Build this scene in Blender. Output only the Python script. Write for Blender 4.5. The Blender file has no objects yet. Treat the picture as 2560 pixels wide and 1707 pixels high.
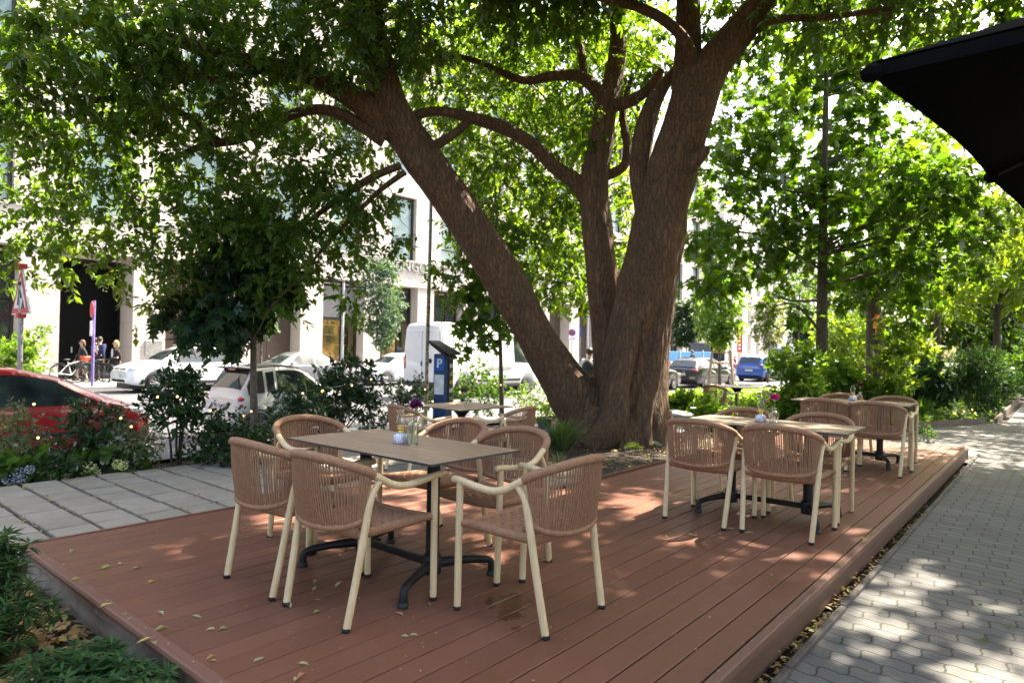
import bpy, math, random
import numpy as np
from mathutils import Vector, Matrix, Euler, noise as mnoise

SC = bpy.context.scene
COL = SC.collection
RND = random.Random(11)
NP = np.random.default_rng(5)
PI = math.pi

# ---------------------------------------------------------------- camera frame
FPX, YAW, PITCH, ROLL, CAMZ = 1650.0, math.radians(40.322), math.radians(0.6424), math.radians(1.056), 1.31
_f = Vector((math.cos(YAW) * math.cos(PITCH), math.sin(YAW) * math.cos(PITCH), math.sin(PITCH)))
_r0 = Vector((math.sin(YAW), -math.cos(YAW), 0))
_u0 = _r0.cross(_f)
_r = _r0 * math.cos(ROLL) + _u0 * math.sin(ROLL)
_u = -_r0 * math.sin(ROLL) + _u0 * math.cos(ROLL)
CAM = Vector((0, 0, CAMZ))


def P(px, py, t):
    """world point seen at photo pixel (2560 wide) at depth t"""
    return CAM + (_f + _r * ((px - 1280) / FPX) - _u * ((py - 853.5) / FPX)) * t


def GP(px, py, z=0.0):
    d = _f + _r * ((px - 1280) / FPX) - _u * ((py - 853.5) / FPX)
    return CAM + d * ((z - CAMZ) / d.z)


GZ = -0.168      # paving level (deck top is 0)
RZ = -0.45       # street level


# ---------------------------------------------------------------- mesh builder
class MB:
    def __init__(self):
        self.v, self.f, self.m, self.s = [], [], [], []

    def add(self, vs, fs, mat=0, smooth=False):
        o = len(self.v)
        self.v += [tuple(p) for p in vs]
        self.f += [tuple(i + o for i in q) for q in fs]
        self.m += [mat] * len(fs)
        self.s += [smooth] * len(fs)
        return self

    def box(self, c, s, rot=None, mat=0, bev=0.0):
        hx, hy, hz = s[0] / 2, s[1] / 2, s[2] / 2
        if bev > 0:
            b = min(bev, hx * .9, hy * .9, hz * .9)
            vs, fs = [], []
            for sz in (-1, 1):
                for (ax, ay, az) in (((hx - b), (hy - b), hz),):
                    vs += [(-ax, -ay, sz * az), (ax, -ay, sz * az), (ax, ay, sz * az), (-ax, ay, sz * az)]
            ring = []
            for z in (-hz + b, hz - b):
                for (x, y) in ((-hx + b, -hy), (hx - b, -hy), (hx, -hy + b), (hx, hy - b), (hx - b, hy), (-hx + b, hy), (-hx, hy - b), (-hx, -hy + b)):
                    vs.append((x, y, z))
            fs = [(3, 2, 1, 0), (4, 5, 6, 7)]
            lo, hi = 8, 16
            for k in range(8):
                fs.append((lo + k, lo + (k + 1) % 8, hi + (k + 1) % 8, hi + k))
            # top and bottom bevels
            for base, rg, flip in ((4, hi, False), (0, lo, True)):
                for k in range(4):
                    a, b2 = base + k, base + (k + 1) % 4
                    p, q = rg + 2 * k, rg + 2 * k + 1
                    quad = (p, q, b2, a)
                    tri = (q, rg + (2 * k + 2) % 8, b2)
                    if flip:
                        quad, tri = quad[::-1], tri[::-1]
                    fs += [quad, tri]
        else:
            vs = [(x, y, z) for z in (-hz, hz) for (x, y) in ((-hx, -hy), (hx, -hy), (hx, hy), (-hx, hy))]
            fs = [(3, 2, 1, 0), (4, 5, 6, 7), (0, 1, 5, 4), (1, 2, 6, 5), (2, 3, 7, 6), (3, 0, 4, 7)]
        c = Vector(c)
        if rot is not None:
            M = rot.to_matrix() if isinstance(rot, Euler) else rot
            vs = [M @ Vector(p) + c for p in vs]
        else:
            vs = [Vector(p) + c for p in vs]
        return self.add(vs, fs, mat)

    def tube(self, pts, rad, n=8, cap=True, mat=0, smooth=True, wob=None):
        pts = [Vector(p) for p in pts]
        k = len(pts)
        if not hasattr(rad, '__len__'):
            rad = [rad] * k
        T = []
        for i in range(k):
            a = pts[max(0, i - 1)]; b = pts[min(k - 1, i + 1)]
            d = (b - a)
            T.append(d.normalized() if d.length > 1e-9 else Vector((0, 0, 1)))
        up = Vector((0, 0, 1)) if abs(T[0].z) < .9 else Vector((1, 0, 0))
        N = (up - T[0] * up.dot(T[0])).normalized()
        vs, fs = [], []
        for i in range(k):
            N = (N - T[i] * N.dot(T[i]))
            N = N.normalized() if N.length > 1e-6 else T[i].orthogonal().normalized()
            B = T[i].cross(N)
            for j in range(n):
                a = 2 * PI * j / n
                r = rad[i] * (wob(i, a) if wob else 1)
                vs.append(pts[i] + (N * math.cos(a) + B * math.sin(a)) * r)
        for i in range(k - 1):
            for j in range(n):
                j2 = (j + 1) % n
                fs.append((i * n + j, i * n + j2, (i + 1) * n + j2, (i + 1) * n + j))
        self.add(vs, fs, mat, smooth)
        if cap:
            self.add(vs[:n], [tuple(range(n))[::-1]], mat)
            self.add(vs[-n:], [tuple(range(n))], mat)
        return self

    def lathe(self, prof, n=20, c=(0, 0, 0), axis='z', mat=0, smooth=True, close=True):
        c = Vector(c); vs, fs = [], []
        for (r, h) in prof:
            for j in range(n):
                a = 2 * PI * j / n
                x, y = r * math.cos(a), r * math.sin(a)
                p = (x, y, h) if axis == 'z' else ((x, h, y) if axis == 'y' else (h, x, y))
                vs.append(c + Vector(p))
        for i in range(len(prof) - 1):
            for j in range(n):
                j2 = (j + 1) % n
                q = (i * n + j, i * n + j2, (i + 1) * n + j2, (i + 1) * n + j)
                fs.append(q if axis != 'y' else q[::-1])
        self.add(vs, fs, mat, smooth)
        if close:
            if prof[0][0] > 1e-5: self.add(vs[:n], [tuple(range(n))[::-1]], mat)
            if prof[-1][0] > 1e-5: self.add(vs[-n:], [tuple(range(n))], mat)
        return self

    def ball(self, c, r, n=10, m=7, mat=0, noise=0, seed=0):
        c = Vector(c)
        r = Vector(r) if hasattr(r, '__len__') else Vector((r, r, r))
        vs, fs = [], []
        for i in range(m + 1):
            ph = PI * i / m
            for j in range(n):
                a = 2 * PI * j / n
                d = Vector((math.sin(ph) * math.cos(a), math.sin(ph) * math.sin(a), math.cos(ph)))
                k = 1 + (noise * mnoise.noise(d * 1.7 + Vector((seed, 0, 0))) if noise else 0)
                vs.append(c + Vector((d.x * r.x, d.y * r.y, d.z * r.z)) * k)
        for i in range(m):
            for j in range(n):
                j2 = (j + 1) % n
                fs.append((i * n + j, (i + 1) * n + j, (i + 1) * n + j2, i * n + j2))
        return self.add(vs, fs, mat, True)

    def prism(self, poly, z0, z1, mat=0):
        """vertical prism over an xy polygon (counter-clockwise)"""
        n = len(poly)
        vs = [(x, y, z0) for x, y in poly] + [(x, y, z1) for x, y in poly]
        fs = [tuple(range(n))[::-1], tuple(range(n, 2 * n))]
        fs += [(i, (i + 1) % n, n + (i + 1) % n, n + i) for i in range(n)]
        return self.add(vs, fs, mat)

    def slab(self, poly3, d, mat=0):
        """extrude a planar 3-D polygon by vector d"""
        d = Vector(d); n = len(poly3)
        vs = [Vector(p) for p in poly3] + [Vector(p) + d for p in poly3]
        fs = [tuple(range(n))[::-1], tuple(range(n, 2 * n))]
        fs += [(i, (i + 1) % n, n + (i + 1) % n, n + i) for i in range(n)]
        return self.add(vs, fs, mat)

    def build(self, name, mats, parent=None, loc=None):
        me = bpy.data.meshes.new(name)
        me.from_pydata(self.v, [], self.f)
        if not isinstance(mats, (list, tuple)):
            mats = [mats]
        for m in mats:
            me.materials.append(m)
        me.polygons.foreach_set('material_index', self.m)
        me.polygons.foreach_set('use_smooth', self.s)
        me.update()
        o = bpy.data.objects.new(name, me)
        COL.objects.link(o)
        if parent is not None:
            o.parent = parent
        if loc is not None:
            o.location = loc
        return o


def spline(pts, k=6):
    """Catmull-Rom through pts (any dimension)"""
    pts = [np.array(p, float) for p in pts]
    out = []
    n = len(pts)
    for i in range(n - 1):
        p0 = pts[max(0, i - 1)]; p1 = pts[i]; p2 = pts[i + 1]; p3 = pts[min(n - 1, i + 2)]
        for j in range(k):
            t = j / k
            out.append(.5 * ((2 * p1) + (-p0 + p2) * t + (2 * p0 - 5 * p1 + 4 * p2 - p3) * t * t + (-p0 + 3 * p1 - 3 * p2 + p3) * t ** 3))
    out.append(pts[-1])
    return out


def tag(o, label=None, cat=None, group=None, kind=None):
    if label: o['label'] = label
    if cat: o['category'] = cat
    if group: o['group'] = group
    if kind: o['kind'] = kind
    return o


def thing(name, label, cat, loc=(0, 0, 0), rz=0.0, group=None):
    o = bpy.data.objects.new(name, None)
    COL.objects.link(o)
    o.location = loc
    o.rotation_euler = (0, 0, rz)
    o.empty_display_size = .1
    return tag(o, label, cat, group)


CHILDREN = {}


def copy_tree(o, parent=None):
    c = o.copy()
    COL.objects.link(c)
    if parent is not None:
        c.parent = parent
    for ch in list(o.children):
        copy_tree(ch, c)
    return c


# ---------------------------------------------------------------- materials
def nodes(name):
    m = bpy.data.materials.new(name)
    m.use_nodes = True
    nt = m.node_tree
    nt.nodes.clear()
    out = nt.nodes.new('ShaderNodeOutputMaterial')
    return m, nt, out


def N(nt, typ, **kw):
    n = nt.nodes.new(typ)
    for k, v in kw.items():
        if k in n.inputs:
            n.inputs[k].default_value = v
        else:
            setattr(n, k, v)
    return n


def ramp(nt, fac, stops):
    r = nt.nodes.new('ShaderNodeValToRGB')
    el = r.color_ramp.elements
    while len(el) < len(stops):
        el.new(.5)
    for e, (p, c) in zip(el, stops):
        e.position = p
        e.color = (*c, 1) if len(c) == 3 else c
    nt.links.new(fac, r.inputs['Fac'])
    return r.outputs['Color']


def mix(nt, fac, a, b, mode='MIX'):
    n = nt.nodes.new('ShaderNodeMix')
    n.data_type = 'RGBA'
    n.blend_type = mode
    for sock, v in ((n.inputs['Factor'], fac), (n.inputs[6], a), (n.inputs[7], b)):
        if hasattr(v, 'links') or isinstance(v, bpy.types.NodeSocket):
            nt.links.new(v, sock)
        elif hasattr(v, '__len__'):
            sock.default_value = (*v, 1) if len(v) == 3 else v
        else:
            sock.default_value = v
    return n.outputs[2]


def coord(nt, kind='Object', scale=(1, 1, 1), rot=(0, 0, 0)):
    tc = nt.nodes.new('ShaderNodeTexCoord')
    mp = nt.nodes.new('ShaderNodeMapping')
    mp.inputs['Scale'].default_value = scale
    mp.inputs['Rotation'].default_value = rot
    nt.links.new(tc.outputs[kind], mp.inputs['Vector'])
    return mp.outputs['Vector']


def noise(nt, vec, scale, detail=4, rough=.55, dist=0):
    n = N(nt, 'ShaderNodeTexNoise', Scale=scale, Detail=detail, Roughness=rough, Distortion=dist)
    nt.links.new(vec, n.inputs['Vector'])
    return n.outputs['Fac']


def bump(nt, height, strength=.3, dist=.01):
    b = N(nt, 'ShaderNodeBump', Strength=strength, Distance=dist)
    nt.links.new(height, b.inputs['Height'])
    return b.outputs['Normal']


def principled(nt, out, color=None, rough=.5, metal=0, normal=None, **kw):
    p = nt.nodes.new('ShaderNodeBsdfPrincipled')
    if color is not None:
        if isinstance(color, bpy.types.NodeSocket):
            nt.links.new(color, p.inputs['Base Color'])
        else:
            p.inputs['Base Color'].default_value = (*color, 1)
    if isinstance(rough, bpy.types.NodeSocket):
        nt.links.new(rough, p.inputs['Roughness'])
    else:
        p.inputs['Roughness'].default_value = rough
    p.inputs['Metallic'].default_value = metal
    for k, v in kw.items():
        p.inputs[k].default_value = v
    if normal is not None:
        nt.links.new(normal, p.inputs['Normal'])
    nt.links.new(p.outputs[0], out.inputs['Surface'])
    return p


def pm(name, c, rough=.5, metal=0, var=.25, scale=6, bs=0, bscale=60, bdist=.003, kind='Object', stretch=(1, 1, 1), **kw):
    """principled with noise-varied colour and bump"""
    m, nt, out = nodes(name)
    v = coord(nt, kind, stretch)
    f = noise(nt, v, scale)
    lo = tuple(max(0, x * (1 - var)) for x in c)
    hi = tuple(min(1, x * (1 + var)) for x in c)
    col = ramp(nt, f, [(.3, lo), (.7, hi)])
    nrm = None
    if bs:
        nrm = bump(nt, noise(nt, v, bscale, 3), bs, bdist)
    principled(nt, out, col, rough, metal, nrm, **kw)
    return m


def leaf_mat(name, cols, trans=.5, rough=.45, tcol=None, spec=.35):
    """thin leaf: diffuse + translucent + a little gloss, one colour per leaf"""
    m, nt, out = nodes(name)
    g = nt.nodes.new('ShaderNodeNewGeometry')
    k = len(cols)
    col = ramp(nt, g.outputs['Random Per Island'], [(i / max(1, k - 1), c) for i, c in enumerate(cols)])
    if tcol is None:
        tcol = mix(nt, 1.0, col, (2.7, 2.45, .6), 'MULTIPLY')
    d = N(nt, 'ShaderNodeBsdfDiffuse')
    t = N(nt, 'ShaderNodeBsdfTranslucent')
    gl = N(nt, 'ShaderNodeBsdfGlossy', Roughness=rough)
    gl.inputs['Color'].default_value = (.8, .85, .9, 1)
    nt.links.new(col, d.inputs['Color'])
    if isinstance(tcol, bpy.types.NodeSocket):
        nt.links.new(tcol, t.inputs['Color'])
    else:
        t.inputs['Color'].default_value = (*tcol, 1)
    s1 = nt.nodes.new('ShaderNodeMixShader'); s1.inputs[0].default_value = trans
    nt.links.new(d.outputs[0], s1.inputs[1]); nt.links.new(t.outputs[0], s1.inputs[2])
    fr = N(nt, 'ShaderNodeFresnel', IOR=1.4)
    mul = N(nt, 'ShaderNodeMath', operation='MULTIPLY'); mul.inputs[1].default_value = spec
    nt.links.new(fr.outputs[0], mul.inputs[0])
    s2 = nt.nodes.new('ShaderNodeMixShader')
    nt.links.new(mul.outputs[0], s2.inputs[0])
    nt.links.new(s1.outputs[0], s2.inputs[1]); nt.links.new(gl.outputs[0], s2.inputs[2])
    nt.links.new(s2.outputs[0], out.inputs['Surface'])
    return m


def glass_mat(name, tint=(1, 1, 1), rough=0.0, ior=1.45, alpha_mix=.75):
    """cheap pane: transparent with a fresnel mirror, tinted"""
    m, nt, out = nodes(name)
    tr = N(nt, 'ShaderNodeBsdfTransparent'); tr.inputs['Color'].default_value = (*tint, 1)
    gl = N(nt, 'ShaderNodeBsdfGlossy', Roughness=max(.01, rough)); gl.inputs['Color'].default_value = (1, 1, 1, 1)
    fr = N(nt, 'ShaderNodeFresnel', IOR=ior)
    mx = nt.nodes.new('ShaderNodeMixShader')
    nt.links.new(fr.outputs[0], mx.inputs[0]); nt.links.new(tr.outputs[0], mx.inputs[1]); nt.links.new(gl.outputs[0], mx.inputs[2])
    nt.links.new(mx.outputs[0], out.inputs['Surface'])
    return m


# ---------------------------------------------------------------- leaves
LEAF = {
    'ovate': ([(0, 0, 0), (-.27, .42, .07), (0, 1, -.1), (.27, .42, .07)], [(0, 2, 1), (0, 3, 2)]),
    'narrow': ([(0, 0, 0), (-.11, .4, .03), (0, 1, -.14), (.11, .4, .03)], [(0, 2, 1), (0, 3, 2)]),
    'blade': ([(-.03, 0, 0), (.03, 0, 0), (.028, .5, .08), (-.028, .5, .08), (0, 1, -.1)], [(0, 1, 2, 3), (3, 2, 4)]),
    'lobed': ([(0, 0, 0), (-.16, .12, 0), (-.5, .18, -.05), (-.26, .38, .02), (-.46, .72, -.06), (-.13, .62, .03), (0, 1, -.1),
               (.13, .62, .03), (.46, .72, -.06), (.26, .38, .02), (.5, .18, -.05), (.16, .12, 0)],
              [(0, 3, 2, 1), (0, 5, 4, 3), (0, 7, 6, 5), (0, 9, 8, 7), (0, 11, 10, 9)]),
    'round': ([(0, 0, 0), (-.36, .25, .04), (-.38, .65, .05), (0, 1, -.05), (.38, .65, .05), (.36, .25, .04)], [(0, 3, 2, 1), (0, 5, 4, 3)]),
}


def leaf_mesh(name, pos, axis, nrm, size, shape, mat, parent=None, mats=None, midx=None):
    """many leaves as one mesh. pos/axis/nrm are (n,3), size (n,)"""
    tv, tf = LEAF[shape]
    tv = np.array(tv, float)
    n = len(pos); k = len(tv)
    a = axis / (np.linalg.norm(axis, axis=1, keepdims=True) + 1e-9)
    z = nrm - a * (nrm * a).sum(1, keepdims=True)
    z /= (np.linalg.norm(z, axis=1, keepdims=True) + 1e-9)
    x = np.cross(a, z)
    V = pos[:, None, :] + size[:, None, None] * (tv[None, :, 0:1] * x[:, None, :] + tv[None, :, 1:2] * a[:, None, :] + tv[None, :, 2:3] * z[:, None, :])
    V = V.reshape(-1, 3)
    lens = np.array([len(q) for q in tf]); flat = np.concatenate([np.array(q) for q in tf])
    loops = (np.arange(n)[:, None] * k + flat[None, :]).reshape(-1)
    tot = np.tile(lens, n)
    start = np.concatenate(([0], np.cumsum(tot)[:-1]))
    me = bpy.data.meshes.new(name)
    me.vertices.add(len(V)); me.vertices.foreach_set('co', V.astype(np.float32).ravel())
    me.loops.add(len(loops)); me.loops.foreach_set('vertex_index', loops.astype(np.int32))
    me.polygons.add(len(tot))
    me.polygons.foreach_set('loop_start', start.astype(np.int32))
    me.polygons.foreach_set('loop_total', tot.astype(np.int32))
    for mm in (mats or [mat]):
        me.materials.append(mm)
    if midx is not None:
        me.polygons.foreach_set('material_index', np.repeat(midx, len(tf)).astype(np.int32))
    me.update(calc_edges=True)
    o = bpy.data.objects.new(name, me)
    COL.objects.link(o)
    if parent is not None:
        o.parent = parent
    return o


def rdir(n):
    d = NP.normal(size=(n, 3))
    return d / np.linalg.norm(d, axis=1, keepdims=True)


def in_ell(c, r, n, shell=.5):
    d = rdir(n)
    u = NP.random(n) ** (1 / (3 * shell + .6))
    return np.array(c) + d * u[:, None] * np.array(r), d


def twig_leaves(centers, outward, per, length, size, droop=.35, up=1.0, spread=.5, jit=.35):
    """twigs at centers; returns pos, axis, nrm, size arrays"""
    m = len(centers)
    td = outward * .7 + rdir(m) * spread
    td[:, 2] -= droop
    td /= np.linalg.norm(td, axis=1, keepdims=True)
    L = length * (.6 + .8 * NP.random(m))
    u = (np.arange(per) + .5) / per
    pos = centers[:, None, :] + td[:, None, :] * (L[:, None] * u[None, :])[:, :, None]
    side = np.cross(td, rdir(m)); side /= (np.linalg.norm(side, axis=1, keepdims=True) + 1e-9)
    sg = np.where(np.arange(per) % 2 == 0, 1.0, -1.0)
    ax = td[:, None, :] * .55 + side[:, None, :] * sg[None, :, None] * .75 + NP.normal(size=(m, per, 3)) * jit
    ax[:, :, 2] -= droop * .8
    nr = NP.normal(size=(m, per, 3)) * .55
    nr[:, :, 2] += up
    sz = size * (.5 + 1.0 * NP.random((m, per)) ** 1.2)
    return pos.reshape(-1, 3), ax.reshape(-1, 3), nr.reshape(-1, 3), sz.reshape(-1)


def crown(name, ells, shape, mat, size, parent, per=12, length=.4, droop=.35, shell=.5, up=1.0, mats=None, split=None):
    """ells: list of (centre, radii, number of twigs)"""
    A = []
    for (c, r, n) in ells:
        r = (r, r, r) if not hasattr(r, '__len__') else r
        ctr, d = in_ell(c, r, n, shell)
        A.append(twig_leaves(ctr, d, per, length, size, droop, up))
    pos, ax, nr, sz = (np.concatenate([a[i] for a in A]) for i in range(4))
    midx = None
    if mats:
        midx = (NP.random(len(pos)) < split).astype(int)
    return leaf_mesh(name, pos, ax, nr, sz, shape, mat, parent, mats, midx)


def limb(mb, pts, n=8, k=5, mat=0, rough=.0, seed=0):
    """pts: list of (x,y,z,r) control points"""
    s = spline(pts, k)
    LL = [0.0]
    for p0, p1 in zip(s[:-1], s[1:]):
        LL.append(LL[-1] + float(np.linalg.norm(np.array(p1[:3]) - np.array(p0[:3]))))
    if rough:
        def wob(i, a):
            w = 1 + rough * (mnoise.noise(Vector((math.cos(a) * 1.6 + seed, math.sin(a) * 1.6, LL[i] * 1.3))) + .5 * mnoise.noise(Vector((math.cos(a) * 4 + seed, math.sin(a) * 4, LL[i] * 2.2))))
            if n > 36:
                tw = a + .12 * math.sin(LL[i] * 1.1 + seed)
                w += .07 * (abs(mnoise.noise(Vector((math.cos(tw) * 7 + seed, math.sin(tw) * 7, LL[i] * 1.3)))) - .2) + .018 * mnoise.noise(Vector((math.cos(tw) * 17, math.sin(tw) * 17 + seed, LL[i] * 4.5)))
            return w
    else:
        wob = None
    mb.tube([p[:3] for p in s], [max(.002, p[3]) for p in s], n, True, mat, True, wob)


def text_mesh(name, s, size, mat, parent=None, loc=(0, 0, 0), rot=(0, 0, 0), depth=.01, align='CENTER', bold=0.0):
    cu = bpy.data.curves.new(name, 'FONT')
    cu.body = s; cu.size = size; cu.extrude = depth; cu.align_x = align; cu.align_y = 'CENTER'; cu.offset = bold
    tmp = bpy.data.objects.new(name + '_tmp', cu)
    COL.objects.link(tmp)
    dg = bpy.context.evaluated_depsgraph_get()
    me = bpy.data.meshes.new_from_object(tmp.evaluated_get(dg))
    bpy.data.objects.remove(tmp, do_unlink=True)
    bpy.data.curves.remove(cu)
    me.name = name
    me.materials.clear(); me.materials.append(mat)
    o = bpy.data.objects.new(name, me)
    COL.objects.link(o)
    o.location = loc; o.rotation_euler = rot
    if parent is not None: o.parent = parent
    return o
EXPO, SKYS, SUNS = 2.42, .12, 4.8
# ================================================================ SETTING
def struct(o):
    o['kind'] = 'structure'
    return o


# ---- materials of the ground
def m_soil():
    m, nt, out = nodes('soil')
    v = coord(nt)
    f = noise(nt, v, 7, 8, .65)
    g = noise(nt, v, 60, 3, .6)
    c = ramp(nt, f, [(.3, (.018, .011, .007)), (.55, (.045, .029, .019)), (.75, (.085, .06, .04))])
    c = mix(nt, .35, c, ramp(nt, g, [(.35, (.015, .01, .007)), (.7, (.12, .085, .055))]))
    principled(nt, out, c, .95, 0, bump(nt, g, .9, .03))
    return m


def m_path():
    m, nt, out = nodes('paver_path')
    tc = nt.nodes.new('ShaderNodeTexCoord')
    # wavy edges of the interlocking blocks
    sx = nt.nodes.new('ShaderNodeSeparateXYZ'); nt.links.new(tc.outputs['Object'], sx.inputs[0])
    def sinus(src, freq, amp):
        a = N(nt, 'ShaderNodeMath', operation='MULTIPLY'); nt.links.new(src, a.inputs[0]); a.inputs[1].default_value = freq
        s = N(nt, 'ShaderNodeMath', operation='SINE'); nt.links.new(a.outputs[0], s.inputs[0])
        b = N(nt, 'ShaderNodeMath', operation='MULTIPLY'); nt.links.new(s.outputs[0], b.inputs[0]); b.inputs[1].default_value = amp
        return b.outputs[0]
    ax = N(nt, 'ShaderNodeMath', operation='ADD'); nt.links.new(sx.outputs['X'], ax.inputs[0]); nt.links.new(sinus(sx.outputs['Y'], 2 * PI / .112, .006), ax.inputs[1])
    ay = N(nt, 'ShaderNodeMath', operation='ADD'); nt.links.new(sx.outputs['Y'], ay.inputs[0]); nt.links.new(sinus(sx.outputs['X'], 2 * PI / .112, .006), ay.inputs[1])
    cb = nt.nodes.new('ShaderNodeCombineXYZ')
    nt.links.new(ay.outputs[0], cb.inputs['X']); nt.links.new(ax.outputs[0], cb.inputs['Y'])
    br = nt.nodes.new('ShaderNodeTexBrick')
    br.inputs['Scale'].default_value = 1
    br.inputs['Brick Width'].default_value = .225; br.inputs['Row Height'].default_value = .112
    br.inputs['Mortar Size'].default_value = .0055; br.inputs['Mortar Smooth'].default_value = .3
    br.inputs['Color1'].default_value = (.0, .0, .0, 1); br.inputs['Color2'].default_value = (1, 1, 1, 1)
    br.inputs['Mortar'].default_value = (.5, .5, .5, 1)
    br.inputs['Bias'].default_value = 0
    nt.links.new(cb.outputs[0], br.inputs['Vector'])
    f = noise(nt, tc.outputs['Object'], 2.2, 6, .6)
    g = noise(nt, tc.outputs['Object'], 180, 2, .6)
    blk = ramp(nt, br.outputs['Color'], [(0, (.07, .068, .065)), (.5, (.12, .115, .105)), (1, (.185, .172, .152))])
    c = mix(nt, .55, blk, ramp(nt, f, [(.3, (.08, .077, .07)), (.7, (.17, .162, .147))]))
    c = mix(nt, .3, c, ramp(nt, g, [(.3, (.07, .067, .063)), (.7, (.24, .225, .21))]))
    moss = noise(nt, tc.outputs['Object'], 5, 4, .7)
    jc = ramp(nt, moss, [(.5, (.06, .052, .042)), (.62, (.045, .06, .02))])
    c = mix(nt, br.outputs['Fac'], c, jc)
    h = N(nt, 'ShaderNodeMath', operation='SUBTRACT'); h.inputs[0].default_value = 1; nt.links.new(br.outputs['Fac'], h.inputs[1])
    b1 = bump(nt, h.outputs[0], .8, .008)
    b2 = N(nt, 'ShaderNodeBump', Strength=.35, Distance=.003); nt.links.new(g, b2.inputs['Height']); nt.links.new(b1, b2.inputs['Normal'])
    principled(nt, out, c, .88, 0, b2.outputs['Normal'])
    return m


M_SOIL = m_soil()
M_PATH = m_path()
M_SLAB = None


def m_slab():
    m, nt, out = nodes('patio_slab')
    g = nt.nodes.new('ShaderNodeNewGeometry')
    v = coord(nt)
    f = noise(nt, v, 5, 6, .65)
    h = noise(nt, v, 90, 3, .6)
    c = ramp(nt, g.outputs['Random Per Island'], [(0, (.29, .245, .185)), (.5, (.36, .305, .235)), (1, (.42, .36, .285))])
    c = mix(nt, .5, c, ramp(nt, f, [(.3, (.23, .19, .145)), (.7, (.44, .38, .30))]))
    c = mix(nt, .2, c, ramp(nt, h, [(.35, (.1, .09, .08)), (.7, (.4, .37, .33))]))
    principled(nt, out, c, .85, 0, bump(nt, h, .35, .004))
    return m


M_SLAB = m_slab()
M_ASPH = pm('asphalt', (.075, .075, .085), .8, var=.25, scale=1.2, bs=.4, bscale=120)
M_SIDEWALK = pm('sidewalk_paving', (.24, .23, .22), .85, var=.2, scale=1.5, bs=.3, bscale=60)
M_KERB = pm('kerb_stone', (.28, .27, .26), .8, var=.2, scale=5, bs=.3)

# ---- ground sheets
mb = MB(); mb.add([(-300, -300, -.6), (400, -300, -.6), (400, 400, -.6), (-300, 400, -.6)], [(0, 1, 2, 3)])
struct(mb.build('ground', pm('grassy_soil', (.05, .05, .025), .95, var=.4, scale=3)))
mb = MB()
mb.add([(-40, -30, GZ - .05), (120, -30, GZ - .05), (120, 8.0, GZ - .03), (-40, 8.0, GZ - .05)], [(0, 1, 2, 3)])
mb.add([(-40, 8.0, GZ - .05), (120, 8.0, GZ - .05), (120, 10.4, RZ + .12), (-40, 10.4, RZ + .12)], [(0, 1, 2, 3)])
struct(mb.build('soil', M_SOIL))
mb = MB()
mb.add([(-6, -6, GZ), (70, -6, GZ), (70, 1.5, GZ), (-6, .965, GZ)], [(0, 1, 2, 3)])
mb.add([(11.2, 1.0861, GZ), (19.0, 1.1410, GZ), (15.9, 2.5, GZ), (15.0, 4.1, GZ), (11.0, 4.1, GZ)], [(0, 1, 2, 3, 4)])
struct(mb.build('path', M_PATH))

# patio of square concrete slabs behind and left of the deck
mb = MB()
px0, py0 = 1.575, 5.72
for i in range(-14, 16):
    for j in range(-2, 7):
        x = px0 + .3375 * i + .17; y = py0 + .3535 * j + .17
        if y < 5.2 and 1.0 < x < 5.0: continue
        if x > 6.9 and y < 9: continue
        if x < 1.0 and y < 5.2 + (1 - x) * .2: continue
        r_ = Euler((RND.uniform(-.012, .012), RND.uniform(-.012, .012), RND.uniform(-.012, .012)))
        mb.box((x + RND.uniform(-.004, .004), y, GZ - .02 + RND.uniform(-.004, .004)), (.298, .322, .05), r_, 0, .006)
for i in range(11, 18):
    for j in range(-6, -2):
        x = px0 + .3375 * i + .17; y = py0 + .3535 * j + .17
        if x < 5.1 or x > 6.8 or y < 3.8: continue
        mb.box((x, y, GZ - .02 + RND.uniform(-.004, .004)), (.298, .322, .05), Euler((RND.uniform(-.012, .012), RND.uniform(-.012, .012), 0)), 0, .006)
struct(mb.build('patio', M_SLAB))

# street
mb = MB()
mb.add([(-80, 10.5, RZ), (200, 10.5, RZ), (200, 26.6, RZ), (-80, 26.6, RZ)], [(0, 1, 2, 3)])
struct(mb.build('road', M_ASPH))
mb = MB()
mb.box((60, 10.45, RZ + .02), (280, .14, .24), None, 0, .01)
mb.box((60, 26.68, RZ + .02), (280, .16, .24), None, 0, .01)
struct(mb.build('kerb', M_KERB))
mb = MB(); mb.box((60, 29.6, RZ - .02), (280, 5.66, .28))
struct(mb.build('far_pavement', M_SIDEWALK))
mb = MB()
mb.add([(-40, 9.05, GZ - .05), (60, 9.05, GZ - .05), (60, 10.36, RZ + .145), (-40, 10.36, RZ + .145)], [(0, 1, 2, 3)])
struct(mb.build('pavement', M_SIDEWALK))


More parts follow.
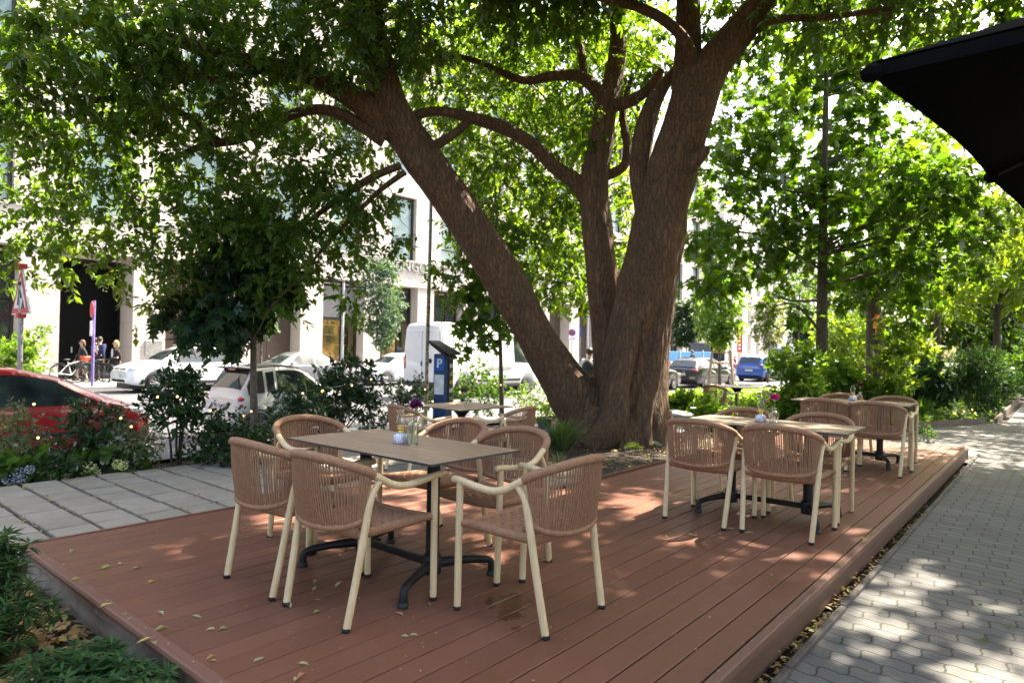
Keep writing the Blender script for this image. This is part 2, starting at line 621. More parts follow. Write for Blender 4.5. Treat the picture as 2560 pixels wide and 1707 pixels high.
# ================================================================ DECK
def m_deck(name, base, axis=0):
    m, nt, out = nodes(name)
    g = nt.nodes.new('ShaderNodeNewGeometry')
    v = coord(nt, 'Object', (1, 14, 14) if axis == 0 else (14, 1, 14))
    grain = noise(nt, v, 6, 5, .65)
    v2 = coord(nt)
    blotch = noise(nt, v2, 1.6, 6, .6)
    fine = noise(nt, coord(nt, 'Object', (.25, 1, 1) if axis == 0 else (1, .25, 1)), 130, 2, .6)
    b = np.array(base)
    c = ramp(nt, g.outputs['Random Per Island'], [(0, tuple(b * .72)), (.5, tuple(b)), (1, tuple(b * 1.26))])
    c = mix(nt, .45, c, ramp(nt, grain, [(.3, tuple(b * .72)), (.7, tuple(b * 1.25))]))
    c = mix(nt, .38, c, ramp(nt, blotch, [(.32, tuple(b * np.array((.8, .72, .66)))), (.55, tuple(b * np.array((1.0, 1.02, 1.02)))), (.72, tuple(b * np.array((1.35, 1.5, 1.6))))]))
    dust = noise(nt, v2, 11, 5, .7)
    c = mix(nt, ramp(nt, dust, [(.6, (0, 0, 0)), (.8, (.22, .22, .22))]), c, (.36, .28, .24))
    scuff = noise(nt, coord(nt, 'Object', (.5, 3, 1) if axis == 0 else (3, .5, 1)), 5, 6, .75)
    c = mix(nt, ramp(nt, scuff, [(.60, (0, 0, 0)), (.74, (.32, .32, .32))]), c, tuple(b * np.array((1.7, 2.0, 2.2))))
    c = mix(nt, ramp(nt, scuff, [(.28, (.4, .4, .4)), (.40, (0, 0, 0))]), c, tuple(b * np.array((.62, .52, .45))))
    rg = ramp(nt, blotch, [(.3, (.42, .42, .42)), (.7, (.60, .60, .60))])
    # a few spilled-water stains
    for (wx, wy, wr) in ((2.50, 2.12, .11), (2.62, 2.22, .16), (2.40, 1.98, .07)) if axis == 0 else ():
        dn = nt.nodes.new('ShaderNodeVectorMath'); dn.operation = 'DISTANCE'
        nt.links.new(v2, dn.inputs[0]); dn.inputs[1].default_value = (wx, wy, 0)
        an = N(nt, 'ShaderNodeMath', operation='ADD'); nt.links.new(dn.outputs['Value'], an.inputs[0])
        nm = N(nt, 'ShaderNodeMath', operation='MULTIPLY'); nt.links.new(noise(nt, v2, 14, 4, .6), nm.inputs[0]); nm.inputs[1].default_value = .22
        nt.links.new(nm.outputs[0], an.inputs[1])
        msk = ramp(nt, an.outputs[0], [(wr + .06, (.8, .8, .8)), (wr + .075, (0, 0, 0))])
        c = mix(nt, msk, c, tuple(b * np.array((.62, .45, .36))))
        rg = mix(nt, msk, rg, (.16, .16, .16))
    principled(nt, out, c, rg, 0, bump(nt, fine, .22, .002), **{'Specular IOR Level': .3})
    return m


DECKC = (.178, .074, .045)
M_DECK = m_deck('deck_board', DECKC, 0)
M_NOSE = m_deck('deck_trim', (.175, .084, .058), 1)
M_FASC = m_deck('deck_fascia', (.14, .078, .055), 0)
M_UNDER = pm('deck_shadow_gap', (.02, .012, .01), .9)
M_SIDE = pm('deck_side_render', (.30, .235, .19), .95, var=.22, scale=9, bs=.8, bscale=220, bdist=.006)
M_SCREW = pm('screw_steel', (.55, .53, .5), .3, 1.0)

deck = thing('wooden_deck', 'low reddish brown wooden deck carrying the cafe tables along the paved path', 'deck', (0, 0, 0))


def dk_y(s, x):
    """board edge s in [0,1]: interpolate measured right and back edges"""
    yr = 1.06 + .0080 * (x - 1.2)
    yb = 5.125 - .012 * (x - 1.2)
    return yr + (yb - yr) * s


def dk_xfar(y):
    return 11.58 - .135 * (y - 1.135)


nb = 28
mb = MB()
s0, s1 = .011, .995
for i in range(nb):
    a = s0 + (s1 - s0) * i / nb; b = s0 + (s1 - s0) * (i + 1) / nb
    gap = .0022 / 4.06 * 1.0
    gap = .0036 / 4.0
    xl = 1.268
    ym = dk_y((a + b) / 2, 6)
    xr = dk_xfar(ym) - .01 if ym < 3.70 else 5.02
    cuts = [xl]
    if xr > 6:
        cuts.append(RND.uniform(3.2, 7.6))
        if RND.random() < .5: cuts.append(cuts[-1] + RND.uniform(2.4, 3.4))
    cuts = [c for c in cuts if c < xr - .6] + [xr]
    for x0, x1 in zip(cuts[:-1], cuts[1:]):
        x0 += .001; x1 -= .001
        dz = RND.uniform(-.0006, .0006)
        ya0, ya1, yb0, yb1 = dk_y(a + gap, x0), dk_y(a + gap, x1), dk_y(b - gap, x0), dk_y(b - gap, x1)
        e = .0035
        top = [(x0, ya0 + e, dz), (x1, ya1 + e, dz), (x1, yb1 - e, dz), (x0, yb0 - e, dz)]
        sh = [(x0, ya0, dz - e), (x1, ya1, dz - e), (x1, yb1, dz - e), (x0, yb0, dz - e)]
        bt = [(p[0], p[1], -.022) for p in sh]
        vs = top + sh + bt
        mb.add(vs, [(0, 1, 2, 3), (4, 5, 1, 0), (2, 6, 7, 3), (5, 6, 2, 1), (7, 4, 0, 3), (8, 9, 5, 4), (9, 10, 6, 5), (10, 11, 7, 6), (11, 8, 4, 7)])
tag(mb.build('boards', M_DECK, deck), 'reddish brown grooved deck boards with dark gaps')
# near-black filler, its colour stands for the shade in the gaps
mb = MB()
mb.prism([(1.30, 1.10), (11.5, 1.19), (11.2, 3.70), (5.0, 3.70), (5.0, 5.02), (1.30, 5.08)], -.16, -.030)
mb.build('gap_shade_fill', M_UNDER, deck)
# nosing along the near short end
mb = MB()
prof = [(1.205, -.030), (1.202, -.012), (1.208, .001), (1.218, .0055), (1.262, .0060), (1.268, .003), (1.268, -.020)]
y0, y1 = 1.0, 5.14
for k in range(3):
    ya, yb = y0 + (y1 - y0) * k / 3 + .001, y0 + (y1 - y0) * (k + 1) / 3 - .001
    vs = [(x, ya, z) for x, z in prof] + [(x, yb, z) for x, z in prof]
    n = len(prof)
    mb.add(vs, [(i, i + 1, n + i + 1, n + i) for i in range(n - 1)] + [(n - 1, 0, n, 2 * n - 1), tuple(range(n))[::-1], tuple(range(n, 2 * n))], 0)
mb.build('end_trim', M_NOSE, deck)
mb = MB()
mb.box((1.242, 3.07, -.058), (.035, 4.1, .056), None, 0, .004)
mb.build('end_batten', pm('end_batten_wood', (.22, .16, .125), .8, var=.3, scale=20), deck)
mb = MB(); mb.box((1.262, 3.07, -.14), (.03, 4.1, .20))
mb.build('end_panel', M_SIDE, deck)
# trim and fascia along the path side
mb = MB()
def yr(x): return 1.06 + .0080 * (x - 1.2)
cuts = [1.2, 3.62, 5.9, 8.3, 11.575]
for xa, xb in zip(cuts[:-1], cuts[1:]):
    prof = [(.047, .0005), (.044, .0058), (.028, .0062), (.026, .0045), (.024, .0045), (.022, .0062), (.006, .0062), (0, .001), (0, -.032), (.012, -.034)]
    vs, fs = [], []
    for x in (xa + .001, xb - .001):
        vs += [(x, yr(x) + y - .012, z) for y, z in prof]
    n = len(prof)
    mb.add(vs, [(i, n + i, n + i + 1, i + 1) for i in range(n - 1)] + [tuple(range(n)), tuple(range(n, 2 * n))[::-1]])
mb.build('edge_trim', m_deck('edge_trim_wood', (.185, .092, .064), 0), deck)
mb = MB()
for xa, xb in zip([1.2, 5.05, 8.1], [5.05, 8.1, 11.57]):
    xa += .0015; xb -= .0015
    vs = [(xa, yr(xa) + .004, -.168), (xb, yr(xb) + .004, -.168), (xb, yr(xb) + .004, -.040), (xa, yr(xa) + .004, -.040),
          (xa, yr(xa) + .03, -.168), (xb, yr(xb) + .03, -.168), (xb, yr(xb) + .03, -.040), (xa, yr(xa) + .03, -.040)]
    mb.add(vs, [(0, 1, 2, 3), (3, 2, 6, 7), (1, 5, 6, 2), (4, 0, 3, 7), (5, 4, 7, 6), (4, 5, 1, 0)])
mb.build('fascia', M_FASC, deck)
mb = MB()
mb.slab([(11.575, 1.135, -.168), (11.40, 2.45, -.168), (11.40, 2.45, .004), (11.575, 1.135, .004)], (.02, .002, 0))
mb.slab([(11.40, 2.452, -.168), (11.21, 3.74, -.168), (11.21, 3.74, .004), (11.40, 2.452, .004)], (.02, .002, 0))
mb.build('far_end_panel', M_NOSE, deck)
mb = MB()
mb.box(((5.03 + 11.2) / 2, 3.735, -.08), (6.15, .03, .17)); mb.box((5.035, 4.42, -.08), (.03, 1.34, .17)); mb.box((3.12, 5.117, -.078), (3.8, .03, .168))
mb.build('back_panel', M_NOSE, deck)
for x in np.arange(1.5, 11.5, .38):
    mb = MB(); mb.lathe([(.0028, -.001), (.0032, .0012), (.001, .0016)], 8, (x, yr(x) + .028 + RND.uniform(-.002, .002), .0055)); mb.build('screw', M_SCREW, deck)
for y in np.arange(1.3, 5.0, .24):
    mb = MB(); mb.lathe([(.0032, -.001), (.0036, .0012), (.001, .0016)], 8, (1.245 + RND.uniform(-.002, .002), y, .0055)); mb.build('screw', M_SCREW, deck)

# concrete edging strip between the deck and the path
mb = MB()
for k in range(12):
    xa, xb = .2 + k, 1.19 + k
    mb.box(((xa + xb) / 2, .985 + .008 * (xa - 1.2), GZ + .004), (.985, .034, .05), None, 0, .006)
struct(mb.build('path_edging', pm('dark_edging', (.10, .085, .072), .9, var=.3, scale=9, bs=.4)))

# scalloped edging of the flower bed beyond the deck
M_EDGE = pm('bed_edging_stone', (.17, .12, .09), .9, var=.3, scale=8, bs=.4)
bedA = [(15.79, 2.44), (18.47, 1.30), (27.5, 1.36), (47, 2.1)]
eg = thing('bed_edging', 'row of scalloped brown edging stones around the flower bed by the path bend', 'edging', (15.79, 2.44, GZ))
for (a, b) in zip(bedA[:-1], bedA[1:]):
    a = Vector(a); b = Vector(b); L = (b - a).length; d = (b - a) / L
    nn = int(min(L, 12) / .5)
    ang = math.atan2(d.y, d.x)
    for k in range(nn):
        c = a + d * (.25 + .5 * k)
        mb = MB()
        poly = []
        for i in range(9):
            u = -.245 + .49 * i / 8
            poly.append((u, .10 + .035 * abs(math.cos((u / .49) * 2 * PI * 1.0 * 1.5))))
        pts = [Vector((u, -.03, h)) for u, h in poly] + [Vector((.245, -.03, -.03)), Vector((-.245, -.03, -.03))]
        Rz = Matrix.Rotation(ang, 3, 'Z')
        pts = [Rz @ p + Vector((c.x - 15.79, c.y - 2.44, 0)) for p in pts]
        mb.slab(pts, Rz @ Vector((0, .06, 0)))
        mb.build('edging_stone', M_EDGE, eg)

# ================================================================ BUILDING
M_STONE = None


def m_facade():
    m, nt, out = nodes('limestone_cladding')
    tc = nt.nodes.new('ShaderNodeTexCoord')
    sx = nt.nodes.new('ShaderNodeSeparateXYZ'); nt.links.new(tc.outputs['Object'], sx.inputs[0])
    ad = N(nt, 'ShaderNodeMath', operation='ADD'); nt.links.new(sx.outputs['X'], ad.inputs[0]); nt.links.new(sx.outputs['Y'], ad.inputs[1])
    cb = nt.nodes.new('ShaderNodeCombineXYZ')
    nt.links.new(ad.outputs[0], cb.inputs['X']); nt.links.new(sx.outputs['Z'], cb.inputs['Y'])
    br = nt.nodes.new('ShaderNodeTexBrick')
    br.inputs['Scale'].default_value = 1; br.inputs['Brick Width'].default_value = 1.4; br.inputs['Row Height'].default_value = 1.09
    br.inputs['Mortar Size'].default_value = .012
    br.inputs['Color1'].default_value = (.47, .425, .38, 1); br.inputs['Color2'].default_value = (.52, .47, .425, 1); br.inputs['Mortar'].default_value = (.30, .265, .235, 1)
    nt.links.new(cb.outputs[0], br.inputs['Vector'])
    f = noise(nt, tc.outputs['Object'], .8, 5, .6)
    c = mix(nt, .2, br.outputs['Color'], ramp(nt, f, [(.3, (.40, .36, .32)), (.7, (.58, .53, .48))]))
    principled(nt, out, c, .75)
    return m


M_STONE = m_facade()
M_BROWNDOOR = pm('brown_metal_door', (.085, .06, .048), .45, .2, var=.08, scale=2)
M_DARK = pm('black_panel', (.004, .004, .004), .6, **{'Specular IOR Level': .1})
M_FRAME = pm('bronze_window_frame', (.05, .042, .038), .4, .6)
M_GREYPANEL = pm('grey_panel', (.22, .21, .21), .6, var=.1)


def m_pane():
    m, nt, out = nodes('window_pane')
    v = coord(nt, 'Object')
    f = noise(nt, v, .8, 5, .6, 1.2)
    c = ramp(nt, f, [(.35, (.16, .24, .22)), (.55, (.30, .42, .38)), (.7, (.42, .50, .48))])
    principled(nt, out, c, .06, 0, None, **{'Specular IOR Level': .9})
    return m


M_PANE = m_pane()
M_PANED = pm('dark_window_pane', (.02, .025, .028), .05, var=.5, scale=1, **{'Specular IOR Level': .8})


def m_shop():
    m, nt, out = nodes('shop_interior')
    v = coord(nt, 'Object', (1, 1, .55))
    vo = N(nt, 'ShaderNodeTexVoronoi', Scale=3.2); nt.links.new(v, vo.inputs['Vector'])
    f = noise(nt, v, 1.4, 4)
    c = ramp(nt, vo.outputs['Color'], [(0, (.05, .025, .012)), (.4, (.24, .12, .05)), (.7, (.42, .22, .08)), (1, (.55, .36, .16))])
    c = mix(nt, ramp(nt, f, [(.4, (0, 0, 0)), (.65, (.8, .8, .8))]), c, (.03, .025, .02))
    p = principled(nt, out, c, .5)
    nt.links.new(c, p.inputs['Emission Color']); p.inputs['Emission Strength'].default_value = .35
    return m


M_SHOP = m_shop()

FY = 32.0        # facade plane
z_g, z_op, z_sp, z_top = RZ + .10, 5.1, 6.75, 21.0
bld = thing('office_building', 'long pale limestone office building with tall stone piers across the street', 'building', (0, FY, 0))


def bl(name, mb, m):
    return mb.build(name, m, bld)


k0, k1 = -8, 15
for k in range(k0, k1 + 1):
    xa = 7.3 + 4.2 * k
    wall = MB(); wall.box((xa + .7, .75, (z_g + z_op) / 2), (1.4, 1.5, z_op - z_g)); bl('pier', wall, M_STONE)
wall = MB()
X0, X1 = 7.3 + 4.2 * k0 - 1, 7.3 + 4.2 * k1 + 1.4
wall.box(((X0 + X1) / 2, 1.0, (z_op + z_sp) / 2), (X1 - X0, 2.04, z_sp - z_op))
rows = [(z_sp, 10.75), (12.2, 15.9), (17.3, 20.6)]
bands = [(10.75, 12.2), (15.9, 17.3), (20.6, 22.4)]
for za, zb in bands:
    wall.box(((X0 + X1) / 2, .5, (za + zb) / 2), (X1 - X0, 1.0, zb - za))
for za, zb in rows:
    for k in range(k0, k1 + 1):
        xa = 7.05 + 4.2 * k
        wall.box((xa + 1.1, .5, (za + zb) / 2), (2.2, 1.0, zb - za))
    wall.box((X0 + .75, .5, (za + zb) / 2), (1.5, 1.0, zb - za))
bl('wall', wall, M_STONE)
# cornice line over the ground floor
mb = MB(); mb.box(((X0 + X1) / 2, -.03, z_sp - .03), (X1 - X0, .08, .12)); mb.box(((X0 + X1) / 2, -.03, z_op + .06), (X1 - X0, .05, .10))
bl('cornice', mb, M_STONE)
mb = MB(); mb.box(((X0 + X1) / 2, 9, 11), (X1 - X0, 10, 22.5))
bl('core', mb, M_GREYPANEL)
for za, zb in rows:
    for k in range(k0, k1):
        xa = 9.25 + 4.2 * k
        fr = MB()
        w, h = 2.0, zb - za
        for (cx, cz, sx_, sz_) in ((xa + .05, (za + zb) / 2, .1, h), (xa + w - .07, (za + zb) / 2, .14, h), (xa + w / 2, za + .05, w - .24, .1), (xa + w / 2, zb - .05, w - .24, .1), (xa + w / 2, za + h * .28, w - .24, .06)):
            fr.box((cx, .35, cz), (sx_, .14, sz_))
        f = bl('window', fr, M_FRAME)
        pn = MB(); pn.box((xa + w / 2, .40, (za + zb) / 2), (w - .2, .03, h - .16))
        pn.build('pane', M_PANE, f)
# fills of the openings
for k in range(k0, k1):
    xa, xb = 8.7 + 4.2 * k, 11.5 + 4.2 * k
    xm = (xa + xb) / 2; w = xb - xa
    zc = (z_g + z_op) / 2; h = z_op - z_g
    if k == 0:
        mb = MB(); mb.box((xm - .0, 1.97, z_g + 2.55), (w, .06, 5.1)); bl('entrance_door', mb, M_DARK)
        mb = MB(); mb.box((xa + 1.0, 1.9, .92), (.05, .08, .26)); bl('door_handle', mb, M_SCREW)
    elif k in (1, 2, 8, 9):
        mb = MB()
        for q in range(2):
            mb.box((xa + w * (.25 + .5 * q), 1.0 + .003 * q, z_g + 1.6), (w / 2 - .02, .06, 3.2))
        mb.box((xm, 1.0, z_g + 3.28), (w, .12, .12)); mb.box((xm, 1.02, (z_g + 3.34 + z_op) / 2), (w, .06, z_op - z_g - 3.34))
        d = bl('service_door', mb, M_BROWNDOOR)
        mb = MB(); mb.box((xm + .12, .94, z_g + 1.05), (.05, .06, .16)); mb.build('handle', M_SCREW, d)
    elif k == 7:
        mb = MB(); mb.box((xm, .3, zc), (w, .4, h)); bl('wall_infill', mb, M_STONE)
    else:
        # glazed shop front with dark frame
        yq = .75
        fr = MB()
        for cx in (xa + .06, xm + .35, xb - .06):
            fr.box((cx, yq, zc), (.12, .14, h))
        for cz in (z_g + .06, z_g + 3.2, z_op - .06):
            fr.box((xm, yq + .01, cz), (w - .26, .11, .12))
        f = bl('shop_window', fr, M_FRAME)
        pn = MB(); pn.box((xm, yq + .03, z_g + 1.6), (w - .1, .02, 3.1))
        pn.build('glass', glass_mat('shop_glass_%d' % k, (.8, .86, .84)) if k in (3, 4) else M_PANED, f)
        pn = MB(); pn.box((xm, yq + .04, z_g + 4.2), (w - .1, .02, 1.8))
        pn.build('transom_panel', M_GREYPANEL if k == 3 else M_PANED, f)
        if k in (3, 4):
            mb = MB(); mb.box((xm, 2.2, z_g + 1.6), (w, .05, 3.2))
            for q in range(5):
                mb.box((xm, 1.8, z_g + .5 + .6 * q), (w * .9, .5, .05))
            bl('shop_shelves', mb, M_SHOP)
# interior back wall behind the glass
mb = MB(); mb.box((37, 1.98 + .5, 2.4), (100, .06, 5.3)); bl('back_wall', mb, M_BROWNDOOR)

# shop lettering over two openings (each its own sign on the wall)
M_LETTER = pm('steel_letters', (.33, .31, .29), .35, .6)
t = thing('shop_sign', 'raised grey capital letters MANGO on the stone band above a shop front', 'sign', (27.25, FY - .06, 6.38))
for i, ch in enumerate('MANGO'):
    text_mesh('letter', ch, .92, M_LETTER, t, ((i - 2) * .70 + (0 if i else -.08), 0, 0), (PI / 2, 0, 0), .05, bold=.018)
t = thing('shop_sign', 'single raised letter C on the stone band left of the other shop sign', 'sign', (23.9, FY - .06, 6.32))
text_mesh('letter', 'C', .9, M_LETTER, t, (0, 0, 0), (PI / 2, 0, 0), .05, bold=.015)
mb = MB(); mb.box((0, 0, 0), (.75, .05, .72), None, 0, .02)
o = mb.build('wall_plaque', pm('plaque_metal', (.35, .35, .34), .4, .6), None, (12.4, FY - .03, 1.05))
tag(o, 'small square grey metal plaque on the stone pier behind the white off-roader', 'plaque')

# second building further along
b2 = thing('office_building', 'distant white building with narrow dark windows beyond the roadworks', 'building', (74, FY - 1, 0))
mb = MB()
for k in range(22):
    mb.box((1.2 + 3.0 * k, .5, 9), (1.5, 1.0, 20)); 
mb.box((34, 3, 9), (70, 3.6, 20))
for z in (4.2, 8.2, 12.2, 16.2):
    mb.box((34, .45, z), (69, .7, .9))
mb.build('wall', pm('white_render', (.7, .68, .65), .8, var=.04, scale=.5), b2)
for k in range(21):
    for z in (2.0, 6.2, 10.2, 14.2):
        mb = MB(); mb.box((2.7 + 3.0 * k, 1.15, z), (1.48, .05, 3.3)); mb.build('window', M_PANED, b2)
# ================================================================ FURNITURE
def m_rope():
    m, nt, out = nodes('brown_rope')
    v = coord(nt)
    f = noise(nt, v, 55, 3, .6, .5)
    g = noise(nt, v, 190, 2, .6)
    c = ramp(nt, f, [(.32, (.24, .12, .062)), (.5, (.32, .165, .088)), (.68, (.38, .21, .125))])
    c = mix(nt, .35, c, ramp(nt, g, [(.38, (.20, .095, .05)), (.52, (.33, .17, .092)), (.66, (.42, .25, .16))]))
    principled(nt, out, c, .8, 0, bump(nt, g, .3, .002))
    return m


def m_bamboo():
    m, nt, out = nodes('beige_bamboo_tube')
    f = noise(nt, coord(nt, 'Object', (40, 40, 2.2)), 3, 4, .6)
    g = noise(nt, coord(nt, 'Object', (1, 1, 1)), 9, 3)
    c = ramp(nt, f, [(.3, (.60, .43, .225)), (.55, (.74, .56, .32)), (.75, (.82, .66, .42))])
    c = mix(nt, .2, c, ramp(nt, g, [(.3, (.50, .37, .2)), (.7, (.76, .62, .42))]))
    principled(nt, out, c, .42, 0, None, **{'Specular IOR Level': .45})
    return m


M_ROPE = m_rope()
M_BAMB = m_bamboo()
M_RUB = pm('black_rubber', (.012, .012, .013), .6)
M_IRON = pm('black_cast_iron', (.014, .014, .015), .5, .4, var=.3, scale=30, bs=.15, bscale=200)


def m_top():
    m, nt, out = nodes('table_veneer')
    f = noise(nt, coord(nt, 'Object', (9, .8, 1)), 3.5, 6, .6, .4)
    g = noise(nt, coord(nt, 'Object', (60, 2, 1)), 4, 4, .6)
    c = ramp(nt, f, [(.28, (.23, .13, .078)), (.5, (.38, .235, .145)), (.72, (.52, .35, .225))])
    c = mix(nt, .35, c, ramp(nt, g, [(.3, (.15, .10, .068)), (.7, (.42, .31, .22))]))
    principled(nt, out, c, .42, 0, None, **{'Specular IOR Level': .6})
    return m


M_TOP = m_top()
M_EDGEB = pm('black_laminate', (.015, .014, .014), .5)


def chair_proto():
    t = thing('rope_armchair', 'x', 'chair')
    # legs
    for sx in (1, -1):
        for sy in (1, -1):
            mb = MB()
            if sx > 0:
                pts = [(.262, .262 * sy, .008), (.258, .265 * sy, .3), (.252, .268 * sy, .645)]
                mb.tube(spline(pts, 4), .0185, 12)
                foot = (.262, .262 * sy)
            else:
                pts = [(-.272, .240 * sy, .008), (-.225, .252 * sy, .26), (-.19, .261 * sy, .47), (-.165, .266 * sy, .60), (-.120, .270 * sy, .672)]
                s = spline(pts, 5)
                mb.tube(s, [.0185 if p[2] < .6 else .0165 for p in s], 12)
                foot = (-.272, .240 * sy)
            lg = mb.build('leg', M_BAMB, t)
            mb = MB(); mb.lathe([(.0175, 0), (.0198, .002), (.0198, .016), (.0186, .020)], 12, (foot[0] - (.0015 if sx < 0 else 0), foot[1], 0))
            mb.build('foot_cap', M_RUB, lg)
    # arms
    for sy in (1, -1):
        arm = spline([(.292, .270 * sy, .650), (.25, .271 * sy, .649), (.13, .276 * sy, .634), (.03, .279 * sy, .630), (-.05, .278 * sy, .648), (-.115, .273 * sy, .683), (-.165, .266 * sy, .712)], 5)
        mb = MB(); mb.tube(arm, .0185, 12)
        mb.ball((.292, .270 * sy, .650), .0184, 10, 6)
        mb.build('armrest', M_BAMB, t)
    # wrapped top rail
    half = [(-.150, .268, .704), (-.205, .252, .733), (-.262, .212, .758), (-.305, .145, .777), (-.328, .07, .787), (-.335, 0, .790)]
    rail = half + [(x, -y, z) for x, y, z in half[-2::-1]]
    fine = spline(rail, 20)
    mb = MB(); mb.tube(fine, [.0222 + (.0011 if i % 2 else 0) for i in range(len(fine))], 12)
    top = mb.build('top_rail', M_ROPE, t)
    # wrapped lower rail
    half = [(-.193, .243, .500), (-.222, .222, .480), (-.262, .168, .462), (-.286, .09, .452), (-.292, 0, .449)]
    low = half + [(x, -y, z) for x, y, z in half[-2::-1]]
    lowf = spline(low, 20)
    mb = MB(); mb.tube(lowf, [.0155 + (.0009 if i % 2 else 0) for i in range(len(lowf))], 10)
    mb.build('lower_rail', M_ROPE, t)
    # ropes
    def at(path, u):
        k = u * (len(path) - 1); i = min(int(k), len(path) - 2); f = k - i
        return path[i] * (1 - f) + path[i + 1] * f
    mb = MB()
    n = 46
    for i in range(n):
        u = .035 + .93 * i / (n - 1)
        v = .015 + .97 * i / (n - 1)
        sh = (.008 if i % 2 else -.008)
        for kk, off in ((0, .0075), (1, -.0065)):
            a = at(fine, min(1, max(0, u + (.004 if kk else -.004)))); b = at(lowf, min(1, max(0, v + sh * (1 if kk else .2))))
            mid = (a + b) / 2
            out = np.array([-1, 0, 0]) if abs(a[1]) < .15 else np.array([-.6, np.sign(a[1]) * .8, 0])
            if kk == 1: continue
            mid = mid + out * .006
            a = a + out * off; b = b + out * off * .6
            mb.tube(spline([a, mid + out * off, b], 3), .0052, 6, False)
    tag(mb.build('backrest', M_ROPE, t), 'brown rope cords strung between the two back rails')
    # seat frame (wrapped)
    mb = MB()
    zs = .432
    fr = [(.222, .225, zs), (.222, -.225, zs), (-.178, -.205, zs - .012), (-.178, .205, zs - .012)]
    for a, b in zip(fr, fr[1:] + fr[:1]):
        a = np.array(a); b = np.array(b); L = np.linalg.norm(b - a); m = int(L / .0085)
        sag = -.008 if abs(a[0] - b[0]) < .01 else -.003
        pts = [a + (b - a) * i / m + np.array([0, 0, sag * math.sin(PI * i / m)]) for i in range(m + 1)]
        mb.tube(pts, [.0235 + (.0011 if i % 2 else 0) for i in range(m + 1)], 10)
    for sy in (1, -1):
        pts = [np.array((.222, .225 * sy, zs)) + (np.array((.252, .262 * sy, zs + .004)) - np.array((.222, .225 * sy, zs))) * i / 6 for i in range(7)]
        mb.tube(pts, [.0205 + (.001 if i % 2 else 0) for i in range(7)], 10)
        pts = [np.array((-.178, .205 * sy, zs - .012)) + (np.array((-.196, .252 * sy, zs - .006)) - np.array((-.178, .205 * sy, zs - .012))) * i / 6 for i in range(7)]
        mb.tube(pts, [.0195 + (.001 if i % 2 else 0) for i in range(7)], 10)
    mb.build('seat_frame', M_ROPE, t)
    # woven seat
    mb = MB()
    nx, ny = 11, 11
    for i in range(nx):
        x = -.165 + .37 * (i + .5) / nx
        hw = .20 + .02 * (x + .17) / .4
        for d in (-.0068, .0068):
            pts = [(x + d, -hw + 2 * hw * j / 32, zs + .008 - .010 * math.cos((j / 32 - .5) * PI) + .0052 * math.sin(PI * (j / 32 * ny + i))) for j in range(33)]
            mb.tube(pts, .0060, 6, False)
    for i in range(ny):
        f = -1 + 2 * (i + .5) / ny
        for d in (-.0066, .0066):
            pts = []
            for j in range(31):
                x = -.17 + .385 * j / 30
                hw = .20 + .02 * (x + .17) / .4
                pts.append((x, f * hw + d, zs + .008 - .010 * math.cos(f * PI / 2) - .0052 * math.sin(PI * (j / 30 * nx + i) + .4)))
            mb.tube(pts, .0060, 6, False)
    tag(mb.build('seat', M_ROPE, t), 'open woven rope seat')
    return t


def rot_thing(o, loc, rz):
    o.location = loc; o.rotation_euler = (0, 0, rz)


proto = chair_proto()
GRP = 'brown rope armchairs around the cafe tables'
CH = [
    # x, y, z, heading(deg, where the front looks), label
    (2.085, 3.360, 0, 0, 'rope armchair with a green fallen leaf on its seat, at the nearest table'),
    (2.105, 2.775, 0, 2, 'rope armchair with its back to the camera directly right of the leaf strewn one'),
    (2.640, 2.085, 0, 91, 'rope armchair seen from behind at the right hand end of the nearest table'),
    (3.010, 2.690, 0, 182, 'rope armchair facing the camera just beyond the right hand end armchair'),
    (3.100, 3.300, 0, 178, 'rope armchair half hidden behind the carnation vase on the nearest table'),
    (2.640, 3.900, 0, -88, 'rope armchair at the left hand end of the nearest table, beside the grey slabs'),
    (5.035, 2.190, 0, -1, 'left armchair of the two turning their backs at the middle table'),
    (5.095, 1.605, 0, 1, 'right armchair of the two turning their backs at the middle table'),
    (5.770, 2.270, 0, 180, 'armchair on the far side of the middle table, behind the magenta flower'),
    (5.790, 1.635, 0, 180, 'armchair on the far side of the middle table, at its right end'),
    (8.390, 2.180, 0, 1, 'left armchair of the two turning their backs at the farthest deck table'),
    (8.390, 1.640, 0, 0, 'right armchair of the two turning their backs at the farthest deck table'),
    (9.160, 2.300, 0, 180, 'mostly hidden armchair beyond the lamp on the farthest deck table'),
    (9.160, 1.700, 0, 180, 'partly hidden armchair at the right end beyond the farthest deck table'),
    (5.300, 5.960, GZ, -8, 'left armchair at the square table on the patio slabs'),
    (6.020, 5.170, GZ, 97, 'right armchair at the square patio table, beside the grey flower pot'),
    (13.45, 5.650, GZ, -10, 'left armchair at the shaded table among plants right of the big tree'),
    (14.25, 4.780, GZ, 100, 'right armchair at the shaded table among plants right of the big tree'),
]
for i, (x, y, z, a, lab) in enumerate(CH):
    o = proto if i == 0 else copy_tree(proto)
    rot_thing(o, (x, y, z), math.radians(a))
    o['label'] = lab; o['group'] = GRP; o['category'] = 'chair'


def top_mesh(sx, sy, z, parent):
    mb = MB()
    h = .0115
    vs = [(-sx / 2, -sy / 2, z), (sx / 2, -sy / 2, z), (sx / 2, sy / 2, z), (-sx / 2, sy / 2, z)]
    b = .002
    vs2 = [(x * (1 - b / sx * 2), y * (1 - b / sy * 2), z + h) for x, y, _ in vs]
    mb.add(vs + vs2, [(3, 2, 1, 0), (0, 1, 5, 4), (1, 2, 6, 5), (2, 3, 7, 6), (3, 0, 4, 7)], 1)
    mb.add(vs2, [(0, 1, 2, 3)], 0)
    return mb.build('tabletop', [M_TOP, M_EDGEB], parent)


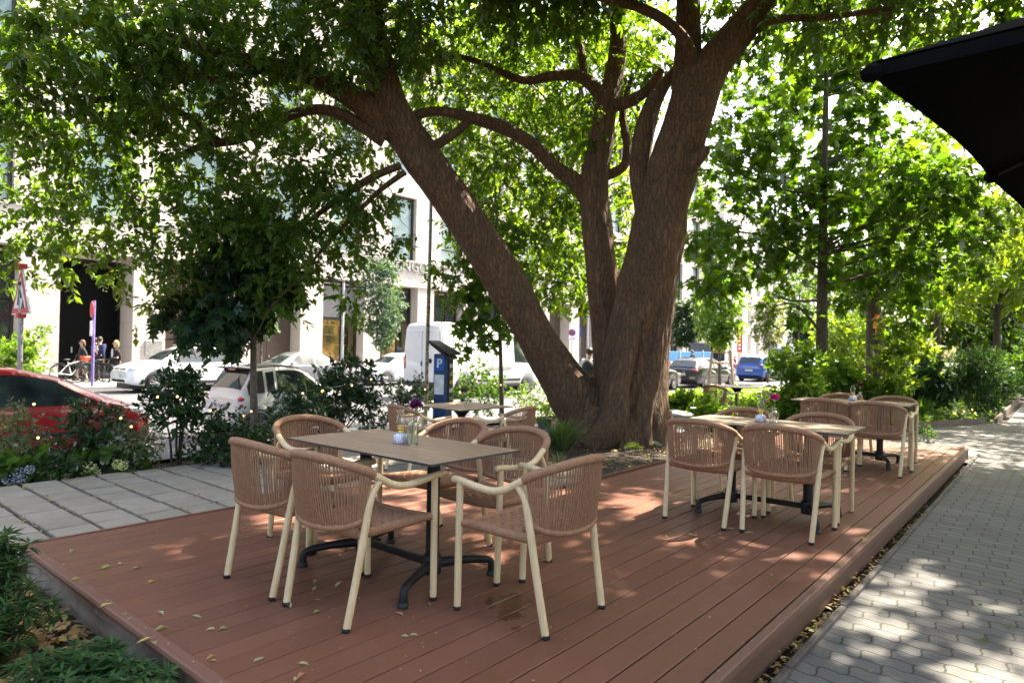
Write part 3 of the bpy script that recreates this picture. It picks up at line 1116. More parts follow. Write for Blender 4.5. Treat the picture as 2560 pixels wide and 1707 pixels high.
def long_table():
    t = thing('cafe_table', 'x', 'table')
    top_mesh(.68, 1.29, .731, t)
    yc = .305
    for s in (1, -1):
        mb = MB()
        mb.tube([(0, yc * s, .06), (0, yc * s, .715)], .0365, 20)
        mb.lathe([(.05, .06), (.052, .075), (.052, .155), (.044, .165), (.037, .17)], 20, (0, yc * s, 0))
        mb.box((0, yc * s, .717), (.30, .30, .014), None, 0, .004)
        mb.box((0, yc * s, .724), (.50, .05, .012))
        mb.build('column', M_IRON, t)
        for sx in (1, -1):
            mb = MB()
            prof = [(.03, .112, .030), (.14, .112, .025), (.25, .104, .022), (.318, .092, .021), (.338, .072, .021), (.342, .022, .023)]
            pts, rad = [], []
            for r, z, ra in prof:
                ang = math.radians(62) * 1
                pts.append((sx * r * math.sin(ang) * 1.1, s * (yc + r * math.cos(ang) * .92), z)); rad.append(ra)
            sp = spline([(*p, r) for p, r in zip(pts, rad)], 4)
            mb.tube([p[:3] for p in sp], [p[3] for p in sp], 10)
            lg = mb.build('base_leg', M_IRON, t)
            e = pts[-1]
            mb = MB(); mb.lathe([(.028, 0), (.029, .006), (.028, .026), (.02, .03)], 12, (e[0], e[1], 0))
            mb.build('foot_cap', M_RUB, lg)
    mb = MB(); mb.box((0, 0, .115), (.036, yc * 2 - .09, .042), None, 0, .008)
    mb.build('crossbar', M_IRON, t)
    return t


tg = 'long wood top cafe tables with black bases'
tb = long_table()
for i, (x, y, z, a, lab) in enumerate([
    (2.535, 3.010, 0, 0, 'long brown wood top table nearest the camera, with a purple carnation'),
    (5.480, 1.880, 0, 1.5, 'long wood top table in the middle of the deck, with a magenta flower'),
    (8.930, 2.060, 0, 1.5, 'long wood top table at the far end of the deck by the path bend'),
]):
    o = tb if i == 0 else copy_tree(tb)
    rot_thing(o, (x, y, z), math.radians(a)); tag(o, lab, 'table', tg)


def square_table():
    t = thing('square_table', 'x', 'table')
    top_mesh(.92, .92, .735, t)
    mb = MB()
    mb.tube([(0, 0, .05), (0, 0, .70)], .036, 18)
    mb.lathe([(.036, .55), (.05, .62), (.11, .69), (.13, .715), (.13, .733)], 20)
    mb.build('column', M_IRON, t)
    for k in range(4):
        a = PI / 4 + k * PI / 2
        sp = spline([(.03 * math.cos(a), .03 * math.sin(a), .10, .03), (.18 * math.cos(a), .18 * math.sin(a), .085, .025), (.33 * math.cos(a), .33 * math.sin(a), .045, .022), (.37 * math.cos(a), .37 * math.sin(a), .015, .022)], 4)
        mb = MB(); mb.tube([p[:3] for p in sp], [p[3] for p in sp], 10)
        mb.build('base_leg', M_IRON, t)
    mb = MB(); mb.tube([(.06 + .045 * math.cos(a), -.03, .64 + .02 * math.sin(a)) for a in np.linspace(0, 2 * PI, 14)], .004, 6, False)
    mb.build('tilt_handle', M_IRON, t)
    return t


sq = square_table()
for i, (x, y, z, a, lab) in enumerate([
    (5.990, 5.900, GZ, -2, 'square table with single black pedestal on the patio slabs left of the big tree'),
    (14.25, 5.600, GZ, -5, 'small shaded square table among bright bushes right of the big tree'),
]):
    o = sq if i == 0 else copy_tree(sq)
    rot_thing(o, (x, y, z), math.radians(a)); tag(o, lab, 'table', 'square pedestal cafe tables')

# ---- table ware
def m_porcelain():
    m, nt, out = nodes('blue_white_porcelain')
    v = coord(nt)
    vo = N(nt, 'ShaderNodeTexVoronoi', Scale=75); nt.links.new(v, vo.inputs['Vector'])
    f = noise(nt, v, 140, 3, .6, 2.5)
    g = noise(nt, v, 45, 2, .5, 1.5)
    a = ramp(nt, f, [(.46, (.05, .12, .42)), (.54, (.78, .79, .82))])
    c = mix(nt, ramp(nt, g, [(.42, (0, 0, 0)), (.5, (1, 1, 1))]), (.80, .81, .83), a)
    principled(nt, out, c, .15, 0, None, **{'Coat Weight': .5})
    return m


M_PORC = m_porcelain()
M_BRASS = pm('polished_brass', (.72, .47, .14), .22, 1.0, var=.1)


def m_realglass(name, col=(.97, 1, .98), rough=0.0):
    m, nt, out = nodes(name)
    p = principled(nt, out, col, rough, 0, None)
    p.inputs['Transmission Weight'].default_value = 1
    p.inputs['IOR'].default_value = 1.3
    return m


M_GL = m_realglass('clear_glass')
M_FROST = m_realglass('greenish_vase_glass', (.86, .95, .90), .12)
M_STEM = pm('flower_stem', (.10, .20, .05), .5)
M_PURP = leaf_mat('purple_petals', [(.09, .004, .11), (.16, .01, .19), (.05, .002, .07)], .35)
M_MAG = leaf_mat('magenta_petals', [(.42, .01, .33), (.58, .03, .45), (.28, .005, .24)], .4)
M_MAROON = leaf_mat('maroon_petals', [(.09, .006, .02), (.15, .012, .03)], .3)


def lamp(loc, label):
    t = thing('oil_lamp', label, 'oil lamp', loc, RND.uniform(0, 6), 'small porcelain oil lamps on the tables')
    mb = MB(); mb.lathe([(.040, 0), (.043, .004), (.0435, .03), (.043, .045), (.036, .056), (.02, .062), (.013, .064)], 24)
    mb.build('base', M_PORC, t)
    mb = MB(); mb.lathe([(.0435, .001), (.0445, .0045), (.0438, .007)], 24, mat=0, close=False)
    mb.build('base_rim', pm('terracotta_rim', (.35, .17, .09), .6), t)
    mb = MB(); mb.lathe([(.015, .062), (.018, .066), (.015, .071), (.0125, .078), (.019, .083), (.021, .090), (.017, .094), (.024, .1), (.023, .104)], 20)
    k = mb.build('burner', M_BRASS, t)
    mb = MB(); mb.tube([(.018, 0, .087), (.034, 0, .087)], .0025, 8); mb.lathe([(.001, .034), (.008, .035), (.008, .038), (.001, .039)], 10, (0, 0, .087), 'x')
    mb.build('wick_knob', M_BRASS, k)
    prof = [(.0195, .102), (.022, .11), (.0285, .124), (.0305, .137), (.027, .152), (.018, .170), (.0155, .182), (.019, .192), (.0245, .198)]
    mb = MB(); mb.lathe(prof, 24, close=False)
    mb.lathe([(r - .0014, z) for r, z in prof][::-1], 24, close=False)
    mb.build('glass_chimney', M_GL, t)
    return t


def carnation(parent, c, r, m, npet=60, name='blossom'):
    d = rdir(npet); d[:, 2] = np.abs(d[:, 2]) * .9 + .05
    pos = np.array(c) + d * r * .15
    ax = d + NP.normal(size=d.shape) * .25
    return leaf_mesh(name, pos, ax, NP.normal(size=d.shape) + np.array([0, 0, .5]), np.full(npet, r) * (.8 + .4 * NP.random(npet)), 'round', m, parent)


def vase(loc, label, kind, petal, tilt=(.02, -.01)):
    t = thing('flower_vase', label, 'vase', loc, 0, 'glass flower vases on the tables')
    if kind == 'bottle':
        prof = [(.031, 0), (.033, .003), (.0335, .11), (.030, .122), (.015, .130), (.0135, .140), (.018, .145), (.018, .149)]
        mg = M_FROST; zt = .149
    elif kind == 'facet':
        prof = [(.026, 0), (.029, .004), (.040, .06), (.043, .082), (.034, .092), (.018, .098), (.016, .108), (.027, .122), (.028, .125)]
        mg = M_GL; zt = .125
    else:
        prof = [(.029, 0), (.031, .004), (.030, .06), (.028, .075), (.015, .086), (.0125, .105), (.020, .112), (.021, .116)]
        mg = M_GL; zt = .116
    mb = MB(); n = 10 if kind != 'bottle' else 24
    mb.lathe(prof, n, close=True, smooth=(kind == 'bottle'))
    mb.lathe([(max(.004, r - .003), z + .004) for r, z in prof[:-1]][::-1], n, close=False, smooth=(kind == 'bottle'))
    mb.build('glass', mg, t)
    mb = MB(); top = (tilt[0], tilt[1], zt + .075)
    mb.tube(spline([(-.006, .004, .012), (0, 0, zt * .7), (tilt[0] * .4, tilt[1] * .4, zt + .02), top], 5), .0022, 6)
    st = mb.build('stem', M_STEM, t)
    if petal is not None:
        mb = MB(); mb.lathe([(.003, -.03), (.009, -.018), (.010, -.004), (.007, .002)], 10, top)
        mb.build('calyx', pm('green_calyx', (.22, .34, .07), .5), st)
        carnation(t, (top[0], top[1], top[2] + .004), .034, petal, 110)
    return t


zt = .7425
q = GP(1001, 1108, zt); lamp((q.x, q.y, zt), 'small oil lamp with blue and white porcelain base on the nearest table')
q = GP(1031, 1112, zt); vase((q.x, q.y, zt), 'straight glass bottle vase with one dark purple carnation on the nearest table', 'bottle', M_PURP, (.014, -.012))
q = GP(1902, 1054, zt); lamp((q.x, q.y, zt), 'small oil lamp with blue and white porcelain base on the sunlit middle table')
q = GP(1934, 1057, zt); vase((q.x, q.y, zt), 'faceted glass vase with a bright magenta carnation on the sunlit middle table', 'facet', M_MAG, (.004, -.004))
q = GP(2132, 1001, zt); lamp((q.x, q.y, zt), 'small oil lamp with blue and white porcelain base on the farthest table of the deck')
q = GP(2150, 1003, zt); v_ = vase((q.x, q.y, zt), 'small glass vase with wilted dark red blossoms on the farthest table of the deck', 'crystal', M_MAROON, (.0, .0))
z4 = GZ + .7465
q = GP(1167, 1016, z4); v_ = vase((q.x, q.y, z4), 'square crystal vase with loose purple blossoms on the square patio table', 'crystal', M_PURP, (-.03, .03))
carnation(v_, (.05, -.05, .19), .02, leaf_mat('faded_pink_petals', [(.2, .05, .12), (.3, .12, .18)], .4), 40)
# leaves of the sparse bouquet
mb = MB(); mb.tube([(0, 0, .1), (.03, -.03, .16), (.05, -.05, .19)], .0018, 5); mb.tube([(0, 0, .1), (.02, .01, .17)], .0018, 5); mb.build('stem', M_STEM, v_)

# ---- black parasol at the upper right
M_FAB = pm('black_parasol_fabric', (.005, .005, .0055), .95, var=.15, scale=20, bs=.2, bscale=300, **{'Specular IOR Level': .04})
M_ALU = pm('dark_parasol_ribs', (.010, .010, .011), .5, .5)
par = thing('parasol', 'square black parasol reaching in over the path at the upper right', 'parasol', (2.985, -1.14, GZ), math.radians(-4.7))
zc = 2.12 - GZ
zr = 2.00 - GZ
hx = 1.37; hy = 1.40
tips = []
for a, b in ((-1, 1), (0, 1), (1, 1), (1, 0), (1, -1), (0, -1), (-1, -1), (-1, 0)):
    tips.append(Vector((a * hx, b * hy * (.99 if a == 0 else 1), zr + (.02 if 0 in (a, b) else 0))))
apex = Vector((0, 0, zc + .5))
mb = MB()
ng = 9
for k in range(8):
    A, B = tips[k], tips[(k + 1) % 8]
    vs = []
    for i in range(ng + 1):
        u = i / ng
        for j in range(ng + 1):
            v = j / ng
            e = A * (1 - v) + B * v
            e = e + (Vector((0, 0, e.z)) - e) * (.022 * math.sin(PI * v))     # scalloped edge
            p = apex * (1 - u) + e * u
            p.z -= .03 * math.sin(PI * v) * math.sin(PI * min(1, u * .9))
            vs.append(p)
    fs = [(i * (ng + 1) + j, (i + 1) * (ng + 1) + j, (i + 1) * (ng + 1) + j + 1, i * (ng + 1) + j + 1) for i in range(ng) for j in range(ng)]
    mb.add(vs, fs, 0, True)
    # upper layer for thickness and a narrow hem
    vs2 = [p + Vector((0, 0, .006)) for p in vs]
    mb.add(vs2, [q[::-1] for q in fs], 0, True)
    hem = vs[ng * (ng + 1):]
    hv = list(hem) + [p + Vector((0, 0, -.03)) for p in hem]
    mb.add(hv, [(j, j + 1, ng + 2 + j, ng + 1 + j) for j in range(ng)], 0)
mb.build('canopy', M_FAB, par)
for k in range(8):
    mb = MB(); d = (tips[k] - apex); 
    mb.tube([apex + d * .03 + Vector((0, 0, -.04)), tips[k] + Vector((0, 0, -.02))], .009, 8)
    rb = mb.build('rib', M_ALU, par)
    mb = MB(); mb.box(tips[k] + Vector((0, 0, -.02)), (.045, .045, .04), Euler((0, 0, math.atan2(d.y, d.x))), 0, .012); mb.build('rib_end_cap', M_FAB, rb)
    mb = MB(); mb.tube([apex * .0 + Vector((0, 0, zc - .3)), apex + d * .55 + Vector((0, 0, -.05))], .011, 8); mb.build('strut', M_ALU, par)
mb = MB(); mb.tube([(0, 0, .05), (0, 0, zc + .52)], .024, 16); mb.build('pole', M_ALU, par)
mb = MB(); mb.box((0, 0, .04), (.9, .9, .08), None, 0, .02); mb.build('base_plate', M_IRON, par)
# ================================================================ PLANTS
K = 2560 / 2352.0


def T(x, y, t, r=None):
    """point seen at 2352-wide photo coordinates at depth t (+ radius in those pixels)"""
    p = P(x * K, y * K, t)
    return (p.x, p.y, p.z) if r is None else (p.x, p.y, p.z, r * K * t / FPX)


def m_bark(name, lo, mid, hi, sc=1.0):
    m, nt, out = nodes(name)
    v = coord(nt, 'Object', (1, 1, .22))
    w = noise(nt, v, 9 * sc, 3, .5)
    vv = nt.nodes.new('ShaderNodeVectorMath'); vv.operation = 'ADD'
    wm = N(nt, 'ShaderNodeMath', operation='MULTIPLY'); nt.links.new(w, wm.inputs[0]); wm.inputs[1].default_value = .10 / sc
    nt.links.new(v, vv.inputs[0]); nt.links.new(wm.outputs[0], vv.inputs[1])
    vo = N(nt, 'ShaderNodeTexVoronoi', Scale=13 * sc); vo.feature = 'DISTANCE_TO_EDGE'
    nt.links.new(vv.outputs[0], vo.inputs['Vector'])
    f = noise(nt, coord(nt, 'Object', (1, 1, .5)), 2.5, 6, .65)
    g = noise(nt, coord(nt, 'Object', (1, 1, .35)), 45 * sc, 4, .65)
    c = ramp(nt, f, [(.3, lo), (.5, mid), (.7, hi)])
    crack = ramp(nt, vo.outputs['Distance'], [(.0, (.07, .05, .04)), (.10, (.40, .34, .30)), (.34, (1.1, 1.08, 1.05))])
    c = mix(nt, .8, c, crack, 'MULTIPLY')
    c = mix(nt, .4, c, ramp(nt, g, [(.3, tuple(x * .4 for x in lo)), (.7, tuple(min(1, x * 1.3) for x in hi))]))
    moss = noise(nt, coord(nt), 3.1, 5, .6)
    c = mix(nt, ramp(nt, moss, [(.55, (0, 0, 0)), (.72, (.6, .6, .6))]), c, (.05, .055, .02))
    b1 = bump(nt, vo.outputs['Distance'], .9, .05)
    b2 = N(nt, 'ShaderNodeBump', Strength=.8, Distance=.02); nt.links.new(g, b2.inputs['Height']); nt.links.new(b1, b2.inputs['Normal'])
    principled(nt, out, c, .9, 0, b2.outputs['Normal'])
    return m


M_BARK = m_bark('rugged_brown_bark', (.055, .031, .017), (.125, .066, .034), (.225, .122, .064))
M_BARK2 = m_bark('grey_brown_bark', (.08, .065, .05), (.13, .105, .08), (.2, .17, .14), 1.6)
M_BARK3 = m_bark('pale_young_bark', (.16, .125, .09), (.24, .19, .14), (.32, .27, .2), 2.5)
M_TWIG = pm('dark_twig', (.05, .035, .025), .85, var=.3, scale=12)
L_BIG = leaf_mat('big_tree_leaf', [(.045, .095, .014), (.06, .12, .018), (.075, .14, .022), (.055, .11, .018), (.10, .15, .03)], .58, .5, None, .15)
L_MAPLE = leaf_mat('maple_leaf', [(.035, .085, .012), (.05, .115, .018), (.065, .13, .02), (.08, .14, .025)], .58, .5, None, .18)
L_DARK = leaf_mat('dark_star_leaf', [(.018, .045, .018), (.026, .062, .024), (.034, .075, .028)], .38, .4, None, .3)
L_BLUE = leaf_mat('bluish_leaf', [(.04, .085, .055), (.055, .11, .07), (.07, .13, .08)], .35)
L_YEL = leaf_mat('yellow_green_leaf', [(.075, .155, .022), (.10, .19, .03), (.125, .21, .038)], .6, .5, None, .2)
L_PALE = leaf_mat('pale_grey_leaf', [(.10, .13, .08), (.14, .17, .11), (.18, .2, .14)], .45)
L_LAUR = leaf_mat('glossy_laurel_leaf', [(.012, .032, .010), (.02, .05, .014), (.03, .07, .018), (.05, .09, .025)], .25, .3, None, .45)
L_VAR = leaf_mat('variegated_leaf', [(.05, .08, .035), (.12, .15, .07), (.24, .25, .14), (.06, .09, .04)], .3, .35)
L_NARR = leaf_mat('narrow_dark_leaf', [(.022, .06, .022), (.032, .082, .028), (.048, .11, .034), (.07, .14, .036)], .3, .4, None, .3)
L_GRASS = leaf_mat('grass_blade', [(.05, .10, .025), (.07, .14, .03), (.10, .17, .05)], .4)
L_MID = leaf_mat('mid_green_leaf', [(.04, .095, .016), (.055, .12, .022), (.075, .14, .028)], .55, .5, None, .25)
L_OLIVE = leaf_mat('olive_green_leaf', [(.085, .145, .028), (.11, .175, .036), (.14, .205, .05), (.075, .13, .026)], .64, .5, None, .2)
L_DRY = leaf_mat('dry_leaf', [(.30, .17, .07), (.40, .26, .11), (.22, .11, .05), (.38, .30, .14), (.26, .27, .10), (.45, .30, .06)], .2)

# ---------------------------------------------------------------- the big multi-stemmed tree
big = thing('broadleaf_tree', 'massive old tree with leaning brown stems forking beside the deck', 'tree', T(1425, 985, 11.2)[:2] + (GZ,))
BO = Vector(big.location)


def loc(pts, o):
    return [(p[0] - o.x, p[1] - o.y, p[2] - o.z, p[3]) for p in pts]


mb = MB()
stem = lambda pts, n=18, k=8, rough=.09, seed=0: limb(mb, loc(pts, BO), n, k, 0, rough, seed)
# leaning left stem
stem([T(1395, 1030, 11.25, 84), T(1350, 955, 11.25, 68), T(1298, 880, 11.2, 52), T(1235, 778, 11.1, 44), T(1165, 655, 11.0, 45), T(1085, 530, 10.9, 45), T(1010, 420, 10.8, 44),
      T(950, 335, 10.7, 44), T(903, 265, 10.6, 42), T(875, 170, 10.5, 37), T(857, 80, 10.4, 31), T(852, -40, 10.3, 26), T(860, -200, 10.2, 18)], 72, 16, .10, 3)
# middle stem
stem([T(1420, 960, 11.5, 60), T(1407, 860, 11.6, 42), T(1393, 740, 11.7, 35), T(1380, 620, 11.7, 35), T(1372, 520, 11.75, 34), T(1365, 430, 11.8, 32), T(1378, 340, 11.8, 29), T(1393, 240, 11.8, 25),
      T(1405, 200, 11.9, 24), T(1420, 90, 12, 18), T(1410, -60, 12, 14)], 56, 14, .12, 9)
# right stem
stem([T(1450, 1040, 11.1, 108), T(1447, 970, 11.1, 92), T(1452, 890, 11.1, 78), T(1462, 800, 11.1, 72), T(1480, 700, 11.0, 69), T(1500, 590, 11.0, 64), T(1522, 480, 10.9, 59), T(1548, 380, 10.9, 54),
      T(1575, 290, 10.8, 52), T(1598, 215, 10.8, 50), T(1625, 165, 10.8, 44), T(1668, 110, 10.7, 38), T(1715, 50, 10.6, 33), T(1770, -30, 10.5, 28), T(1850, -150, 10.4, 22)], 80, 16, .10, 17)
# right rear stem at the base
stem([T(1500, 1020, 11.7, 46), T(1497, 950, 11.7, 36), T(1490, 880, 11.6, 30), T(1480, 800, 11.4, 26), T(1472, 740, 11.2, 22)], 48, 12, .12, 23)
# twisted muscle running down the right stem
stem([T(1470, 620, 10.75, 22), T(1458, 720, 10.72, 28), T(1440, 800, 10.62, 26), T(1420, 890, 10.5, 28), T(1412, 960, 10.45, 34), T(1385, 1005, 10.4, 34), T(1350, 1035, 10.35, 26)], 44, 12, .12, 31)
stem([T(1520, 660, 10.8, 22), T(1508, 760, 10.75, 26), T(1500, 840, 10.7, 24), T(1478, 930, 10.6, 26), T(1470, 1000, 10.55, 30), T(1480, 1040, 10.5, 26)], 44, 12, .12, 37)
# root flares
for (a, b, c) in (((1380, 960, 10.9), (1350, 1010, 10.7), (1325, 1050, 10.5)), ((1500, 960, 11.0), (1520, 1005, 10.9), (1560, 1040, 10.8)), ((1340, 960, 11.2), (1325, 985, 11.1), (1300, 1010, 11.1)), ((1440, 960, 10.8), (1440, 1010, 10.5), (1425, 1050, 10.3))):
    stem([T(*a, 46), T(*b, 34), T(*c, 12)], 40, 10, .15, a[0])
# fork limbs of the right stem
stem([T(1560, 330, 10.9, 40), T(1575, 220, 10.95, 34), T(1580, 110, 11.0, 30), T(1582, 0, 11, 27), T(1590, -120, 11, 22)], 16, 7, .08, 5)
stem([T(1500, 530, 11.0, 28), T(1482, 455, 11.1, 28), T(1470, 380, 11.2, 24), T(1480, 300, 11.2, 24), T(1500, 240, 11.3, 20), T(1530, 190, 11.3, 14), T(1560, 150, 11.3, 10)], 14, 7, .12, 6)
stem([T(1600, 190, 10.8, 14), T(1580, 105, 10.6, 13), T(1530, 50, 10.5, 12), T(1470, 18, 10.4, 11), T(1400, 0, 10.3, 10), T(1300, -30, 10.2, 8)], 10, 6, .06, 7)
stem([T(1560, 400, 10.75, 20), T(1590, 375, 10.6, 19), T(1615, 350, 10.5, 14), T(1622, 338, 10.48, 10)], 12, 5, .08, 8)     # sawn stub
# limbs of the left stem
B_ = [
    [T(890, 300, 10.6, 30), T(840, 245, 10.4, 30), T(780, 205, 10.2, 27), T(720, 175, 10.0, 23), T(640, 155, 9.8, 20), T(560, 140, 9.6, 18), T(490, 125, 9.4, 17), T(410, 95, 9.2, 14), T(330, 80, 9.0, 10), T(230, 60, 8.8, 7), T(120, 30, 8.6, 4)],
    [T(885, 320, 10.6, 22), T(840, 295, 10.5, 15), T(780, 262, 10.4, 14), T(720, 252, 10.3, 12), T(660, 268, 10.2, 12), T(600, 300, 10.1, 11), T(545, 322, 10.0, 10), T(490, 330, 9.9, 10), T(440, 345, 9.8, 7), T(380, 372, 9.7, 5)],
    [T(510, 330, 9.9, 9), T(470, 300, 9.8, 8), T(420, 262, 9.6, 8), T(350, 240, 9.4, 7), T(270, 225, 9.2, 7), T(180, 235, 9.0, 6), T(110, 210, 8.8, 5), T(50, 170, 8.7, 3)],
    [T(920, 380, 10.7, 9), T(860, 405, 10.6, 9), T(790, 448, 10.5, 8), T(720, 500, 10.4, 6), T(640, 560, 10.3, 4)],
    [T(930, 395, 10.7, 7), T(870, 440, 10.6, 6), T(810, 500, 10.5, 5), T(750, 560, 10.4, 4), T(690, 640, 10.3, 2.5)],
    [T(945, 270, 10.7, 12), T(1000, 255, 10.9, 11), T(1080, 270, 11.1, 14), T(1160, 295, 11.3, 15), T(1220, 330, 11.5, 16), T(1275, 385, 11.7, 17), T(1325, 420, 11.8, 20), T(1352, 460, 11.8, 22)],
    [T(1000, 335, 10.8, 13), T(1040, 310, 10.9, 10), T(1080, 276, 11.1, 9)],
    [T(640, 155, 9.8, 12), T(560, 165, 9.5, 10), T(490, 185, 9.2, 8), T(420, 150, 9.0, 8), T(350, 100, 8.8, 6), T(280, 70, 8.6, 4)],
    [T(520, 130, 9.5, 8), T(470, 60, 9.3, 8), T(440, 0, 9.2, 7), T(430, -60, 9.1, 6)],
    [T(440, 110, 9.3, 7), T(400, 40, 9.2, 6), T(370, -40, 9.0, 5)],
    [T(560, 145, 9.6, 8), T(520, 60, 9.6, 6), T(500, -40, 9.6, 5)],
    [T(1395, 240, 11.8, 16), T(1340, 180, 12, 14), T(1270, 175, 12.2, 12), T(1200, 185, 12.4, 9), T(1120, 150, 12.6, 6)],
    [T(1345, 185, 12, 10), T(1330, 100, 12.2, 9), T(1310, 20, 12.4, 7), T(1300, -60, 12.4, 6)],
    [T(1400, 240, 11.8, 17), T(1440, 235, 11.6, 15), T(1490, 205, 11.5, 12), T(1520, 160, 11.4, 8)],
    [T(1370, 410, 11.8, 14), T(1430, 385, 11.9, 11), T(1440, 330, 12, 10), T(1430, 260, 12.1, 8), T(1450, 180, 12.2, 5)],
    [T(860, 120, 10.5, 14), T(800, 60, 10.3, 12), T(740, 0, 10.1, 10), T(650, -80, 9.9, 8)],
    [T(870, 170, 10.5, 20), T(830, 110, 10.7, 18), T(815, 40, 10.9, 15), T(810, -60, 11, 12)],
    [T(1180, 175, 12.4, 6), T(1050, 130, 12.4, 6), T(960, 160, 12.4, 4)],
    [T(1700, 70, 10.6, 12), T(1790, 45, 10.3, 9), T(1900, 40, 10.0, 7), T(2050, 20, 9.7, 5)],
]
for i, b in enumerate(B_):
    stem(b, 9 if b[0][3] < .12 else 12, 5, .07, i)
# secondary twigs reaching into the foliage
for i in range(150):
    b = B_[RND.randrange(len(B_))]
    q = b[RND.randrange(1, len(b))]
    p = Vector(q[:3]) - BO
    d = Vector((RND.uniform(-1, 1), RND.uniform(-1, 1), RND.uniform(-.9, .6))) * RND.uniform(.5, 1.3)
    r = RND.uniform(.006, .013)
    pts = [(p.x, p.y, p.z, r)]
    for k in range(1, 4):
        e = p + d * k / 3 + Vector((RND.uniform(-.08, .08), RND.uniform(-.08, .08), RND.uniform(-.08, .08) - .03 * k * k))
        pts.append((e.x, e.y, e.z, r * (1 - k * .27)))
    limb(mb, pts, 5, 3, 0)
mb.build('trunk', M_BARK, big)


def clump(x, y, t, rpx, n, sq=.75, depth=1.0):
    """foliage clump seen at (x,y) of radius rpx (2352-wide pixels) at depth t"""
    if 640 < x < 960 and 130 < y < 350: t += 1.3; n *= .8
    if x < 420 and y > 560: n *= .6
    p = T(x, y, t); r = rpx * K * t / FPX - .12
    return ((p[0] - BO.x, p[1] - BO.y, p[2] - BO.z), (r * depth, r * depth, r * sq), int(n * DENS * (.72 if (x < 620 and y > 300) else 1)))


DENS = .50
ell = []
# dark overhanging mass at the left and along the top
for (x, y, t, r, n) in [
    (60, 60, 8.3, 150, 260), (200, 120, 8.4, 150, 260), (340, 40, 8.6, 150, 280), (480, 90, 9.0, 150, 280), (620, 40, 9.2, 150, 300), (760, 90, 9.6, 130, 260), (880, 40, 9.8, 130, 260),
    (30, 230, 8.8, 120, 170), (150, 260, 9.0, 130, 190), (300, 200, 9.2, 120, 210), (430, 230, 9.4, 130, 230), (560, 210, 9.6, 120, 230), (690, 250, 9.9, 110, 200), (800, 180, 10.1, 100, 180),
    (60, 380, 9.6, 110, 130), (190, 380, 9.6, 120, 170), (330, 370, 9.7, 120, 200), (470, 400, 9.9, 120, 230), (600, 390, 10.1, 120, 230), (720, 370, 10.3, 100, 190), (840, 330, 10.5, 80, 120),
    (110, 510, 9.8, 110, 150), (260, 500, 9.8, 110, 170), (390, 520, 10.0, 110, 200), (520, 520, 10.1, 100, 190), (640, 520, 10.2, 90, 160), (750, 480, 10.4, 90, 130), (850, 470, 10.5, 70, 100),
    (30, 540, 9.9, 90, 100), (160, 600, 9.9, 70, 70), (40, 620, 10, 60, 50), (300, 610, 10, 80, 90), (420, 620, 10.1, 90, 120), (700, 580, 10.4, 90, 110), (800, 560, 10.5, 80, 90), (890, 545, 10.6, 45, 22), (620, 620, 10.3, 80, 90),
    (350, 690, 10.1, 45, 24), (310, 740, 10.1, 28, 9), (640, 700, 10.3, 50, 30), (800, 680, 10.6, 40, 16), (790, 720, 10.6, 26, 8), (240, 640, 10, 40, 16),
    (960, 100, 10.4, 80, 110), (930, 190, 10.9, 50, 40)]:
    ell.append(clump(x, y, t, r, n))
# bright rear half of the crown behind the stems
DENS = .44
for (x, y, t, r, n) in [
    (1010, 60, 12.6, 130, 230), (1130, 60, 12.8, 130, 230), (1260, 40, 13, 130, 240), (1390, 60, 13, 120, 220), (1490, 80, 12.8, 90, 150),
    (1000, 190, 12.8, 100, 150), (1100, 200, 13.2, 120, 210), (1230, 180, 13.4, 120, 220), (1340, 230, 13.4, 100, 180), (1450, 200, 13.2, 90, 140),
    (1020, 330, 13, 90, 120), (1120, 370, 13.4, 110, 200), (1230, 320, 13.6, 100, 180), (1300, 430, 13.6, 90, 150), (1430, 330, 13.4, 70, 90), (1440, 470, 13.4, 60, 70),
    (1080, 480, 13.4, 90, 130), (1180, 500, 13.6, 100, 190), (1270, 560, 13.6, 90, 160), (1150, 600, 13.4, 70, 80), (1250, 640, 13.4, 70, 90), (1320, 640, 13.2, 50, 50), (1000, 600, 12.8, 50, 30), (1020, 680, 12.6, 40, 20), (1440, 600, 13.6, 50, 40),
    (1500, 150, 11.8, 60, 70), (1350, 320, 11.9, 60, 60), (1310, 250, 12.2, 60, 60)]:
    ell.append(clump(x, y, t, r, n))
# right part over the deck
for (x, y, t, r, n) in [(1680, 60, 11.0, 90, 100), (1800, 40, 10.6, 110, 160), (1930, 60, 10.3, 110, 150), (2060, 10, 10.0, 110, 150), (1700, -80, 10.8, 150, 220), (1950, -120, 10.2, 180, 260), (2150, -60, 10.0, 120, 130), (1650, 250, 11.4, 40, 14)]:
    ell.append(clump(x, y, t, r, n))
crown('crown', ell, 'ovate', L_BIG, .118, big, 12, .34, .35, .7, 1.5)
# high crown above the picture (throws the shade)
ell = []
rr = random.Random(4)
for i in range(118):
    if rr.random() < .52:
        x, y = rr.uniform(4.5, 14.5), rr.uniform(-2.2, 4.6)
    else:
        x, y = rr.uniform(4.5, 9.4), rr.uniform(4.4, 8.2)
    z = rr.uniform(7.2, 10.5)
    hole = (x - 10.6) ** 2 + ((y - .4) * .9) ** 2 < 4.4
    if hole and rr.random() < .66: continue
    rad = rr.uniform(.8, 1.4) * (.45 if hole else 1)
    ell.append(((x - BO.x, y - BO.y, z - BO.z), (rad, rad, rad * .7), int((150 if y > 4.4 and x < 10 else 85) * rad)))
for i in range(20):
    x, y, z = rr.uniform(6.4, 8.6), rr.uniform(-.9, 2.6), rr.uniform(7.3, 10)
    ell.append(((x - BO.x, y - BO.y, z - BO.z), (1.1, 1.1, .7), 95))
crown('upper_crown', ell, 'ovate', L_BIG, .17, big, 12, .5, .25, .6)


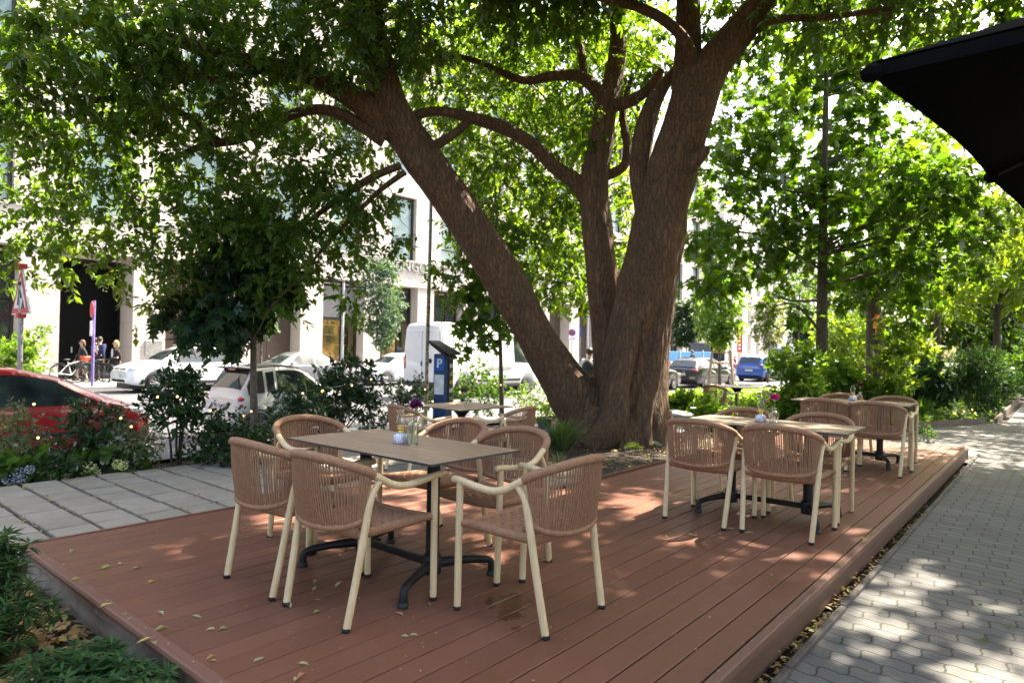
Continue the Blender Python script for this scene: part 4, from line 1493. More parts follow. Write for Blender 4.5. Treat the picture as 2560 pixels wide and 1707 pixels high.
# ---------------------------------------------------------------- other trees
def tree(name, label, base, height, r_trunk, ells, lmat, size, bark, shape='ovate', lean=(0, 0), group=None, per=12, tw=.35, branches=14, droop=.3, limbs=None, shell=.6, seed=1, z0=.35, slope=.55):
    t = thing(name, label, 'tree', base, 0, group)
    rr = random.Random(seed)
    mb = MB()
    top = Vector((lean[0], lean[1], height))
    pts = [(0, 0, -.05, r_trunk * 1.35), (lean[0] * .03, lean[1] * .03, height * .05, r_trunk * 1.05)]
    for k in range(1, 7):
        u = k / 6
        pts.append((top.x * u + rr.uniform(-.03, .03), top.y * u + rr.uniform(-.03, .03), height * (.05 + .93 * u), r_trunk * (1 - .82 * u)))
    limb(mb, pts, 12, 5, 0, .05, seed)
    for i in range(branches):
        c, r, n = ells[rr.randrange(len(ells))]
        r0 = r if not hasattr(r, '__len__') else r[0]
        e = Vector(c) + Vector((rr.uniform(-.7, .7), rr.uniform(-.7, .7), rr.uniform(-.6, .6))) * r0
        zs = max(height * z0, min(height * .9, e.z - math.hypot(e.x, e.y) * slope))
        s = Vector((top.x * zs / height, top.y * zs / height, zs))
        m_ = (s + e) / 2 + Vector((rr.uniform(-.06, .06), rr.uniform(-.06, .06), rr.uniform(-.08, .16))) * (e - s).length
        ra = max(.008, r_trunk * .28 * (1 - .6 * zs / height))
        limb(mb, [(s.x, s.y, s.z, ra), (m_.x, m_.y, m_.z, ra * .7), (e.x, e.y, e.z, ra * .25)], 6, 5)
    mb.build('trunk', bark, t)
    crown('crown', ells, shape, lmat, size, t, per, tw, droop, shell)
    return t


# maple right of the big tree
mp = T(1886, 950, 16.5)
mbase = (mp[0], mp[1], GZ)
me = []
rr = random.Random(21)
for (x, y, r, n) in [(1890, 90, 130, 150), (1760, 150, 110, 110), (2020, 160, 120, 120), (1880, 250, 130, 150), (1720, 290, 110, 110), (2050, 300, 120, 120), (1640, 420, 90, 70), (1780, 420, 110, 110), (1900, 400, 120, 120), (2030, 430, 120, 120), (2140, 430, 90, 80),
                     (1620, 540, 70, 60), (1720, 560, 100, 100), (1850, 560, 90, 70), (1990, 560, 110, 100), (2120, 560, 90, 80), (2220, 500, 70, 55), (1650, 630, 55, 30), (1760, 640, 55, 26), (1960, 650, 80, 50), (2060, 660, 60, 36), (2150, 620, 60, 40), (1800, 700, 40, 12), (2075, 735, 34, 10), (2240, 600, 40, 18)]:
    t_ = 16.5 + rr.uniform(-1.8, 2.4) + (1.6 if abs(x - 1888) < 80 else 0)
    p = T(x, y, t_); ra = r * K * t_ / FPX
    me.append(((p[0] - mbase[0], p[1] - mbase[1], p[2] - mbase[2]), (ra, ra, ra * .62), n))
me = [(c, r, int(n * .86)) for c, r, n in me]
maple = tree('maple_tree', 'slender straight maple with large bright leaves right of the massive tree', mbase, 11.0, .16, me, L_MAPLE, .21, M_BARK2, 'lobed', (.1, 0), None, 8, .45, 30, .45, shell=.7, seed=5, z0=.13, slope=.22)
# white painted lower trunk
mb = MB(); mb.tube([(0, 0, .0), (0, 0, .5), (0, 0, .95)], [.205, .185, .172], 14)
mb.build('white_trunk_paint', pm('white_tree_paint', (.6, .58, .54), .9, var=.25, scale=12), maple)

# added rear tree, leaf colour lightened to pass for sunlit foliage
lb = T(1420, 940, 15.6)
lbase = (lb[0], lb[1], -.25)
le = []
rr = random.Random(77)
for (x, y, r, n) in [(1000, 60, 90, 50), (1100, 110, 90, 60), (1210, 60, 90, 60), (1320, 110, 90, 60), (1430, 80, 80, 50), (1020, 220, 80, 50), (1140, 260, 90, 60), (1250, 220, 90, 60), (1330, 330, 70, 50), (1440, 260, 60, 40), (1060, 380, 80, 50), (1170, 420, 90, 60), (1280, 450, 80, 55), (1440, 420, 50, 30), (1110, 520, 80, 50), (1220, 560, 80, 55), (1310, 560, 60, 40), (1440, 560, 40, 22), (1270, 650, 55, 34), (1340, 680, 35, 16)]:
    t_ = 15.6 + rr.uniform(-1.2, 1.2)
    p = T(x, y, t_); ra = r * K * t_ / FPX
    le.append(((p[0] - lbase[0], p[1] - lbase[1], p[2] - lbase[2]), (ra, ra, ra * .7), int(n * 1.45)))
L_LIT = leaf_mat('sunlit_tone_leaf', [(.085, .155, .02), (.11, .19, .026), (.14, .21, .03)], .62, .5, None, .15)
tree('park_tree', 'added tree with leaves tinted as if sunlit behind the massive forked stems', lbase, 10.5, .15, le, L_LIT, .16, M_BARK2, 'ovate', (-1.2, .9), None, 11, .4, 26, .35, shell=.6, seed=9, z0=.3)

# street trees on this side of the road
def px_ell(base, items):
    out = []
    for (x, y, t, r, n, sq) in items:
        p = T(x, y, t); ra = r * K * t / FPX
        out.append(((p[0] - base[0], p[1] - base[1], p[2] - base[2]), (ra, ra, ra * sq), n))
    return out


GT = 'young street trees'
b = P(636, 1050, 10.8); b = (b.x, b.y, -.28)
tree('street_tree', 'young street tree with drooping dark star shaped leaves before the small white car', b, 5.2, .062,
     [(c_, tuple(q * .70 for q in r_), int(n_ * .52)) for c_, r_, n_ in px_ell(b, [(560, 500, 10.8, 110, 130, 1), (500, 600, 10.6, 90, 110, 1), (600, 590, 10.8, 90, 120, 1), (440, 680, 10.5, 65, 80, 1), (520, 700, 10.5, 75, 100, 1), (600, 690, 10.8, 70, 80, 1), (470, 750, 10.4, 45, 45, 1), (400, 720, 10.5, 35, 30, 1), (540, 770, 10.5, 35, 25, 1), (650, 650, 10.9, 60, 60, .8)])],
     L_DARK, .17, M_BARK3, 'lobed', (-.05, .1), GT, 8, .3, 14, .7, seed=3)
b = P(1256, 1010, 13.2); b = (b.x, b.y, -.30)
tree('street_tree', 'thin street tree with hanging leaves between parking meter and leaning stem', b, 5.4, .05,
     [(c_, tuple(q * .85 for q in r_), int(n_ * .5)) for c_, r_, n_ in px_ell(b, [(1110, 560, 13.2, 70, 70, 1), (1120, 650, 13.2, 60, 70, 1), (1080, 720, 13.0, 45, 40, 1), (1100, 780, 13.0, 30, 22, 1), (1150, 720, 13.2, 40, 30, 1), (1060, 640, 13.2, 40, 30, .8)])],
     L_MAPLE, .16, M_BARK3, 'lobed', (-.3, .1), GT, 8, .3, 10, .6, seed=4)
# across the road
def far_tree(px, py_top, py_bot, w, Y, lm, label, size=.16, dens=1.0, shape='ovate', zb=RZ + .1, tr=.07, seed=1, base_px=None):
    d = _f + _r * ((px * K - 1280) / FPX)
    t = Y / d.y
    bx, by = d.x * t, Y
    e = []
    rr = random.Random(seed)
    n = 9
    for i in range(n):
        u = i / (n - 1)
        y = py_top + (py_bot - py_top) * u
        ww = w * (.35 + .75 * math.sin(PI * (u * .85 + .12)))
        for s in (-.5, .45):
            e.append((px + s * ww + rr.uniform(-.2, .2) * w, y + rr.uniform(-.04, .04) * (py_bot - py_top), t + rr.uniform(-.5, .5), ww * .62, int(34 * dens), .8))
    b = (bx, by, zb)
    zt = P(px * K, py_top * K, t).z - zb
    tree('street_tree', label, b, max(3, zt * .95), tr, px_ell(b, e), lm, size, M_BARK2, shape, (0, 0), GT, 8, .35, 14, .4, seed=seed, z0=.4)


far_tree(876, 610, 775, 42, 27.6, L_BLUE, 'young bluish green tree in front of the shop sign across the road', .19, 1.0, 'ovate', seed=11)
far_tree(600, 560, 745, 60, 27.6, L_BLUE, 'young tree across the road before the brown gate, half hidden behind dark leaves', .19, .8, 'ovate', seed=12)
far_tree(1578, 700, 785, 32, 27.8, L_DARK, 'small dark green tree beside the red banner across the road', .30, .9, 'ovate', seed=13)
far_tree(1655, 640, 775, 42, 11.6, L_YEL, 'young yellow green tree held by a wooden stake frame', .20, .8, 'ovate', seed=14)
far_tree(1765, 690, 785, 30, 13.4, L_PALE, 'thin young tree with pale grey leaves behind the blue car', .20, .5, 'ovate', seed=15, tr=.05)
far_tree(1835, 560, 740, 60, 20.0, L_YEL, 'pale yellow green tree behind the slender maple trunk', .3, .9, seed=16, tr=.12)
far_tree(1845, 735, 790, 26, 27.0, L_DARK, 'dark green tree left of the blue parking sign', .4, .8, seed=17)
far_tree(1960, 600, 800, 90, 16.5, L_OLIVE, 'airy light green tree behind the bird house trunk', .3, 1.1, seed=18, tr=.15)
# bird house tree
bt = P(2012 * K, 960, 20.5)
bb = (bt.x, bt.y, GZ)
tree('park_tree', 'dark trunked tree carrying an orange bird house', bb, 11, .26,
     px_ell(bb, [(2000, 480, 20.5, 110, 90, .8), (2100, 420, 20.5, 110, 90, .8), (2010, 620, 20.5, 70, 70, .8), (2080, 640, 21.2, 50, 50, .8), (1960, 680, 21.3, 40, 30, .8)]),
     L_MAPLE, .22, M_BARK2, 'lobed', (-.3, .2), None, 9, .4, 18, .4, seed=8)
bh = thing('bird_house', 'small orange wooden bird house hanging on the dark tree trunk', 'bird house', tuple(P(2018 * K, 742 * K, 20.0)))
M_OR = pm('orange_painted_wood', (.75, .23, .02), .6, var=.12, scale=30)
mb = MB(); mb.slab([(-.10, -.09, -.14), (.10, -.09, -.14), (.10, -.09, .06), (0, -.09, .16), (-.10, -.09, .06)], (0, .18, 0)); mb.build('box', M_OR, bh)
for s in (1, -1):
    mb = MB(); mb.box((.07 * s, 0, .125), (.2, .25, .02), Euler((0, .79 * s, 0)), 0); mb.build('roof', M_OR, bh)
mb = MB(); mb.lathe([(.001, -.094), (.028, -.094), (.028, -.08)], 12, (0, 0, .0), 'y'); mb.build('entry_hole', M_DARK, bh)
mb = MB(); mb.box((0, .10, -.02), (.06, .02, .52)); mb.build('hanging_board', M_OR, bh)
bh.rotation_euler = (0, 0, math.radians(-50)); bh.scale = (1.15, 1.15, 1.15)

# tall trees filling the far right
GB = 'leafy park trees beyond the path'
for i, (x, y, t, r, lm, lab) in enumerate([
    (2150, 560, 27, 120, L_OLIVE, 'feathery light green tree right of the bird house tree'),
    (2290, 610, 24, 120, L_OLIVE, 'feathery olive green tree at the right edge above the path'),
    (2090, 700, 30, 90, L_YEL, 'bright yellow green tree in the middle distance beyond the flower bed'),
    (2230, 720, 31, 90, L_MID, 'sunlit mid green tree behind the dark clipped shrubs'),
    (2340, 700, 29, 80, L_MID, 'mid green tree at the extreme right above the path'),
    (2210, 400, 34, 150, L_OLIVE, 'tall airy tree high behind the maple crown at right'),
    (1960, 780, 34, 60, L_OLIVE, 'low sunlit tree behind the maple trunk and blue parking sign')]):
    p = T(x, 900, t)
    b = (p[0], p[1], GZ)
    e = []
    rr = random.Random(40 + i)
    for k in range(16):
        e.append((x + rr.uniform(-1, 1) * r, y + rr.uniform(-.8, .8) * r, t + rr.uniform(-1.6, 1.6), r * .42, 19, .75))
    zt = P(x * K, (y - r) * K, t).z - GZ
    tree('park_tree', lab, b, zt * .9, .16, px_ell(b, e), lm, .30, M_BARK2, 'ovate', (0, 0), GB, 9, .7, 26, .35, seed=50 + i)


GP_ = 'trees added right of the path to shade it'  # added trees, mostly out of view, placed so their crowns shade the path
for i, (x, y, lab, zz, rad) in enumerate([(7.6, -3.9, 'unseen tree added for shade right of the path close behind the parasol', 7.0, 2.7), (13.5, -2.9, 'tree added for shade right of the path whose branches enter above the parasol', 6.6, 2.9), (21.0, -1.9, 'airy tree added for shade further along the right side of the path', 6.8, 3.2), (29, -1.7, 'light green tree added for shade far along the right side of the path', 7.2, 3.6)]):
    e = []
    rr = random.Random(90 + i)
    for k in range(34):
        a = rr.uniform(0, 6.28); q = rad * math.sqrt(rr.random())
        e.append(((q * math.cos(a), q * math.sin(a), zz + rr.uniform(-2.2, 2.0)), (1.0, 1.0, .6), 92))
    tree('park_tree', lab, (x, y, GZ), zz + 1.5, .17, e, L_OLIVE, .15, M_BARK2, 'ovate', (.2, .3), GP_, 10, .5, 24, .35, seed=120 + i, z0=.35)


# woods closing the view at the far end of the path
rr = np.random.default_rng(300)
n = 5200
cen = np.stack([rr.uniform(58, 84, n), rr.uniform(-34, 7, n), GZ + 11 * rr.random(n) ** .8], 1)
pos, ax, nr, sz = twig_leaves(cen, rdir(n), 6, 1.2, .75, .2)
tag(leaf_mesh('far_woods', pos, ax, nr, sz, 'ovate', L_OLIVE), 'leafy woods closing the view at the far end of the path', 'woods', None, 'stuff')
rr = np.random.default_rng(301)
n = 5000
cen = np.stack([rr.uniform(3, 58, n), rr.uniform(-9, -5.6, n), GZ + 1.5 * rr.random(n)], 1)
pos, ax, nr, sz = twig_leaves(cen, rdir(n), 6, .35, .2, .1)
tag(leaf_mesh('ground_cover', pos, ax, nr, sz, 'ovate', L_MID), 'leafy planting along the right side of the path', 'ground cover', None, 'stuff')


# ---------------------------------------------------------------- shrubs
def shrub(name, label, base, ells, lmat, size, shape='ovate', stems=7, group=None, per=10, tw=.16, droop=.0, up=.8, cat='shrub', stemr=.006, shell=.5, seed=0, mats=None, split=None):
    t = thing(name, label, cat, base, 0, group)
    rr = random.Random(seed)
    if stems:
        mb = MB()
        for i in range(stems):
            c, r, n = ells[i % len(ells)]
            r0 = r if not hasattr(r, '__len__') else r[0]
            e = Vector(c) + Vector((rr.uniform(-.6, .6), rr.uniform(-.6, .6), rr.uniform(-.2, .6))) * r0
            s = Vector((rr.uniform(-.06, .06), rr.uniform(-.06, .06), -.03))
            m_ = s.lerp(e, .5) + Vector((rr.uniform(-.05, .05), rr.uniform(-.05, .05), .03))
            limb(mb, [(*s, stemr * 1.5), (*m_, stemr), (*e, stemr * .5)], 6, 4)
        mb.build('stems', M_TWIG, t)
    crown('foliage', ells, shape, lmat, size, t, per, tw, droop, shell, up, mats, split)
    return t


def hedge(label, x, yb, items, lm, size, shape='ovate', stems=7, seed=0, **kw):
    """items: (px, py, radius_px, twigs) in 2352-wide coordinates"""
    b = GP(x * K, yb * K, GZ - .02)
    t = (b - CAM).dot(_f)
    e = []
    rr = random.Random(seed)
    for (x_, y_, r, n) in items:
        t_ = t + rr.uniform(-.18, .18)
        p = P(x_ * K, y_ * K, t_) - b
        ra = max(.03, r * K * t_ / FPX - .06)
        e.append((tuple(p), (ra, ra, ra * .95), max(5, int(n * .74))))
    return shrub('hedge_shrub', label, tuple(b), e, lm, size, shape, stems, 'hedge shrubs between patio and street', seed=seed, **kw)


hedge('pale variegated shrub at the left edge under the sign pole', 35, 1085, [(20, 1000, 45, 45), (60, 980, 40, 40), (30, 1045, 45, 45), (75, 1040, 38, 34), (45, 950, 22, 16)], L_VAR, .055, seed=1)
hedge('dark low bush in front of the red car door', 110, 1095, [(110, 1060, 40, 45), (85, 1085, 30, 30), (140, 1075, 34, 34)], L_LAUR, .06, seed=2)
hedge('green bush before the red car, with pale hydrangea at its foot', 220, 1080, [(180, 1000, 45, 50), (230, 1010, 50, 60), (190, 960, 34, 34), (260, 960, 28, 24), (240, 1045, 45, 45), (160, 1040, 34, 30), (170, 940, 18, 12)], L_LAUR, .062, seed=3)
hedge('variegated bush in front of the red car nose', 310, 1075, [(300, 1010, 40, 45), (335, 1020, 40, 45), (310, 1050, 36, 36), (285, 965, 24, 18), (350, 985, 22, 16)], L_VAR, .05, seed=4)
hedge('tall laurel with bare stems and round top before the white off-roader', 400, 1068, [(395, 900, 52, 70), (430, 920, 38, 40), (370, 930, 34, 34), (440, 870, 24, 18), (420, 850, 18, 12), (455, 950, 26, 16), (400, 960, 30, 22)], L_LAUR, .085, 'ovate', 5, 5, stemr=.012)
hedge('dense dark green bush in front of the small white car', 530, 1072, [(490, 1010, 48, 70), (540, 1000, 52, 80), (580, 1010, 40, 55), (510, 1045, 40, 50), (560, 1040, 40, 50), (470, 970, 26, 20), (500, 960, 26, 18), (460, 1040, 34, 34)], L_LAUR, .062, seed=6)
hedge('thin dark shrub behind the left end armchair', 620, 1050, [(610, 1010, 36, 36), (640, 980, 34, 34), (600, 1040, 34, 30), (625, 945, 20, 12)], L_LAUR, .06, seed=7)
hedge('loose laurel bush before the small white car front', 690, 1010, [(660, 930, 36, 34), (700, 920, 40, 44), (720, 950, 40, 44), (670, 965, 36, 34), (650, 900, 18, 10), (730, 890, 22, 14)], L_LAUR, .085, seed=8, stemr=.009)
hedge('tall dark laurel hiding the silver car', 790, 990, [(760, 900, 46, 60), (800, 880, 48, 64), (840, 890, 40, 50), (780, 930, 44, 50), (830, 930, 40, 44), (760, 850, 22, 16), (810, 835, 20, 14), (850, 850, 18, 10), (740, 940, 30, 24)], L_LAUR, .10, seed=9, stemr=.010)
hedge('dark bush between the tall laurel and the parking meter', 930, 955, [(910, 900, 34, 36), (945, 890, 36, 40), (975, 910, 30, 30), (930, 925, 36, 36), (960, 935, 30, 26)], L_LAUR, .09, seed=10)
hedge('dark bush with small leaves left of the square table', 880, 975, [(870, 950, 28, 30), (900, 960, 26, 26), (850, 970, 24, 22)], L_LAUR, .07, seed=20)
hedge('glossy bush right of the parking meter behind the square table', 1100, 940, [(1060, 890, 36, 40), (1100, 870, 42, 54), (1140, 890, 36, 40), (1090, 910, 40, 44), (1130, 920, 36, 34), (1100, 845, 22, 14), (1050, 920, 28, 24)], L_MID, .09, seed=11)
hedge('pale flowering bush at the foot of the leaning stem', 1215, 940, [(1190, 905, 30, 30), (1220, 900, 32, 34), (1245, 915, 26, 26), (1210, 925, 30, 30)], L_YEL, .07, seed=12, mats=[L_MID, leaf_mat('pale_blossom', [(.6, .58, .45), (.7, .66, .5)], .3)], split=.12)

# hydrangeas
def hydrangea(label, x, yb, heads, cols, seed):
    b = GP(x * K, yb * K, GZ - .02); t = (b - CAM).dot(_f)
    th = shrub('hydrangea', label, tuple(b), [((0, 0, .12), (.20, .2, .12), 16), ((.18, -.14, .10), (.16, .16, .1), 12), ((-.15, .16, .1), (.14, .14, .1), 10)], L_MID, .11, 'round', 6, 'hydrangeas at the hedge foot', 6, .10, seed=seed, cat='flower')
    lm = leaf_mat('hydrangea_petal_%d' % seed, cols, .3)
    for (hx, hy, r) in heads:
        c = P(hx * K, hy * K, t - .12) - b; ra = r * K * t / FPX
        d = rdir(90)
        leaf_mesh('flower_head', np.array(c) + d * ra * .8, d + NP.normal(size=d.shape) * .6, d, np.full(90, ra * .38), 'round', lm, th)


hydrangea('hydrangea with cream green flower heads at the patio edge', 240, 1085, [(205, 1072, 13), (218, 1084, 12), (270, 1066, 11), (282, 1070, 10), (192, 1080, 9)], [(.55, .58, .30), (.65, .66, .42), (.45, .52, .22)], 61)
hydrangea('hydrangea with pale blue flower heads at the left edge', 30, 1100, [(45, 1085, 12), (68, 1078, 10), (20, 1098, 14), (50, 1100, 11)], [(.35, .38, .62), (.45, .48, .7), (.3, .32, .5)], 62)

# near plants at the lower left, whorled narrow leaves
def whorl_plant(label, base, items, seed, size=.062):
    t = thing('narrow_leaf_shrub', label, 'shrub', base, 0, 'narrow leaved shrubs beside the deck end')
    rr = random.Random(seed)
    mb = MB(); pos, ax, nr, sz = [], [], [], []
    for (c, r, n) in items:
        for i in range(n):
            d = Vector((rr.gauss(0, 1), rr.gauss(0, 1), rr.gauss(.5, 1))).normalized()
            e = Vector(c) + Vector((d.x * r[0], d.y * r[1], d.z * r[2])) * (rr.random() ** .45)
            s = Vector((rr.uniform(-.05, .05) + e.x * .25, rr.uniform(-.05, .05) + e.y * .25, max(-.02, e.z * .15 - .02)))
            m_ = s.lerp(e, .55) + Vector((rr.uniform(-.03, .03), rr.uniform(-.03, .03), .01))
            limb(mb, [(*s, .004), (*m_, .003), (*e, .002)], 5, 3)
            tdir = (e - m_).normalized() * .6 + Vector((0, 0, .6))
            for q in range(2):
                pt = e - tdir.normalized() * (.022 * q)
                k = rr.randint(7, 10)
                for j in range(k):
                    a = 2 * PI * j / k + rr.uniform(-.3, .3) + q * .4
                    h = Vector((math.cos(a), math.sin(a), 0))
                    w_ = h * rr.uniform(.7, 1.0) + tdir * (rr.uniform(.05, .7) if q == 0 else rr.uniform(-.35, .35)) + Vector((0, 0, -.12))
                    pos.append(pt); ax.append(w_); nr.append(Vector((0, 0, 1)) + h * -.2 + Vector((rr.uniform(-.3, .3), rr.uniform(-.3, .3), 0))); sz.append(size * rr.uniform(.65, 1.2))
            # leaves along the twig
            for j in range(7):
                pt = s.lerp(e, .35 + .6 * rr.random())
                a = rr.uniform(0, 2 * PI)
                pos.append(pt); ax.append(Vector((math.cos(a), math.sin(a), rr.uniform(-.2, .5)))); nr.append(Vector((rr.uniform(-.3, .3), rr.uniform(-.3, .3), 1))); sz.append(size * rr.uniform(.6, 1.1))
    mb.build('stems', M_TWIG, t)
    f = lambda L: np.array([tuple(p) for p in L])
    leaf_mesh('foliage', f(pos), f(ax), f(nr), np.array(sz), 'narrow', L_NARR, t)
    return t


whorl_plant('tall bushy narrow leaved shrub at the left edge beside the deck end', (.78, 3.95, GZ - .03), [((0, 0, .36), (.22, .28, .22), 62), ((.02, -.16, .22), (.24, .26, .2), 48), ((-.1, .25, .30), (.22, .2, .2), 34), ((.05, -.1, .50), (.12, .14, .10), 16)], 71, .075)
whorl_plant('low spreading narrow leaved shrub at the bottom left beside the deck end', (.99, 3.02, GZ - .03), [((0, 0, .13), (.20, .30, .12), 60), ((.04, -.26, .12), (.17, .24, .11), 40), ((-.12, .14, .12), (.2, .26, .12), 36)], 72, .068)

# liriope tuft and small plants around the trunk
def tuft(name, label, base, n, h, spread, lm, cat='grass tuft', shape='blade', seed=0):
    rr = np.random.default_rng(seed)
    a = rr.random(n) * 2 * PI; q = rr.random(n) ** .7
    pos = np.stack([np.cos(a) * q * .06 * h / .3, np.sin(a) * q * .06 * h / .3, np.zeros(n)], 1)
    ax = np.stack([np.cos(a) * q * spread, np.sin(a) * q * spread, np.ones(n) * (.75 + .5 * rr.random(n))], 1)
    nr = np.stack([-np.cos(a), -np.sin(a), np.full(n, .3)], 1) + rr.normal(size=(n, 3)) * .25
    o = leaf_mesh(name, pos, ax, nr, h * (.6 + .6 * rr.random(n)), shape, lm)
    o.location = base
    tag(o, label, cat)
    return o


b = GP(1290 * K, 1035 * K, GZ); tuft('grass_tuft', 'arching green grass tuft at the foot of the leaning trunk', tuple(b), 260, .50, 1.25, L_GRASS, seed=5)
b = GP(1285 * K, 1085 * K, GZ); tuft('grass_tuft', 'small pale variegated grass tuft behind the end armchair', tuple(b), 110, .26, 1.3, L_VAR, seed=6)
LM_MOSS = leaf_mat('sedum_leaf', [(.07, .11, .02), (.10, .15, .03)], .3)
LM_GREY = leaf_mat('grey_succulent_leaf', [(.16, .22, .19), (.22, .28, .25)], .2)
for (x, y, r, lm, lab, sz) in [(1455, 1030, .16, LM_MOSS, 'low mossy green cushion plant before the roots', .03), (1530, 1012, .15, LM_MOSS, 'low mossy green cushion plant at the right of the trunk foot', .03), (1504, 1023, .10, LM_GREY, 'small blue grey succulent cushion between the mossy plants', .026)]:
    b = GP(x * K, y * K, GZ)
    d = rdir(420); d[:, 2] = np.abs(d[:, 2])
    o = leaf_mesh('cushion_plant', d * np.array([r, r, r * .55]) * (.6 + .4 * NP.random((420, 1))), d + NP.normal(size=d.shape) * .5 + np.array([0, 0, .3]), NP.normal(size=d.shape), sz * (.7 + .6 * NP.random(420)), 'ovate', lm)
    o.location = tuple(b); tag(o, lab, 'plant')

# potted plant
q = GP(1250 * K, 990 * K, GZ)
pot = thing('flower_pot', 'grey plastic flower pot with a wooden stick left of the leaning trunk', 'flower pot', tuple(q))
mb = MB(); mb.lathe([(.10, 0), (.135, .20), (.15, .205), (.152, .24), (.138, .242), (.13, .20), (.0, .2)], 24); mb.build('pot', pm('grey_plastic', (.16, .175, .19), .5), pot)
mb = MB(); mb.box((.06, -.03, .36), (.05, .012, .42), Euler((.1, .45, 0))); mb.build('wooden_stick', pm('raw_wood', (.45, .3, .16), .7), pot)
crown('plant', [((-.02, .02, .32), (.12, .12, .12), 20)], 'ovate', L_YEL, .07, pot, 8, .12, 0)
# sacks of soil behind the trunk
M_SACK = pm('silver_plastic_sack', (.33, .36, .37), .35, var=.35, scale=7, bs=.6, bscale=18, bdist=.03)
for i, (x, y, lab) in enumerate([(1545, 990, 'grey plastic soil sack lying lowest right of the trunk'), (1550, 968, 'grey plastic soil sack lying on top of the other right of the trunk'), (1240, 1000, 'pale plastic sheet heap left of the trunk behind the pot')]):
    b = GP(x * K, y * K + 14, GZ)
    mb = MB(); mb.ball((0, 0, .09 + .0 * i), (.42, .24, .10), 20, 12, 0, .35, i)
    o = mb.build('soil_sack', M_SACK, None, (b.x, b.y, GZ + (.14 if i == 1 else 0)))
    o.rotation_euler = (0, 0, .6 + i); tag(o, lab, 'sack')

# ---------------------------------------------------------------- planting on the right
def bed(label, x, yb, items, lm, size, shape='ovate', seed=0, cat='shrub', stems=5, zoff=0.0, group='flower bed plants right of the big tree', **kw):
    b = GP(x * K, yb * K, GZ - .02)
    t = (b - CAM).dot(_f)
    e = []
    rr = random.Random(seed)
    for (x_, y_, r, n) in items:
        t_ = t + rr.uniform(-.3, .3)
        p = P(x_ * K, y_ * K, t_) - b
        ra = max(.04, r * K * t_ / FPX - .5 * kw.get('tw', .16))
        e.append((tuple(p), (ra, ra, ra * .9), n))
    return shrub('garden_shrub', label, tuple(b), e, lm, size, shape, stems, group, seed=seed, cat=cat, **kw)


bed('bright sunlit leafy plant just right of the trunk', 1565, 965, [(1550, 925, 20, 30), (1575, 925, 22, 34), (1560, 942, 26, 44), (1590, 945, 24, 40), (1575, 905, 12, 10)], L_YEL, .12, seed=81)
bed('small dark round conifer right of the trunk foot', 1553, 962, [(1550, 945, 24, 60), (1560, 938, 18, 40)], L_LAUR, .06, 'narrow', seed=82)
bed('sunlit low plants under the small shaded table', 1700, 985, [(1640, 960, 28, 44), (1680, 962, 30, 46), (1720, 950, 28, 44), (1620, 940, 26, 40), (1760, 950, 26, 36)], L_YEL, .11, seed=83)
bed('dark leafy stems to the left of the shaded table', 1598, 950, [(1540, 920, 14, 16), (1600, 930, 24, 30)], L_MID, .11, seed=84)
bed('tall sunlit bush between the shaded table and the maple', 1820, 985, [(1800, 830, 30, 46), (1830, 850, 38, 64), (1850, 890, 36, 60), (1810, 900, 36, 60), (1840, 940, 34, 54), (1800, 950, 30, 40), (1850, 820, 26, 30)], L_YEL, .12, seed=85, tw=.25)
bed('leafy green plant at the white maple base', 1870, 985, [(1870, 950, 28, 44), (1860, 920, 22, 30), (1890, 965, 24, 30)], L_MID, .11, seed=86)
bed('yellow green bush right of the maple trunk', 1945, 960, [(1920, 860, 34, 54), (1950, 880, 34, 54), (1930, 910, 36, 56), (1970, 920, 34, 46), (1905, 920, 28, 34)], L_YEL, .16, seed=87, tw=.3)
bed('light flowering bush under the bird house tree', 2030, 965, [(2010, 900, 30, 44), (2050, 890, 32, 46), (2040, 930, 34, 46), (2070, 860, 30, 40), (1990, 930, 28, 36)], L_OLIVE, .15, seed=88, tw=.3)
bed('tall feathery bush with reddish stems in the middle distance', 2080, 940, [(2070, 800, 40, 50), (2110, 810, 40, 50), (2090, 850, 40, 50), (2050, 830, 30, 34), (2120, 850, 34, 36)], L_OLIVE, .2, seed=89, tw=.4)
bed('dark glossy rounded shrub left of the big clipped one', 2130, 955, [(2110, 880, 40, 70), (2145, 870, 40, 70), (2130, 910, 42, 70), (2160, 900, 34, 50), (2100, 910, 32, 40)], L_DARK, .15, seed=90, tw=.25)
bed('big dark clipped shrub standing by the path bend', 2250, 955, [(2220, 850, 46, 120), (2260, 840, 48, 130), (2295, 860, 40, 100), (2240, 890, 46, 110), (2280, 900, 42, 100), (2245, 930, 34, 60), (2310, 890, 30, 50), (2205, 880, 32, 60)], L_NARR, .14, 'narrow', seed=91, tw=.22)
bed('dark rhododendron like shrub above the clipped one', 2300, 900, [(2250, 790, 40, 50), (2290, 780, 42, 54), (2330, 790, 40, 50), (2310, 820, 40, 46)], L_DARK, .25, seed=92, tw=.35)
bed('mid green shrub at the right edge beside the path', 2345, 915, [(2335, 860, 30, 46), (2350, 880, 30, 46), (2340, 830, 30, 40)], L_MID, .16, seed=93, tw=.3)
bed('iris clump with upright blades in the flower bed', 2110, 965, [(2105, 935, 14, 1)], L_MID, .1, seed=94, stems=0)
for i, (x, y, h) in enumerate([(2105, 962, .55), (2125, 960, .5), (2085, 965, .4), (1622, 930, .55), (1600, 935, .45), (2150, 965, .3)]):
    b = GP(x * K, y * K, GZ)
    tuft('iris_clump', ['upright green iris blades in the flower bed, tallest', 'upright green iris blades right beside the tallest clump', 'short iris blades left of the tall clumps', 'sunlit yellow green iris blades right of the trunk', 'lower sunlit iris blades close to the trunk', 'grey green lavender like tuft by the bed edging'][i], tuple(b), 40, h, .35, L_YEL if i in (3, 4) else L_MID, 'plant', seed=30 + i)
